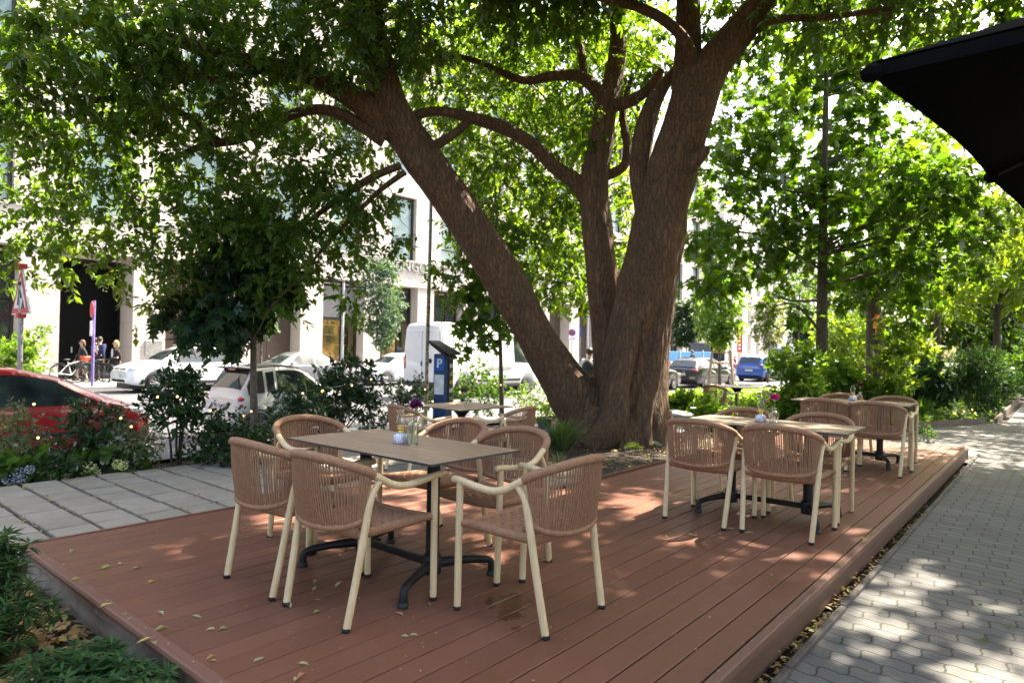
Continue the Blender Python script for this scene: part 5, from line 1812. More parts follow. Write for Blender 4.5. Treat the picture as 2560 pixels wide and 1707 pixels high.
# tiny weeds at the far end of the deck
for i, (x, y) in enumerate([(2135, 1016), (1985, 1003), (2010, 1006), (2120, 1012)]):
    b = GP(x * K, y * K, GZ)
    shrub('weed', ['upright weed at the deck far corner', 'leafy weed behind the farthest table legs', 'small weed right of the farthest table legs', 'tiny weed left of the deck corner weed'][i], tuple(b), [((0, 0, .12), (.07, .07, .1), 12), ((.02, .02, .22), (.05, .05, .06), 6)], L_MID, .05, 'ovate', 3, None, 7, .06, seed=i, cat='weed', stemr=.003)

# ground cover, uncountable
def cover(name, label, poly_fn, n, lm, size, z=GZ - .01, h=.10, shape='ovate', seed=0, kind='stuff', flat=.6):
    rr = np.random.default_rng(seed)
    pts = []
    while len(pts) < n:
        p = poly_fn(rr)
        if p is not None: pts.append(p)
    pos = np.array([(x, y, z + rr.random() * h) for x, y in pts])
    ax = rr.normal(size=(n, 3)); ax[:, 2] = np.abs(ax[:, 2]) * flat
    nr = rr.normal(size=(n, 3)) * .5 + np.array([0, 0, 1])
    o = leaf_mesh(name, pos, ax, nr, size * (.6 + .8 * rr.random(n)), shape, lm)
    return tag(o, label, 'ground cover', None, kind)


def bedpoly(rr):
    x = rr.uniform(15.0, 46); y = rr.uniform(1.4, 7.5)
    ye = 2.44 + (1.30 - 2.44) * (x - 15.79) / 2.68 if x < 18.47 else 1.33 + (x - 18.47) * .02
    if x < 15.79: ye = 4.2 - (x - 15) * 1.4
    return (x, y) if y > ye + .08 and rr.random() < 24 / (x + 6) * .8 else None


cover('ground_cover', 'low leafy ground cover filling the flower bed beyond the deck', bedpoly, 9000, L_MID, .14, h=.16, seed=1)
cover('ground_cover', 'pale leafy ground cover and blossoms in the flower bed', bedpoly, 1800, L_YEL, .12, h=.26, seed=2)


def rbed(rr):
    x = rr.uniform(11.5, 24); y = rr.uniform(5.2, 9.5)
    if (x - 9.6) ** 2 + (y - 6.2) ** 2 < 6: return None
    if x > 18 and y < 5.6: return None
    return (x, y)


cover('ground_cover', 'sunlit ground plants right of the big trunk', rbed, 7000, L_YEL, .13, h=.28, seed=3)
# small coloured flowers of the bed
for lm, lab, (x0, x1, y0, y1), hh, n, sd in [(leaf_mat('violet_petal', [(.25, .2, .55), (.35, .3, .7)], .3), 'violet blossoms low in the flower bed', (15.6, 17.6, 2.7, 4.0), .12, 160, 7), (leaf_mat('white_petal', [(.7, .7, .65), (.8, .8, .75)], .3), 'white blossoms near the bed edging', (18, 20.5, 1.7, 2.6), .14, 160, 8), (leaf_mat('dark_red_petal', [(.2, .01, .02), (.35, .05, .05)], .3), 'dark red roses at the back of the bed', (18.5, 22, 4.2, 5.6), .75, 150, 9)]:
    rr = np.random.default_rng(sd)
    k = 14
    cen = np.stack([rr.uniform(x0, x1, k), rr.uniform(y0, y1, k), GZ + hh * (.7 + .6 * rr.random(k))], 1)
    pos = np.repeat(cen, n // k, 0) + rr.normal(size=(k * (n // k), 3)) * .03
    o = leaf_mesh('blossoms', pos, rr.normal(size=pos.shape), rr.normal(size=pos.shape), np.full(len(pos), .06), 'round', lm)
    tag(o, lab, 'flowers', None, 'stuff')

# ---------------------------------------------------------------- fallen leaves
def litter(name, label, fn, n, size, z, lm=L_DRY, seed=0):
    rr = np.random.default_rng(seed)
    pts = []
    while len(pts) < n:
        p = fn(rr)
        if p is not None: pts.append(p)
    pos = np.array([(x, y, z + rr.random() * .02) for x, y in pts])
    ax = rr.normal(size=(n, 3)); ax[:, 2] *= .18
    nr = rr.normal(size=(n, 3)) * .3 + np.array([0, 0, 1])
    o = leaf_mesh(name, pos, ax, nr, size * (.4 + rr.random(n)), 'ovate', lm)
    return tag(o, label, 'leaf litter', None, 'stuff')


litter('leaf_litter', 'dry fallen leaves piled on the soil beside the deck end', lambda r: (lambda x, y: (x, y) if x < 1.19 else None)(r.uniform(.2, 1.2), r.uniform(2.2, 4.9)), 2200, .07, GZ - .02, seed=1)
litter('leaf_litter', 'dry leaf crumbs in the joints of the patio slabs', lambda r: (lambda i, y: (1.575 + .3375 * i + r.normal() * .012, y) if (y > 5.15 or i > 11) and (i < 16) else None)(int(r.integers(-12, 16)), r.uniform(3.9, 8.1)), 2300, .032, GZ - .004, seed=2)
litter('leaf_litter', 'dry leaves along the hedge foot', lambda r: (r.uniform(-1, 7), 8.0 + abs(r.normal()) * .18), 1500, .055, GZ - .03, seed=3)
litter('leaf_litter', 'dry leaves and twigs on the soil around the trunk', lambda r: (lambda x, y: (x, y) if y > 3.8 else None)(r.uniform(6.9, 11.5), 3.8 + abs(r.normal()) * 1.1), 900, .05, GZ - .02, seed=4)
litter('leaf_litter', 'dry leaves gathered along the deck foot by the path', lambda r: (lambda x: (x, 1.0 + .0085 * x + abs(r.normal()) * .03 - .01))(1.6 + abs(r.normal()) * 3), 420, .035, GZ + .012, seed=5)
litter('leaf_litter', 'small green sprouts and leaves scattered on the paver path', lambda r: (r.uniform(1.5, 12), r.uniform(-3, .85)), 220, .04, GZ + .004, leaf_mat('sprout_leaf', [(.08, .14, .03), (.14, .18, .05), (.3, .24, .1)], .3), seed=6)
litter('leaf_litter', 'tiny yellowish leaf crumbs sprinkled over the deck boards', lambda r: (lambda x, y: (x, y) if (y < 3.6 or x < 4.9) else None)(r.uniform(1.35, 10), r.uniform(1.15, 4.95)), 520, .012, .001, leaf_mat('crumb_leaf', [(.35, .30, .08), (.30, .36, .08), (.4, .25, .12), (.5, .45, .35)], .3), seed=7)

# single fallen leaves lying on the deck
LV = []
M_FL = [leaf_mat('fallen_leaf_%d' % i, [c, tuple(x * 1.2 for x in c)], .25) for i, c in enumerate([(.30, .31, .17), (.40, .40, .30), (.42, .24, .14), (.46, .38, .14), (.33, .35, .15)])]


def fallen(i, mat_):
    rr = random.Random(i)
    vs, fs = [], []
    n, m = 7, 4
    curl = rr.uniform(.2, .9); bend = rr.uniform(-.5, .9); tw = rr.uniform(-.6, .6)
    for a in range(n + 1):
        u = a / n
        w = .19 * math.sin(PI * min(1, u * 1.02) ** .8) * (1 + .12 * math.sin(a * 2.3 + i))
        for b_ in range(m + 1):
            v = -1 + 2 * b_ / m
            y = w * v
            z = abs(v) ** 1.5 * w * curl * 1.6 + bend * .25 * (u - .5) ** 2 + tw * v * (u - .5) * .12
            vs.append((u - .5, y, z + .02))
    for a in range(n):
        for b_ in range(m):
            fs.append((a * (m + 1) + b_, (a + 1) * (m + 1) + b_, (a + 1) * (m + 1) + b_ + 1, a * (m + 1) + b_ + 1))
    mb = MB(); mb.add(vs, fs, 0, True)
    mb.tube([(-.5, 0, .02 + bend * .06), (-.72, .03, .03)], .008, 4)
    return mb


protos = [fallen(i, None) for i in range(6)]
PXL = [(178, 1379), (156, 1413), (300, 1411), (386, 1372), (340, 1420), (262, 1420), (190, 1450), (206, 1461), (378, 1456), (268, 1513), (312, 1535), (322, 1551), (400, 1534), (492, 1542), (400, 1574), (360, 1602), (384, 1607), (525, 1575), (560, 1573), (530, 1652), (526, 1645), (648, 1650), (760, 1660), (740, 1700), (755, 1690),
       (786, 1472), (785, 1456), (845, 1462), (795, 1500), (790, 1532), (722, 1516), (898, 1496), (884, 1503), (998, 1535), (1036, 1588), (1012, 1592), (1075, 1514), (1740, 1360), (1728, 1338), (1826, 1322), (1800, 1336), (1872, 1334), (1713, 1292), (1725, 1232), (2155, 1346), (1932, 1438), (2338, 1160), (1360, 1402), (1300, 1380), (850, 1388), (1000, 1337), (580, 1160)]
PXL = PXL[:-1]
HUE = ['pale green', 'silvery green', 'reddish brown', 'yellow', 'fresh green']
first = {}
for i, (x, y) in enumerate(PXL):
    p = GP(x, y, .0)
    if p.y > dk_y(1, p.x): continue
    pi = i % 6; mi = RND.choice([0, 0, 1, 1, 2, 3, 4])
    if pi not in first:
        first[pi] = protos[pi].build('fallen_leaf', M_FL[mi]); o = first[pi]; o.data.materials.clear(); o.data.materials.append(M_FL[mi])
        o.material_slots[0].link = 'OBJECT'
    else:
        o = first[pi].copy(); COL.objects.link(o)
    o.material_slots[0].link = 'OBJECT'; o.material_slots[0].material = M_FL[mi]
    s = RND.uniform(.036, .068)
    o.scale = (s, s, s)
    o.rotation_euler = (RND.uniform(-.2, .2), RND.uniform(-.2, .2), RND.uniform(0, 6.28))
    o.location = (p.x, p.y, .002)
    LV.append((o, mi, p))
for o, mi, p in LV:
    near = 'nearest table' if math.hypot(p.x - 2.5, p.y - 3) < 1.3 else ('middle table' if math.hypot(p.x - 5.4, p.y - 1.9) < 1.6 else ('deck end trim' if p.x < 1.7 else 'open deck boards'))
    tag(o, 'curled %s fallen leaf lying %s' % (HUE[mi], {'nearest table': 'around the legs of the nearest table', 'middle table': 'near the sunlit middle table', 'deck end trim': 'along the near deck end trim', 'open deck boards': 'on the open deck boards'}[near]), 'leaf', 'single fallen leaves on the deck')
p = P(611, 1158, 3.05)
o = first[0].copy(); COL.objects.link(o); o.scale = (.08,) * 3; o.location = (2.02, 3.42, .447); o.rotation_euler = (0, 0, .9); o.material_slots[0].material = M_FL[4]
tag(o, 'green fallen leaf lying on the seat of an armchair', 'leaf')
# pebbles on the soil
M_PEB = pm('pale_pebble', (.45, .40, .35), .7, var=.3, scale=20)
for i, (x, y, r) in enumerate([(1535, 1141, .03), (1477, 1136, .02), (1542, 1092, .016), (1650, 1128, .014), (1640, 1126, .012), (1680, 1141, .035), (1595, 1145, .016), (1628, 1153, .012)]):
    b = GP(x, y, GZ); mb = MB(); mb.ball((0, 0, 0), (r, r * .8, r * .6), 10, 6, 0, .3, i)
    tag(mb.build('pebble', M_PEB, None, tuple(b)), 'small pale pebble on the dark soil before the trunk', 'pebble', 'pebbles on the soil')

# ---------------------------------------------------------------- string lights in the hedge
sl = thing('string_lights', 'string of small warm glowing bulbs draped through the hedge', 'string lights', (2.0, 8.2, .3))
m, nt, out = nodes('warm_bulb')
em = N(nt, 'ShaderNodeEmission', Strength=1.1); em.inputs['Color'].default_value = (1, .55, .2, 1)
nt.links.new(em.outputs[0], out.inputs['Surface']); M_BULB = m
pl = [(95, 1094), (85, 1010), (302, 1045), (328, 1066), (394, 992), (443, 991), (526, 1026), (610, 1039), (628, 1028), (757, 983), (807, 976), (880, 963), (928, 948), (805, 978), (1063, 973), (1082, 1003), (1150, 980), (1192, 953), (1237, 958), (1252, 962), (955, 1022)]
pts = []
for (x, y) in sorted(pl):
    d = (_f + _r * ((x - 1280) / FPX) - _u * ((y - 853.5) / FPX)); t = 7.85 / d.y if x < 960 else 8.4 / d.y
    p = CAM + d * t - Vector(sl.location); pts.append(p)
    mb = MB(); mb.ball(p, .013, 8, 6); mb.build('bulb', M_BULB, sl)
mb = MB(); mb.tube(spline([p + Vector((0, 0, .02)) for p in pts], 4), .003, 5); mb.build('wire', M_RUB, sl)
# ================================================================ STREET
def car_paint(name, c, metal=0.0, rough=.28):
    m, nt, out = nodes(name)
    f = noise(nt, coord(nt), 3, 3)
    col = ramp(nt, f, [(.3, tuple(x * .94 for x in c)), (.7, c)])
    principled(nt, out, col, rough, metal, None, **{'Coat Weight': 1.0, 'Coat Roughness': .04})
    return m


M_TYRE = pm('tyre_rubber', (.018, .018, .019), .8, bs=.2)
M_RIM = pm('alloy_rim', (.45, .45, .47), .3, .9)
M_CGLASS = pm('car_window_glass', (.022, .03, .03), .04, var=.6, scale=2.5, **{'Specular IOR Level': .9})
M_TRIM = pm('black_car_trim', (.015, .015, .016), .55)
M_TAIL = pm('red_tail_light', (.42, .01, .012), .15, **{'Coat Weight': 1.0})
M_HEAD = pm('clear_headlight', (.55, .57, .58), .12, .4, **{'Coat Weight': 1.0})
M_PLATE = pm('number_plate', (.7, .7, .68), .45)
M_EU = pm('plate_blue_strip', (.01, .06, .35), .45)
M_AMBER = pm('amber_lamp_glass', (.75, .28, .01), .3)
M_CHROME = pm('chrome', (.6, .6, .62), .15, 1.0)


def wheel(parent, x, y, r, side):
    w = .20
    mb = MB()
    mb.lathe([(r * .66, -w / 2), (r * .9, -w / 2), (r, -w * .34), (r, w * .34), (r * .9, w / 2), (r * .66, w / 2)], 28, (0, 0, 0), 'y', close=False)
    t = mb.build('wheel', M_TYRE, parent, (x, y, r))
    mb = MB(); yo = side * w * .40
    mb.lathe([(r * .68, side * w * .46), (r * .62, side * w * .46), (r * .60, side * w * .2)][::1], 24, (0, 0, 0), 'y', close=False)
    for k in range(10):
        a = 2 * PI * k / 10
        mb.box((r * .34 * math.cos(a), yo, r * .34 * math.sin(a)), (r * .6, .02, r * .14), Euler((0, -a, 0)))
    mb.lathe([(.001, yo - .012), (r * .16, yo - .012), (r * .16, yo + .012), (.001, yo + .012)], 12, (0, 0, 0), 'y')
    mb.build('rim', M_RIM, t)
    mb = MB(); mb.lathe([(.001, -.01), (r * .64, -.01), (r * .64, .01), (.001, .01)], 20, (0, 0, 0), 'y'); mb.build('brake_disc', M_TRIM, t)
    return t


class Car:
    """lofted car body facing +x, x from 0 (rear) to L. st rows: x, z_bottom, z_belt, z_top, half widths (sill, belt, top)"""
    def __init__(s, name, label, loc, rz, st, paint, wheels, group='cars in the street', cat='car', roof_paint=None, wr=.31, grp=True):
        s.t = thing(name, label, cat, loc, rz, group)
        st = np.array(st, float)
        s.st = st
        s.L = st[-1, 0]
        xs = np.unique(np.concatenate([np.arange(st[0, 0], st[-1, 0], .045), st[:, 0]]))
        ev = lambda x: [np.interp(x, st[:, 0], st[:, i]) for i in range(1, 7)]
        # smooth the station functions a little
        s.xs = xs
        V = np.array([ev(x) for x in xs])
        ker = np.array([1, 2, 3, 2, 1.]); ker /= ker.sum()
        for c in (1, 2, 3, 4, 5):
            p = np.pad(V[:, c], 2, mode='edge'); V[:, c] = np.convolve(p, ker, 'valid')
        s.V = V
        s.wh = wheels; s.wr = wr
        rings, NP_ = [], 0
        for x, (zb, zl, zt, wb, wl, wt) in zip(xs, V):
            z0 = zb
            for wx in wheels:
                ra = wr * 1.17
                if abs(x - wx) < ra:
                    z0 = max(z0, wr + math.sqrt(max(0, ra * ra - (x - wx) ** 2)))
            z0 = min(z0, zl - .06)
            zm = z0 + (zl - z0) * .5
            wm = wb + (wl - wb) * .5 + .022
            h = [(0, zb), (wb * .8, zb), (wb, z0 + .0), (wb + (wm - wb) * .6, z0 + (zm - z0) * .4), (wm, zm), (wl + .012, zm + (zl - zm) * .7), (wl, zl), (wl + (wt - wl) * .5, zl + (zt - zl) * .52), (wt, zt - (zt - zl) * .07), (wt * .93, zt), (wt * .55, zt + .022), (0, zt + .03)]
            rings.append([(x, y, z) for y, z in h] + [(x, -y, z) for y, z in h[-2:0:-1]])
        n = len(rings[0])
        mb = MB()
        vs = [p for r in rings for p in r]
        fs, mi = [], []
        for i in range(len(rings) - 1):
            for j in range(n):
                j2 = (j + 1) % n
                fs.append((i * n + j, (i + 1) * n + j, (i + 1) * n + j2, i * n + j2))
        mb.add(vs, fs, 0, True)
        mb.add(rings[0], [tuple(range(n))[::-1]], 0, False); mb.add(rings[-1], [tuple(range(n))], 0, False)
        s.body = mb.build('body', paint, s.t)
        s.paint = paint
        # dark underbody closes the arches
        mb = MB(); wmin = V[:, 3].min()
        mb.box((s.L / 2, 0, .33), (s.L * .93, 2 * wmin * .93 - .16, .38)); mb.build('underbody', M_TRIM, s.t)
        for wx in wheels:
            for sd in (1, -1):
                wy = np.interp(wx, xs, V[:, 3]) - .085
                wheel(s.t, wx, sd * wy, wr, sd)

    def row(s, x):
        return [np.interp(x, s.xs, s.V[:, i]) for i in range(6)]

    def side(s, x, v, sd, off=.006):
        zb, zl, zt, wb, wl, wt = s.row(x)
        dz = zt - zl
        z = zl + (v / .5 * .52 * dz if v < .5 else .52 * dz + (v - .5) / .5 * .41 * dz)
        return Vector((x, sd * (wl + (wt - wl) * v + off), z))

    def window(s, outline, sd, name='side_window', m=None, off=.010, thick=.004):
        """outline: list of (x, v_low, v_high) columns along the side"""
        mb = MB()
        o = [np.array(q, float) for q in outline]
        cols = []
        for a, b in zip(o[:-1], o[1:]):
            k = max(1, int(abs(b[0] - a[0]) / .06))
            for i in range(k): cols.append(a + (b - a) * i / k)
        cols.append(o[-1])
        vs, fs = [], []
        R5 = 5
        for (x, v0, v1) in cols:
            for i in range(R5):
                vs.append(s.side(x, v0 + (v1 - v0) * i / (R5 - 1), sd, off))
        for i in range(len(cols) - 1):
            for j in range(R5 - 1):
                q = (i * R5 + j, (i + 1) * R5 + j, (i + 1) * R5 + j + 1, i * R5 + j + 1)
                fs.append(q if sd < 0 else q[::-1])
        mb.add(vs, fs, 0, True)
        return mb.build(name, m or M_CGLASS, s.t)

    def screen(s, xa, xb, name, m=None, fr=.90, off=.006):
        """glass over the top surface between xa and xb (windscreen, rear window, roof)"""
        n = max(3, int(abs(xb - xa) / .05)); vs, fs = [], []
        us = [-1, -.8, -.5, 0, .5, .8, 1]
        for i in range(n + 1):
            x = xa + (xb - xa) * i / n
            zb, zl, zt, wb, wl, wt = s.row(x)
            slope = (s.row(min(s.L, x + .03))[2] - s.row(max(0, x - .03))[2]) / .06
            nv = Vector((-slope, 0, 1)).normalized() * off
            for u in us:
                vs.append(Vector((x, u * wt * fr, zt + .03 * (1 - abs(u) ** 2 * .9))) + nv + Vector((0, 0, .002)))
        k = len(us)
        for i in range(n):
            for j in range(k - 1):
                fs.append((i * k + j, (i + 1) * k + j, (i + 1) * k + j + 1, i * k + j + 1))
        mb = MB(); mb.add(vs, fs, 0, True)
        return mb.build(name, m or M_CGLASS, s.t)

    def part(s, name, m, fn):
        mb = MB(); fn(mb); return mb.build(name, m, s.t)

    def plate(s, x, z, front, text=None, y=0.0):
        sg = 1 if front else -1
        p = s.part('number_plate', M_PLATE, lambda mb: mb.box((x, y, z), (.02, .52, .115), None, 0, .004))
        mb = MB(); mb.box((x + sg * .004, y + (-.235 if not front else .235) * (1 if front else -1) * -1 * -1, z), (.02, .045, .105)); mb.build('plate_strip', M_EU, p)
        if text:
            text_mesh('plate_text', text, .095, M_TRIM, p, (x + sg * .0115, y, z), (PI / 2, 0, PI / 2 * sg), .001)
        return p

    def mirror(s, x, z, m):
        for sd in (1, -1):
            y = s.row(x)[4] + .09
            o = s.part('wing_mirror', m, lambda mb: (mb.ball((x, sd * y, z), (.07, .10, .075), 10, 7), mb.tube([(x, sd * (y - .13), z - .03), (x, sd * y, z - .02)], .02, 6)))


W = .80
# --- red hatchback, nose at +x
red = Car('parked_car', 'small red hatchback parked at the kerb behind the hedge, cut by the left edge', (.88, 11.75, RZ), 0, [
    (0, .32, .80, .95, .62, .66, .50), (.12, .25, .84, 1.30, .70, .72, .55), (.45, .19, .86, 1.42, .74, .76, .57), (1.2, .18, .87, 1.45, .76, .78, .58), (1.7, .18, .88, 1.42, .76, .78, .57),
    (2.2, .18, .88, 1.28, .76, .77, .55), (2.75, .19, .86, .99, .75, .75, .60), (3.0, .2, .82, .90, .73, .72, .60), (3.25, .22, .72, .78, .66, .64, .52), (3.42, .28, .58, .62, .52, .50, .42)],
    car_paint('red_paint', (.36, .008, .014)), (.62, 2.88), wr=.29)
for sd in (-1, 1):
    red.window([(1.28, .02, .90), (1.75, .02, .93), (2.1, .02, .95), (2.62, .02, .35)], sd)
    red.window([(.55, .05, .84), (1.18, .02, .90)], sd, 'rear_side_window')
    red.window([(2.66, .02, .28), (2.74, .02, .12)], sd, 'quarter_window', M_TRIM)
    red.part('door_handle', red.paint, lambda mb: mb.ball((1.42, sd * .80, .80), (.09, .025, .022), 10, 6))
    red.part('side_moulding', M_TRIM, lambda mb: mb.box((1.75, sd * .785, .46), (1.1, .03, .05), None, 0, .01))
    red.part('headlight', M_HEAD, lambda mb: mb.ball((3.06, sd * .60, .74), (.26, .10, .085), 14, 8))
    red.part('tail_light', M_TAIL, lambda mb: mb.ball((.10, sd * .64, .85), (.07, .06, .2), 10, 8))
red.screen(2.2, 2.74, 'windscreen'); red.screen(.12, .4, 'rear_window')
red.mirror(2.42, .93, red.paint)
red.part('radio_aerial', M_TRIM, lambda mb: mb.tube([(1.75, 0, 1.46), (1.35, 0, 1.62)], .006, 6))
red.part('grille', M_TRIM, lambda mb: mb.box((3.38, 0, .40), (.08, .8, .14), None, 0, .02))
red.plate(3.44, .50, True)

# --- small white two seater, rear to the left
sm = Car('parked_car', 'tiny white two seater with black roof, parked with its rear to the left', (5.62, 11.83, RZ), math.radians(1), [
    (0, .34, .72, .80, .66, .68, .60), (.10, .26, .92, 1.02, .73, .74, .66), (.30, .22, .98, 1.40, .76, .74, .60), (.42, .20, .99, 1.50, .77, .75, .60), (.9, .2, .98, 1.54, .77, .76, .60), (1.4, .2, .96, 1.51, .77, .76, .58),
    (1.75, .2, .94, 1.36, .77, .75, .55), (2.15, .2, .90, 1.05, .75, .72, .58), (2.4, .22, .82, .92, .72, .68, .58), (2.6, .26, .66, .74, .64, .62, .5), (2.7, .32, .5, .55, .54, .52, .42)],
    car_paint('ivory_white_paint', (.70, .69, .64)), (.42, 2.25), wr=.29)
for sd in (-1, 1):
    sm.window([(.86, .02, .88), (1.3, .02, .93), (1.55, .02, .94), (1.98, .02, .42), (2.1, .02, .18)], sd)
    sm.window([(.62, .03, .83), (.80, .02, .87)], sd, 'rear_side_window')
    sm.window([(.20, -.02, .70), (.26, -.02, .86), (.36, -.02, .92), (.56, .0, .92)], sd, 'black_rear_pillar', M_TRIM)
    for z in (.865, .735):
        sm.part('tail_light', M_TAIL, lambda mb: mb.ball((.095, sd * .665, z), (.085, .085, .058), 14, 9))
    sm.part('headlight', M_HEAD, lambda mb: mb.ball((2.45, sd * .56, .76), (.16, .09, .11), 12, 8))
    sm.part('wheel_arch_trim', M_TRIM, lambda mb: mb.tube([(.42 + .35 * math.cos(a), sd * .775, .29 + .35 * math.sin(a)) for a in np.linspace(.1, PI - .1, 14)], .02, 6))
    sm.part('fuel_flap', pm('flap_paint', (.62, .61, .57), .3), lambda mb: mb.lathe([(.001, sd * .784), (.085, sd * .784), (.088, sd * .778)], 20, (.50, 0, .66), 'y')) if sd < 0 else None
sm.screen(.44, 1.5, 'roof_panel', M_TRIM, .97); sm.screen(1.56, 2.12, 'windscreen'); sm.screen(.105, .385, 'rear_window', None, .92, .012)
sm.part('roof_spoiler', M_TRIM, lambda mb: mb.box((.33, 0, 1.475), (.26, 1.18, .035), Euler((0, .14, 0)), 0, .012))
sm.part('brake_light', M_TAIL, lambda mb: mb.box((.235, 0, 1.462), (.03, .28, .03)))
sm.plate(-.012, .70, False, 'B SU 1252', .12)
sm.part('rear_bumper', sm.paint, lambda mb: mb.box((-.02, 0, .45), (.14, 1.40, .24), None, 0, .05))
sm.mirror(1.92, 1.0, M_TRIM)

sm.t.scale = (.88, .88, .88); sm.t.location.x += .22; sm.t.location.y += .15; red.t.scale = (1, 1, .94)
# --- white compact off-roader, nose to the left, across the road
SUV = [(0, .40, .80, .88, .72, .74, .66), (.10, .30, .92, 1.10, .84, .86, .70), (.35, .26, 1.04, 1.48, .88, .90, .68), (.7, .25, 1.05, 1.62, .90, .92, .67), (1.5, .25, 1.05, 1.67, .90, .92, .67), (2.2, .25, 1.05, 1.65, .90, .92, .66),
       (2.7, .25, 1.05, 1.50, .90, .92, .64), (3.30, .25, 1.03, 1.10, .90, .90, .72), (3.9, .26, .96, 1.03, .88, .86, .72), (4.25, .30, .84, .92, .82, .80, .68), (4.42, .36, .66, .72, .72, .70, .60)]


def suv(label, loc, rz, paint, name='parked_car'):
    c = Car(name, label, loc, rz, SUV, paint, (.85, 3.50), wr=.34)
    for sd in (-1, 1):
        c.window([(1.72, .03, .90), (2.25, .03, .93), (2.55, .03, .88), (3.08, .03, .22)], sd)
        c.window([(.92, .03, .88), (1.62, .03, .90)], sd, 'rear_side_window')
        c.window([(.50, .25, .70), (.84, .05, .86)], sd, 'quarter_window')
        c.part('roof_rail', M_CHROME, lambda mb: mb.tube(spline([(.7, sd * .66, 1.63), (.85, sd * .66, 1.70), (1.6, sd * .66, 1.73), (2.2, sd * .66, 1.70), (2.35, sd * .66, 1.66)], 4), .016, 6))
        c.part('headlight', M_HEAD, lambda mb: mb.ball((4.12, sd * .70, .84), (.24, .14, .065), 14, 8))
        c.part('tail_light', M_TAIL, lambda mb: mb.ball((.14, sd * .70, 1.0), (.09, .2, .085), 14, 8))
        c.part('fog_intake', M_TRIM, lambda mb: mb.ball((4.30, sd * .62, .52), (.10, .16, .05), 10, 6))
        c.part('wheel_arch_trim', M_TRIM, lambda mb: [mb.tube([(wx + .40 * math.cos(a), sd * .905, .34 + .40 * math.sin(a)) for a in np.linspace(.05, PI - .05, 16)], .026, 6) for wx in (.85, 3.5)])
        c.part('sill_trim', M_TRIM, lambda mb: mb.box((2.2, sd * .905, .36), (1.9, .04, .13), None, 0, .015))
    c.screen(2.66, 3.28, 'windscreen'); c.screen(.115, .36, 'rear_window')
    c.part('grille', M_TRIM, lambda mb: mb.box((4.33, 0, .78), (.10, .95, .13), Euler((0, -.25, 0)), 0, .02))
    c.part('lower_grille', M_TRIM, lambda mb: mb.box((4.37, 0, .42), (.10, 1.25, .14), None, 0, .03))
    c.plate(4.43, .60, True); c.plate(-.008, .70, False)
    c.mirror(2.98, 1.10, paint)
    return c


PW = car_paint('white_paint', (.78, .78, .78))
q = P(322, 985, 25.0)
s1_ = suv('white compact off-roader parked across the road, facing left', (8.6 + 4.42, 25.1, RZ), PI, PW)
bd = MB(); bd.lathe([(.085, 4.40), (.075, 4.405)], 20, (0, 0, .79), 'x', close=False)
bd.tube([(4.405, -.04, .835), (4.405, -.018, .755), (4.405, 0, .80), (4.405, .018, .755), (4.405, .04, .835)], .008, 5)
bd.build('round_badge', M_CHROME, s1_.t)

SED = [(0, .38, .72, .92, .70, .74, .62), (.12, .28, .84, 1.00, .82, .84, .68), (.55, .23, .92, 1.08, .86, .87, .68), (.75, .22, .93, 1.14, .87, .88, .62), (1.25, .21, .94, 1.40, .87, .88, .60), (1.8, .21, .94, 1.46, .87, .88, .60), (2.4, .21, .94, 1.43, .87, .88, .59),
       (2.8, .21, .93, 1.26, .87, .87, .58), (3.3, .22, .91, .98, .86, .86, .68), (3.9, .23, .83, .90, .84, .82, .68), (4.3, .28, .70, .78, .76, .74, .62), (4.45, .34, .56, .6, .62, .6, .5)]
WAG = [(0, .38, .76, .86, .72, .76, .66), (.10, .28, .90, 1.00, .84, .86, .72), (.42, .23, .97, 1.30, .88, .90, .66), (.62, .22, .97, 1.42, .88, .90, .63), (1.3, .21, .97, 1.48, .89, .91, .62), (2.3, .21, .96, 1.47, .89, .91, .62), (2.8, .21, .95, 1.36, .89, .90, .60),
       (3.4, .22, .93, 1.02, .88, .88, .68), (4.2, .23, .84, .92, .86, .84, .68), (4.7, .28, .70, .78, .78, .76, .62), (4.88, .34, .56, .6, .64, .62, .5)]


def sedan(label, loc, rz, paint, prof=SED, wheels=(.95, 3.55), roofw=(1.2, 2.5)):
    c = Car('parked_car', label, loc, rz, prof, paint, wheels, wr=.32)
    wag = prof is WAG
    a = .1 if wag else 0
    for sd in (-1, 1):
        c.window([(1.80 + a, .03, .90), (2.3 + a, .03, .92), (2.55 + a, .03, .80), (3.05 + a, .03, .18)], sd)
        c.window([(1.02, .04, .60 if not wag else .86), (1.35, .03, .86), (1.72 + a, .03, .90)], sd, 'rear_side_window')
        if wag: c.window([(.55, .2, .62), (.70, .04, .78), (.95, .04, .84)], sd, 'quarter_window')
        c.part('headlight', M_HEAD, lambda mb: mb.ball((prof[-1][0] - .30, sd * .66, .72), (.22, .14, .07), 14, 8))
        c.part('tail_light', M_TAIL, lambda mb: mb.ball((.09, sd * .66, .86), (.09, .24, .085), 16, 9))
    c.screen((2.78 if not wag else 2.84), (3.28 if not wag else 3.36), 'windscreen')
    c.screen(*((.78, 1.22) if not wag else (.12, .42)), 'rear_window')
    c.plate(-.008, .66, False); c.plate(prof[-1][0] + .01, .45, True)
    c.part('rear_bumper_trim', M_TRIM, lambda mb: mb.box((.06, 0, .36), (.10, 1.40, .14), None, 0, .03))
    c.part('grille', M_TRIM, lambda mb: mb.box((prof[-1][0] - .03, 0, .58), (.08, .8, .14), None, 0, .02))
    c.mirror(2.9 + a, .99, paint)
    return c


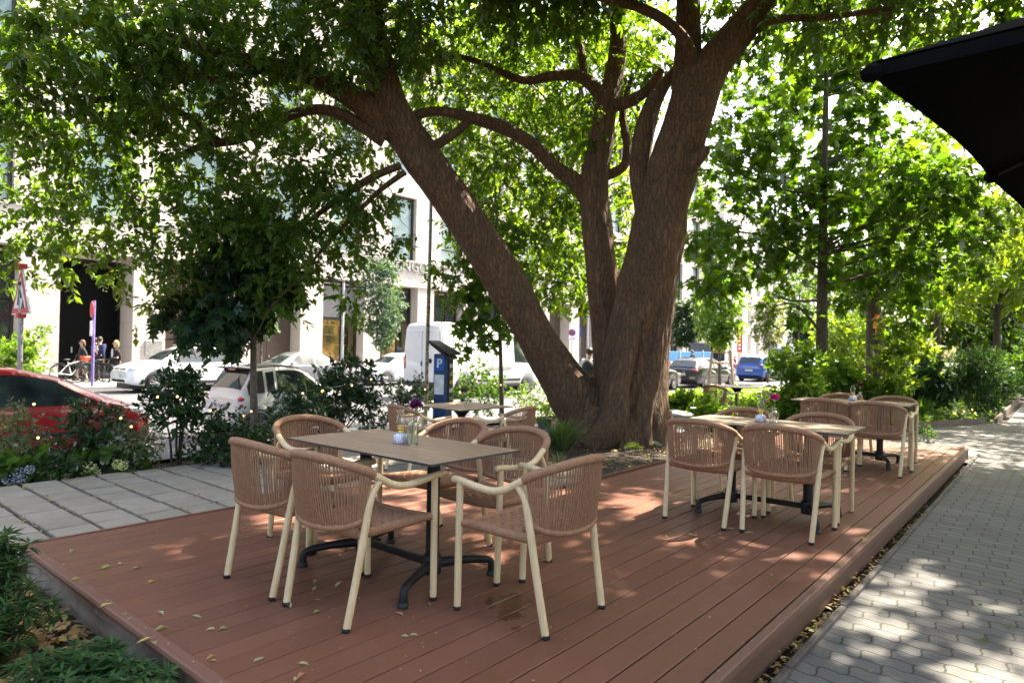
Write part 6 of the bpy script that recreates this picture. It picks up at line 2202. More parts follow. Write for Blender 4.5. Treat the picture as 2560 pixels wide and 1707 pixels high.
sedan('silver grey saloon across the road, half hidden by the tall dark laurel', (13.2 + 4.45, 25.2, RZ), PI, car_paint('silver_grey_paint', (.28, .29, .32), .6))
sedan('white saloon across the road, its nose beside the van', (18.2 + 4.45, 24.4, RZ), PI, PW)
bm = sedan('black estate car seen from behind beside the leaning wooden tree stakes', (30.4, 14.8, RZ), math.radians(-2), car_paint('black_paint', (.012, .013, .016)), WAG, (.98, 3.85))
bm.part('round_badge', M_CHROME, lambda mb: mb.lathe([(.001, -.02), (.045, -.02), (.05, .02)], 16, (.075, 0, .88), 'x'))
suv('bright blue off-roader seen from behind right of the wooden tree stakes', (41.0, 15.4, RZ), math.radians(-3), car_paint('bright_blue_paint', (.008, .09, .42), .2))
sedan('pale blue car ahead of the bright blue off-roader', (50.5, 15.2, RZ), math.radians(-3), car_paint('pale_blue_paint', (.25, .35, .5), .3))
sedan('dark car mostly hidden right behind the massive tree', (24.2, 14.9, RZ), math.radians(-1), car_paint('dark_grey_paint', (.02, .02, .022)), WAG, (.98, 3.85))

# --- vans
VAN = [(0, .45, 1.15, 2.45, .94, .99, .86), (.05, .40, 1.2, 2.56, .96, 1.0, .87), (.3, .38, 1.2, 2.62, .97, 1.01, .88), (3.4, .38, 1.2, 2.62, .97, 1.01, .88), (3.9, .38, 1.2, 2.55, .97, 1.0, .86), (4.3, .38, 1.2, 2.2, .97, 1.0, .80), (4.9, .38, 1.18, 1.55, .96, .98, .78), (5.3, .4, 1.08, 1.2, .94, .93, .76), (5.55, .45, .8, .9, .86, .84, .70)]


def van(label, loc, rz):
    c = Car('van', label, loc, rz, VAN, PW, (1.0, 4.55), cat='van', group=None, wr=.35)
    for sd in (-1, 1):
        c.window([(3.75, .05, .80), (4.2, .05, .85), (4.75, .05, .55)], sd)
        c.window([(2.2, -.10, -.06), (3.6, -.10, -.06)], sd, 'door_groove', pm('van_groove', (.25, .25, .25), .6), .014)
        c.part('side_moulding', M_TRIM, lambda mb: mb.box((2.8, sd * 1.005, .62), (2.6, .03, .10), None, 0, .01))
        c.part('tail_light', M_TAIL, lambda mb: mb.box((.0, sd * .925, 1.25), (.06, .09, .5), None, 0, .02))
        c.part('rear_door', PW, lambda mb: mb.box((-.012, sd * .44, 1.42), (.03, .83, 1.85), None, 0, .015))
        c.part('sill', M_TRIM, lambda mb: mb.box((2.75, sd * .985, .42), (2.8, .04, .12), None, 0, .01))
    c.screen(4.3, 4.95, 'windscreen')
    c.part('brake_light', M_TAIL, lambda mb: mb.box((.12, 0, 2.60), (.05, .3, .05), None, 0, .01))
    c.part('door_handle', M_TRIM, lambda mb: mb.box((-.04, .03, 1.2), (.03, .05, .16), None, 0, .01))
    c.part('round_badge', M_TRIM, lambda mb: mb.lathe([(.085, -.045), (.085, -.03), (.045, -.03), (.045, -.045)], 20, (0, -.42, 1.30), 'x'))
    c.part('rear_bumper', M_TRIM, lambda mb: mb.box((-.04, 0, .50), (.14, 1.86, .16), None, 0, .04))
    c.part('bar_ridge', pm('van_ridge', (.6, .6, .6), .5), lambda mb: mb.box((-.02, 0, 2.30), (.03, 1.2, .015)))
    return c


van('tall white panel van seen from behind beyond the parking meter', (15.35, 17.05, RZ), 0)
van('distant white van parked beyond the bright blue off-roader', (66, 20.5, RZ), PI)

def on_y(px, Y):
    d = _f + _r * ((px - 1280) / FPX)
    return d.x * Y / d.y


# ---------------------------------------------------------------- people
def person(label, loc, rz, height=1.7, top=(.02, .03, .08), bottom=(.012, .012, .014), skin=(.55, .33, .24), hair=(.06, .035, .02), long_hair=False, skirt=False, pose='walk', pack=None, extra=None, phase=1):
    k = height / 1.75
    t = thing('person', label, 'person', loc, rz, None)
    t.scale = (k, k, k)
    st = .20 * phase if pose == 'walk' else .03
    J = {  # x forward, y left, z up
        'pelvis': (0, 0, .93, .125), 'waist': (0, 0, 1.08, .115), 'chest': (.01, 0, 1.30, .14), 'neck0': (0, 0, 1.46, .065), 'neck': (.012, 0, 1.52, .052), 'head0': (.02, 0, 1.58, .075), 'head1': (.022, 0, 1.66, .088), 'head2': (.015, 0, 1.73, .062)}
    for s_, sg in (('l', 1), ('r', -1)):
        f = st * sg
        J['hip' + s_] = (0, .09 * sg, .90, .095); J['knee' + s_] = (f * .55 + .03, .095 * sg, .49, .06); J['ank' + s_] = (f - .03, .095 * sg, .085, .04); J['toe' + s_] = (f + .13, .10 * sg, .035, .032)
        J['sho' + s_] = (0, .17 * sg, 1.42, .062); J['elb' + s_] = (-.03 - f * .5, .225 * sg, 1.13, .043); J['wri' + s_] = (.03 - f * .95, .235 * sg, .90, .028); J['hand' + s_] = (.045 - f * 1.05, .235 * sg, .83, .026)
    E_ = [('pelvis', 'waist'), ('waist', 'chest'), ('chest', 'neck0'), ('neck0', 'neck'), ('neck', 'head0'), ('head0', 'head1'), ('head1', 'head2')]
    for s_ in 'lr':
        E_ += [('pelvis', 'hip' + s_), ('hip' + s_, 'knee' + s_), ('knee' + s_, 'ank' + s_), ('ank' + s_, 'toe' + s_), ('chest', 'sho' + s_), ('sho' + s_, 'elb' + s_), ('elb' + s_, 'wri' + s_), ('wri' + s_, 'hand' + s_)]
        hx, hy, hz, _q = J['hand' + s_]; sg = 1 if s_ == 'l' else -1
        for i, (dx, ln) in enumerate(((-.024, .07), (-.008, .08), (.008, .078), (.022, .062))):
            J['f%d%s' % (i, s_)] = (hx + dx, hy, hz - ln * .55, .0085); J['g%d%s' % (i, s_)] = (hx + dx + .012, hy - .012 * sg, hz - ln, .0075)
            E_ += [('hand' + s_, 'f%d%s' % (i, s_)), ('f%d%s' % (i, s_), 'g%d%s' % (i, s_))]
        J['t0' + s_] = (hx + .04, hy - .012 * sg, hz - .02, .0095); J['t1' + s_] = (hx + .052, hy - .02 * sg, hz - .055, .008)
        E_ += [('hand' + s_, 't0' + s_), ('t0' + s_, 't1' + s_)]

    def skinmesh(name, keys, grow, mat_, root, sub=1):
        ks = [x for x in J if x in keys]
        ed = [(ks.index(a), ks.index(b)) for a, b in E_ if a in ks and b in ks]
        me_ = bpy.data.meshes.new(name); me_.from_pydata([J[x][:3] for x in ks], ed, [])
        o = bpy.data.objects.new(name, me_); COL.objects.link(o)
        md = o.modifiers.new('Skin', 'SKIN'); md.use_smooth_shade = True
        for i, x in enumerate(ks):
            r = J[x][3] + grow
            r2 = r * (1.25 if x in ('chest', 'pelvis', 'waist') else 1)
            o.data.skin_vertices[0].data[i].radius = (r * (.8 if x in ('chest', 'pelvis', 'waist') else 1), r2) if False else (r, r)
            o.data.skin_vertices[0].data[i].use_root = (x == root)
        md2 = o.modifiers.new('Sub', 'SUBSURF'); md2.levels = sub; md2.render_levels = sub
        dg = bpy.context.evaluated_depsgraph_get()
        nm = bpy.data.meshes.new_from_object(o.evaluated_get(dg))
        bpy.data.objects.remove(o, do_unlink=True)
        nm.materials.clear(); nm.materials.append(mat_)
        for p in nm.polygons: p.use_smooth = True
        o2 = bpy.data.objects.new(name, nm); COL.objects.link(o2); o2.parent = t
        return o2
    msk = pm('skin', skin, .55, var=.08)
    skinmesh('body', set(J), 0, msk, 'pelvis')
    mt = pm('upper_clothing', top, .85, var=.25, scale=14); mbm = pm('lower_clothing', bottom, .85, var=.2, scale=14)
    arms = {x + s_ for s_ in 'lr' for x in ('sho', 'elb', 'wri')}
    skinmesh('jacket', {'pelvis', 'waist', 'chest', 'neck0'} | arms, .022, mt, 'pelvis')
    if skirt:
        mb = MB(); mb.lathe([(.15, 1.02), (.17, .92), (.20, .75), (.235, .55)], 16, (0, 0, 0), close=False); mb.build('skirt', mbm, t)
    else:
        skinmesh('trousers', {'pelvis'} | {x + s_ for s_ in 'lr' for x in ('hip', 'knee', 'ank')}, .016, mbm, 'pelvis')
    for sg, s_ in ((1, 'l'), (-1, 'r')):
        a = J['ank' + s_]; mb = MB(); mb.ball((a[0] + .06, a[1], .045), (.14, .052, .05), 12, 8); mb.build('shoe', pm('dark_shoe', (.03, .03, .03), .6), t)
    mh = pm('hair', hair, .6, var=.3, scale=40)
    mb = MB(); mb.ball((-.012, 0, 1.685), (.105, .098, .105), 14, 9, 0, .12)
    if long_hair:
        mb.ball((-.07, 0, 1.58), (.06, .095, .14), 12, 8, 0, .15)
    mb.build('hair', mh, t)
    hx = .107
    mb = MB(); mb.ball((hx, 0, 1.635), (.02, .014, .026), 8, 6); mb.build('nose', msk, t)
    for sg in (1, -1):
        mb = MB(); mb.ball((.095, .032 * sg, 1.66), (.01, .012, .007), 8, 5); mb.build('eye', pm('eye_dark', (.02, .015, .012), .3), t)
        mb = MB(); mb.ball((.02, .088 * sg, 1.645), (.02, .01, .03), 8, 6); mb.build('ear', msk, t)
    mb = MB(); mb.ball((.095, 0, 1.595), (.008, .026, .007), 8, 5); mb.build('mouth', pm('lips', (.35, .12, .1), .5), t)
    if pack:
        mb = MB(); mb.ball((-.20, 0, 1.22), (.12, .17, .25), 14, 9, 0, .08); mb.build('backpack', pm('black_backpack', pack, .7), t)
    if extra: extra(t)
    return t


def emblem(t):
    m_ = leaf_mat('pale_print', [(.6, .58, .5), (.5, .48, .4)], 0)
    mb = MB()
    for (y, z, w, h) in ((0, 1.36, .15, .10), (-.05, 1.27, .06, .08), (.05, 1.24, .07, .10), (0, 1.17, .12, .07), (-.03, 1.10, .05, .05), (.05, 1.40, .09, .04)):
        mb.ball((-.175, y, z), (.012, w * .5, h * .5), 10, 6, 0, .4, y)
    mb.build('back_print', pm('pale_print', (.55, .53, .45), .9), t)


RZP = RZ + .12
q = P(203, 962, 27.3); person('woman in black leather jacket and black skirt walking past the dark entrance', (q.x, q.y, RZP), math.radians(172), 1.66, (.015, .015, .017), (.01, .01, .011), hair=(.10, .05, .03), long_hair=True, skirt=True, phase=1)
q = P(247, 962, 27.0); person('man in dark blue hooded sweater with pale back print', (q.x, q.y, RZP), math.radians(35), 1.80, (.012, .02, .075), (.01, .01, .012), hair=(.02, .015, .012), phase=-.6, extra=emblem)
q = P(236, 962, 27.8); person('man half hidden behind the blue hooded sweater', (q.x, q.y, RZP), math.radians(120), 1.76, (.02, .025, .06), (.012, .012, .016), hair=(.05, .035, .025), phase=.5)
q = P(287, 962, 27.0); person('blonde woman in black cardigan and striped white top', (q.x, q.y, RZP), math.radians(178), 1.66, (.014, .013, .014), (.012, .012, .016), hair=(.48, .30, .12), long_hair=True, phase=.8,
       extra=lambda t: (lambda mb: (mb.ball((.135, .0, 1.22), (.035, .10, .2), 12, 8), mb.build('striped_top', pm('white_top', (.6, .6, .62), .9, var=.2, scale=60), t)))(MB()))
q = P(1472, 1000, 18.2); person('man in white shirt with black backpack seen from behind between the stems', (q.x, q.y, RZ), math.radians(25), 1.80, (.60, .62, .66), (.02, .02, .03), hair=(.035, .02, .014), pack=(.012, .012, .013), phase=.6)
q = P(1650, 935, 46); person('distant pedestrian in dark blue top beyond the barriers', (q.x, q.y, RZP), math.radians(100), 1.75, (.03, .04, .09), (.02, .02, .03), phase=.5)
q = P(1731, 935, 50); person('distant pedestrian in olive top beyond the blue fence', (q.x, q.y, RZP), math.radians(-30), 1.75, (.08, .08, .05), (.02, .02, .03), phase=.5)

# ---------------------------------------------------------------- bicycles
def bicycle(label, loc, rz, col, basket=None):
    t = thing('bicycle', label, 'bicycle', loc, rz, 'bicycles by the pillar')
    mp_ = pm('bicycle_paint', col, .4)
    for x in (0, 1.05):
        mb = MB(); mb.tube([(x + .34 * math.cos(a), 0, .35 + .34 * math.sin(a)) for a in np.linspace(0, 2 * PI, 29)], .018, 6, False)
        w_ = mb.build('wheel', M_TYRE, t)
        mb = MB()
        for k in range(14):
            a = 2 * PI * k / 14; mb.tube([(x, 0, .35), (x + .33 * math.cos(a), 0, .35 + .33 * math.sin(a))], .0025, 3, False)
        mb.build('spokes', M_CHROME, w_)
        mb = MB(); mb.tube([(x + .385 * math.cos(a), 0, .35 + .385 * math.sin(a)) for a in np.linspace(.3 if x else .6, PI - .4, 14)], .02, 5); mb.build('mudguard', M_TRIM, t)
    mb = MB()
    for a, b in (((0, 0, .35), (.45, 0, .30)), ((.45, 0, .30), (.30, 0, .82)), ((.45, 0, .30), (.88, 0, .78)), ((0, 0, .35), (.33, 0, .72)), ((.33, 0, .72), (.86, 0, .86)), ((1.05, 0, .35), (.84, 0, 1.0))):
        mb.tube([a, b], .018, 8)
    mb.build('frame', mp_, t)
    mb = MB(); mb.tube(spline([(.72, .30, 1.04), (.80, .22, 1.06), (.86, 0, 1.05), (.80, -.22, 1.06), (.72, -.30, 1.04)], 4), .012, 8); mb.build('handlebar', M_TRIM, t)
    mb = MB(); mb.ball((.27, 0, .90), (.14, .08, .035), 12, 7); mb.tube([(.30, 0, .8), (.28, 0, .89)], .013, 6); mb.build('saddle', M_TRIM, t)
    mb = MB(); mb.box((-.02, 0, .76), (.36, .13, .02)); mb.tube([(-.1, .05, .76), (0, .05, .35)], .007, 5); mb.build('luggage_rack', M_TRIM, t)
    if basket:
        mb = MB(); mb.box((1.0, 0, .93), (.34, .36, .20), None, 0, .03); mb.build('front_box', basket, t)
    return t


bicycle('bicycle with an orange red front box left of the purple pole', (on_y(150, 30.0), 30.0, RZP), math.radians(12), (.6, .6, .62), pm('orange_red_box', (.75, .06, .02), .5))
bicycle('black city bicycle beside the white off-roader nose', (on_y(268, 29.3), 29.3, RZP), math.radians(170), (.02, .02, .022))
bicycle('dark bicycle leaning behind the white off-roader', (on_y(292, 29.8), 29.8, RZP), math.radians(165), (.03, .03, .035))
q = P(370, 940, 30); bicycle('bicycle with raised handlebar by the stone pier', (q.x, q.y, RZP), math.radians(10), (.05, .02, .02))

# ---------------------------------------------------------------- poles, signs, meter
M_GALV = pm('galvanised_steel', (.30, .31, .32), .5, .7, var=.15, scale=8)
M_SIGNW = pm('sign_white', (.75, .75, .75), .5)
M_SIGNR = pm('sign_red', (.50, .05, .04), .5)
M_SIGNB = pm('sign_blue', (.01, .09, .42), .5)


# roadworks sign on the left
q = P(47, 1000, 9.6)
t = thing('traffic_sign', 'triangular red bordered roadworks sign on a grey pole at the left edge', 'traffic sign', (q.x, q.y, -.25))
zt = P(40, 700, 9.6).z + .25
mb = MB(); mb.tube([(0, 0, 0), (0, 0, zt - .0)], .034, 14); mb.build('pole', M_GALV, t)
ztop = P(40, 665, 9.6).z + .25; zbot = P(40, 785, 9.6).z + .25
hh = ztop - zbot; w2 = hh * .60
a = math.radians(-88.5)
dx, dy = math.cos(a), math.sin(a)
def tri(s, off):
    n_ = Vector((-dy, dx, 0)) * off
    c = zbot + hh * .36
    return [Vector((-dx * w2 * s, -dy * w2 * s, c - hh * .36 * s)) + n_, Vector((dx * w2 * s, dy * w2 * s, c - hh * .36 * s)) + n_, Vector((0, 0, c + hh * .64 * s)) + n_]
for nm, s_, off, m_ in (('sign_back', 1.0, .0, M_SIGNW), ('red_border', .95, .013, M_SIGNR), ('white_field', .66, .017, M_SIGNW)):
    for sgn in (1,):
        mb = MB(); mb.slab(tri(s_, off + .0), Vector((-dy, dx, 0)) * (.012 if nm == 'sign_back' else .003)); mb.build(nm, m_, t)
        mb = MB(); mb.slab(tri(s_, -off - (.044 if nm == 'sign_back' else .0)) if nm != 'sign_back' else tri(1.0, -.012), Vector((-dy, dx, 0)) * (-.003 if nm != 'sign_back' else .012)); mb.build(nm, m_, t)
# worker pictogram (on the visible face)
mb = MB(); n_ = Vector((-dy, dx, 0)); c = zbot + hh * .36
for sg in (1, -1):
    o_ = n_ * .022 * sg
    mb.tube([Vector((-.05 * dx, -.05 * dy, c - .12)) + o_, Vector((-.02 * dx, -.02 * dy, c + .02)) + o_, Vector((.0, 0, c + .14)) + o_], .018, 6)
    mb.tube([Vector((.0, 0, c + .10)) + o_, Vector((.08 * dx, .08 * dy, c - .02)) + o_], .014, 6)
    mb.ball(Vector((.02 * dx, .02 * dy, c + .19)) + o_, .03, 8, 6)
    mb.slab([Vector((.06 * dx, .06 * dy, c - .17)) + o_, Vector((.22 * dx, .22 * dy, c - .17)) + o_, Vector((.14 * dx, .14 * dy, c - .02)) + o_], n_ * .002)
mb.build('worker_pictogram', M_TRIM, t)
for z in (zbot - .02, ztop + .0):
    mb = MB(); mb.box((0, 0, z), (.11, .11, .07), None, 0, .01); mb.build('clamp', M_SIGNR, t)

# purple pole with signs seen edge on
x = on_y(232, 26.9)
t = thing('sign_pole', 'slim purple pole with narrow sign plates seen edge on before the entrance', 'sign pole', (x, 26.85, RZP))
M_PUR = pm('purple_pole_paint', (.16, .12, .32), .5)
h = P(232, 760, 26).z - RZP
mb = MB(); mb.tube([(0, 0, 0), (0, 0, h)], .05, 12); mb.build('pole', M_PUR, t)
mb = MB(); mb.lathe([(.001, -.01), (.30, -.01), (.30, .01), (.001, .01)], 24, (0, -.07, h - .32), 'y'); o = mb.build('round_sign', M_SIGNR, t); o.rotation_euler = (0, 0, math.radians(-98)) 
mb = MB(); mb.box((.0, -.08, h - 1.0), (.36, .02, .55)); o = mb.build('text_plate', M_SIGNW, t); o.rotation_euler = (0, 0, math.radians(-98))

# parking meter
q = GP(1105, 1030, RZ + .2)
q = P(1106, 1020, 12.2)
t = thing('parking_meter', 'dark blue parking ticket machine with sloped black lid and white letter P', 'parking meter', (q.x, q.y, -.30), math.radians(20))
H = P(1100, 868, 12.2).z + .30
M_MB = pm('meter_blue', (.012, .045, .13), .4)
mb = MB(); mb.box((0, 0, (H - .12) / 2), (.30, .26, H - .12), None, 0, .02); mb.build('cabinet', M_MB, t)
mb = MB(); mb.slab([(-.24, -.24, H - .14), (.24, -.24, H - .14), (.24, .2, H + .08), (-.24, .2, H + .08)], (0, 0, .045)); mb.slab([(-.2, -.19, H - .22), (.2, -.19, H - .22), (.2, .18, H + .05), (-.2, .18, H + .05)], (0, 0, .05)); mb.build('lid', M_TRIM, t)
mb = MB(); mb.box((.04, -.135, H - .62), (.19, .02, .86), None, 0, .006); pan = mb.build('front_panel', M_TRIM, t)
for k in range(5):
    mb = MB(); mb.box((.04, -.147, H - .34 - .15 * k), (.12, .008, .07)); mb.build('button_field', [M_SIGNW, M_GALV, M_AMBER, M_SIGNW, M_GALV][k], pan)
mb = MB(); mb.box((-.155, 0, H - .30), (.012, .20, .24)); pp = mb.build('p_sign', M_SIGNB, t)
text_mesh('letter', 'P', .22, M_SIGNW, pp, (-.163, 0, H - .30), (PI / 2, 0, -PI / 2), .002, bold=.006)
mb = MB(); mb.box((-.155, 0, H - .68), (.010, .19, .36)); mb.build('notice', M_SIGNW, t)

# sticker covered pole in front of the van
q = P(1065, 1000, 13.6)
t = thing('street_pole', 'thin pole covered in stickers in front of the white van', 'pole', (q.x, q.y, -.35))
m, nt, out = nodes('stickers')
vo = N(nt, 'ShaderNodeTexVoronoi', Scale=22); nt.links.new(coord(nt), vo.inputs['Vector'])
c = ramp(nt, noise(nt, vo.outputs['Position'], 9, 2), [(.3, (.03, .03, .03)), (.42, (.45, .42, .35)), (.5, (.05, .05, .06)), (.58, (.5, .4, .12)), (.66, (.12, .2, .3)), (.75, (.4, .4, .4))])
principled(nt, out, c, .6); M_STICK = m
h = P(1075, 690, 13.6).z + .35
mb = MB(); mb.tube([(0, 0, 0), (.02, 0, h)], .04, 12); mb.build('pole', M_STICK, t)
mb = MB(); mb.tube([(0.02, 0, h), (.035, 0, h + 2.2)], .035, 12); mb.build('upper_pole', M_GALV, t)

# slender pale lamp posts across the road
def lamp_post(px, Y, top_py, label, r=.07):
    x = on_y(px, Y)
    d = _f + _r * ((px - 1280) / FPX); tt = Y / d.y
    h = P(px, top_py, tt).z - RZP
    t = thing('street_lamp', label, 'street lamp', (x, Y, RZP), 0, None)
    mb = MB(); mb.lathe([(r * 2, 0), (r * 2, .25), (r * 1.3, .9), (r, 1.2), (r * .8, h)], 14); mb.build('post', pm('pale_post_paint', (.42, .43, .46), .5), t)
    for sg in (1, -1):
        mb = MB(); mb.tube(spline([(0, 0, h - .5), (.35 * sg, 0, h - .2), (.55 * sg, 0, h + .1)], 5), .03, 8); mb.lathe([(.05, .18), (.2, .02), (.22, -.06), (.05, -.1)], 14, (.55 * sg, 0, h + .1)); mb.build('lamp_head', M_TRIM, t)
    return t


lamp_post(856, 27.3, 705, 'pale lamp post with two dark heads before the lit shop window')
lamp_post(1469, 27.6, 690, 'grey lamp post behind the leaning stem')
lamp_post(1674, 27.6, 745, 'thin grey lamp post beside the red banner')
# signs by the brown door
def sign_on_pole(px, Y, top_py, label, kind, tilt=0):
    x = on_y(px, Y); d = _f + _r * ((px - 1280) / FPX); tt = Y / d.y
    h = P(px, top_py, tt).z - RZP; s = tt / FPX
    t = thing('traffic_sign', label, 'traffic sign', (x, Y, RZP), math.radians(-48))
    mb = MB(); mb.tube([(0, 0, 0), (tilt, 0, h)], .035, 10); mb.build('pole', M_GALV, t)
    if kind == 'nostop':
        r = 9 * s
        for nm, rr_, y, m_ in (('red_disc', 1.0, -.05, M_SIGNR), ('blue_disc', .78, -.056, M_SIGNB)):
            mb = MB(); mb.lathe([(.001, y - .004), (r * rr_, y - .004), (r * rr_, y + .012), (.001, y + .012)], 24, (0, 0, h - r), 'y'); dsc = mb.build(nm, m_, t)
        for a in (.785, -.785):
            mb = MB(); mb.box((0, -.068 - .002 * a, h - r), (r * 1.5, .01, r * .2), Euler((0, a, 0))); mb.build('red_bar', M_SIGNR, t)
        mb = MB(); mb.box((0, -.05, h - 2 * r - 6 * s), (18 * s, .02, 9 * s)); mb.build('text_plate', M_SIGNW, t)
    elif kind == 'edge':
        mb = MB(); mb.box((.05, -.05, h - .35), (.10, .35, .6)); mb.build('side_plate', M_SIGNB, t)
    elif kind == 'P':
        w_ = 11 * s
        mb = MB(); mb.box((0, -.06, h - w_ * .6), (w_, .02, w_ * 1.25), None, 0, .008); pl_ = mb.build('blue_plate', M_SIGNB, t)
        text_mesh('letter', 'P', w_ * 1.0, M_SIGNW, pl_, (0, -.074, h - w_ * .55), (PI / 2, 0, 0), .003, bold=.02)
        mb = MB(); mb.box((0, -.06, h - w_ * 1.6), (w_, .02, w_ * .6)); mb.build('text_plate', M_SIGNW, t)
    return t


sign_on_pole(1430, 27.2, 822, 'round red and blue no stopping sign with white plate by the brown door', 'nostop')
sign_on_pole(1448, 27.0, 820, 'leaning pole with sticker left of the grey lamp post', 'edge', .1)
sign_on_pole(1478, 27.0, 820, 'sign pole seen edge on right of the grey lamp post', 'edge')
sign_on_pole(2076, 14.5, 835, 'blue parking sign with white letter P right of the maple trunk', 'P')

# bicycle hoops and staked tree frame
M_HOOP = pm('bike_hoop_steel', (.38, .39, .40), .4, .8)
for i, (px, Y) in enumerate(((1776, 12.2), (1812, 12.0))):
    x = on_y(px, Y)
    t = MB(); t.tube(spline([(-.35, 0, 0), (-.35, 0, .55), (-.25, 0, .78), (0, 0, .85), (.25, 0, .78), (.35, 0, .55), (.35, 0, 0)], 6), .03, 10)
    o = t.build('bike_rack', M_HOOP, None, (x, Y, RZ + .12)); o.rotation_euler = (0, 0, math.radians(75))
    tag(o, ['bent steel bicycle hoop left of the wooden tree stakes', 'bent steel bicycle hoop right of the wooden tree stakes'][i], 'bike rack')
x = on_y(1802, 11.6)
t = thing('tree_stakes', 'frame of three wooden stakes around the young yellow green tree', 'tree support', (x, 11.6, RZ + .10))
M_STAKE = pm('stake_wood', (.38, .27, .18), .85, var=.25, scale=10)
hs = P(1802, 875, 29).z - RZ - .1
for k in range(3):
    a = k * 2 * PI / 3 + .5; mb = MB(); mb.tube([(.62 * math.cos(a), .62 * math.sin(a), 0), (.42 * math.cos(a), .42 * math.sin(a), hs)], .055, 10); mb.build('stake', M_STAKE, t)
for k in range(3):
    a = k * 2 * PI / 3 + .5; b = a + 2 * PI / 3
    for z, r_ in ((hs - .1, .44), (hs - .55, .48), (.25, .60)):
        mb = MB(); p0 = Vector((r_ * math.cos(a), r_ * math.sin(a), z)); p1 = Vector((r_ * math.cos(b), r_ * math.sin(b), z)); mb.tube([p0, p1], .035, 8); mb.build('crossbar', M_STAKE, t)

# roadworks: beacons, barrier, blue fence, container, banner
def beacon(px, Y, label):
    x = on_y(px, Y)
    t = thing('warning_beacon', label, 'roadworks beacon', (x, Y, RZ), math.radians(-45), 'roadworks beacons')
    m, nt, out = nodes('red_white_stripes')
    tc = nt.nodes.new('ShaderNodeTexCoord'); sx = nt.nodes.new('ShaderNodeSeparateXYZ'); nt.links.new(tc.outputs['Object'], sx.inputs[0])
    ad = N(nt, 'ShaderNodeMath', operation='ADD'); nt.links.new(sx.outputs['X'], ad.inputs[0]); nt.links.new(sx.outputs['Z'], ad.inputs[1])
    mu = N(nt, 'ShaderNodeMath', operation='MULTIPLY'); nt.links.new(ad.outputs[0], mu.inputs[0]); mu.inputs[1].default_value = 1 / .5
    fr = N(nt, 'ShaderNodeMath', operation='FRACT'); nt.links.new(mu.outputs[0], fr.inputs[0])
    r = ramp(nt, fr.outputs[0], [(0, (.62, .02, .02)), (.5, (.8, .8, .8))]); r.node.color_ramp.interpolation = 'CONSTANT'
    principled(nt, out, r, .5)
    mb = MB(); mb.box((0, 0, .75), (.28, .05, 1.1), None, 0, .01); mb.build('striped_board', m, t)
    mb = MB(); mb.box((0, 0, .08), (.7, .4, .15), None, 0, .03); mb.build('foot', M_RUB, t)
    mb = MB(); mb.ball((0, 0, 1.42), (.11, .07, .12), 12, 8); mb.build('amber_lamp', M_AMBER, t)
    return t


beacon(1660, 20.5, 'red and white striped beacon with amber lamp left of the black estate car')
beacon(1838, 21.5, 'striped roadworks beacon with amber lamp above the bright blue car')
m, nt, out = nodes('barrier_stripes')
tc = nt.nodes.new('ShaderNodeTexCoord'); sx = nt.nodes.new('ShaderNodeSeparateXYZ'); nt.links.new(tc.outputs['Object'], sx.inputs[0])
mu = N(nt, 'ShaderNodeMath', operation='MULTIPLY'); nt.links.new(sx.outputs['X'], mu.inputs[0]); mu.inputs[1].default_value = 1 / .7
fr = N(nt, 'ShaderNodeMath', operation='FRACT'); nt.links.new(mu.outputs[0], fr.inputs[0])
r = ramp(nt, fr.outputs[0], [(0, (.62, .03, .03)), (.4, (.8, .8, .8))]); r.node.color_ramp.interpolation = 'CONSTANT'
principled(nt, out, r, .5); M_BAR = m
t = thing('barrier', 'long red and white roadworks barrier fence behind the black estate car', 'barrier', (36, 21.5, RZ))
for k in range(7):
    mb = MB(); mb.box((k * 2.6, 0, .95), (2.5, .04, .24), None, 0, .01); mb.build('striped_rail', M_BAR, t)
    mb = MB(); mb.box((k * 2.6, .01, .42), (2.4, .03, .75)); mb.build('white_panel', M_SIGNW, t)
    mb = MB(); mb.tube([(k * 2.6 - 1.27, 0, 0), (k * 2.6 - 1.27, 0, 1.1)], .03, 8); mb.build('post', M_GALV, t)
M_BLUEF = pm('blue_fence_panel', (.05, .22, .55), .5, var=.15)
t = thing('site_fence', 'row of blue construction fence panels behind the barrier', 'fence', (38, 23.2, RZ))
for k in range(8):
    mb = MB(); mb.box((k * 2.1, 0, .95), (2.0, .05, 1.7), None, 0, .01); mb.build('panel', M_BLUEF, t)
    mb = MB(); mb.box((k * 2.1 - 1.05, -.03, 1.0), (.07, .07, 1.9)); mb.build('post', M_SIGNW, t)
t = thing('site_container', 'grey open construction container behind the young staked tree', 'container', (on_y(1770, 24.8), 24.8, RZ))
M_CONT = pm('container_grey', (.10, .12, .14), .6)
for x0 in (-1.6, 1.6):
    mb = MB(); mb.box((x0, 0, 1.3), (.15, 1.8, 2.4)); mb.build('side', M_CONT, t)
mb = MB(); mb.box((0, 0, 2.5), (3.5, 2, .15)); mb.build('roof', M_CONT, t)
mb = MB(); mb.box((0, .8, 1.3), (3.1, .1, 2.3)); mb.build('back', M_PANE, t)
mb = MB(); mb.box((0, -.2, .55), (3.0, 1.2, .9)); mb.build('load', M_GREYPANEL, t)
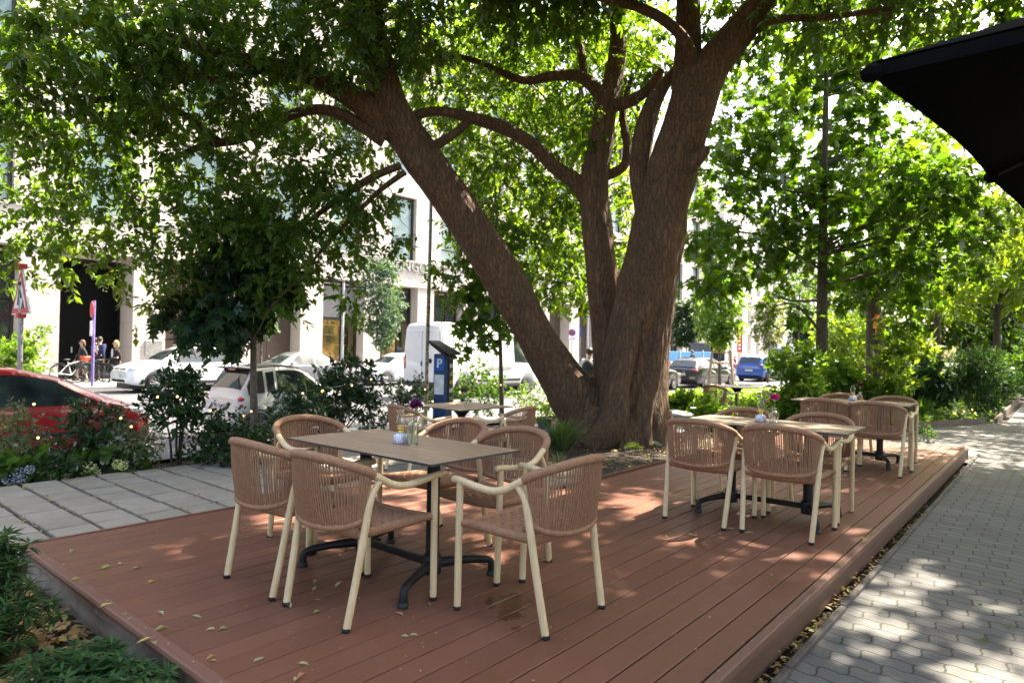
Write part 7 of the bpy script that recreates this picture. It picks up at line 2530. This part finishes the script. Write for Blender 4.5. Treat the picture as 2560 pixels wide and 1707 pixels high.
for i, (px, y0, y1, w_, lab, txt) in enumerate([(1849, 822, 880, 13, 'tall red banner with white lettering across the road', True), (1666, 815, 885, 8, 'narrow red banner on the facade right of the trunk', False)]):
    Y = 30.5 if i == 0 else 31.6
    d = _f + _r * ((px - 1280) / FPX); tt = Y / d.y; s = tt / FPX
    a = P(px, y0, tt); b = P(px, y1, tt)
    t = thing('banner', lab, 'banner', (a.x, Y, b.z), math.radians(-45))
    mb = MB(); mb.box((0, 0, (a.z - b.z) / 2), (w_ * s, .06, a.z - b.z), None, 0, .02); mb.build('cloth', pm('red_banner_cloth', (.62, .03, .015), .7), t)
    if txt:
        mb = MB()
        for k, (z, hgt, ww) in enumerate(((.75, .12, .5), (.62, .10, .5), (.5, .06, .4), (.3, .14, .45), (.15, .1, .45))):
            mb.box((0, -.035, (a.z - b.z) * z), (w_ * s * ww, .01, (a.z - b.z) * hgt * .8), None, 0, .004)
        mb.build('white_lettering', M_SIGNW, t)
    mb = MB(); mb.tube([(w_ * s * .55, 0, -(b.z - RZP)), (w_ * s * .55, 0, a.z - b.z)], .04, 8); mb.build('mast', M_GALV, t)
# shrubs by the facade at the far left
for i, (px, lab) in enumerate(((20, 'light green shrub in a planter at the left edge across the road'), (68, 'pale green leafy shrub before the first stone pier'))):
    x = on_y(px, 29.5)
    shrub('garden_shrub', lab, (x, 29.5, RZP), [((0, 0, .9), (.7, .6, .7), 70), ((.2, 0, 1.6 if i else 1.2), (.45, .4, .5), 40)], L_YEL, .16, 'ovate', 6, None, seed=200 + i, tw=.3)
# ================================================================ LIGHT, SKY, CAMERA
SUN_AZ, SUN_EL = math.radians(-13), math.radians(54)      # direction towards the sun (from +X, counter-clockwise)
w = bpy.data.worlds.new('World'); SC.world = w; w.use_nodes = True
nt = w.node_tree
bg = nt.nodes['Background']
sky = nt.nodes.new('ShaderNodeTexSky'); sky.sky_type = 'NISHITA'; sky.sun_disc = False
sky.sun_elevation = SUN_EL; sky.sun_rotation = math.radians(90) - SUN_AZ
sky.air_density = 1.0; sky.dust_density = 4.0; sky.ozone_density = .6
nt.links.new(sky.outputs[0], bg.inputs['Color']); bg.inputs['Strength'].default_value = SKYS
li = bpy.data.lights.new('sun', 'SUN'); li.energy = SUNS; li.angle = math.radians(.5); li.color = (1, .95, .87)
so = bpy.data.objects.new('sun', li); COL.objects.link(so)
sd = Vector((math.cos(SUN_AZ) * math.cos(SUN_EL), math.sin(SUN_AZ) * math.cos(SUN_EL), math.sin(SUN_EL)))
so.rotation_euler = sd.to_track_quat('Z', 'Y').to_euler()
so.location = (0, 0, 40)

cd = bpy.data.cameras.new('camera'); cam = bpy.data.objects.new('camera', cd); COL.objects.link(cam)
cd.sensor_width = 36; cd.sensor_fit = 'HORIZONTAL'; cd.lens = 36 * FPX / 2560
cd.clip_start = .05; cd.clip_end = 1000
Mx = Matrix((( _r.x, _u.x, -_f.x, 0), (_r.y, _u.y, -_f.y, 0), (_r.z, _u.z, -_f.z, CAMZ), (0, 0, 0, 1)))
cam.matrix_world = Mx
cd.dof.use_dof = True; cd.dof.focus_distance = 4.2; cd.dof.aperture_fstop = 3.2
SC.camera = cam

SC.view_settings.view_transform = 'Standard'; SC.view_settings.look = 'None'
SC.view_settings.exposure = EXPO; SC.view_settings.gamma = 1; SC.view_settings.use_white_balance = True; SC.view_settings.white_balance_temperature = 7100; SC.view_settings.white_balance_tint = 10; SC.view_settings.use_curve_mapping = False
SC.render.engine = 'CYCLES'
cy = SC.cycles
cy.use_denoising = True
cy.max_bounces = 9; cy.diffuse_bounces = 6; cy.glossy_bounces = 3; cy.transmission_bounces = 6; cy.transparent_max_bounces = 10
cy.caustics_reflective = False; cy.caustics_refractive = False
cy.sample_clamp_indirect = 8
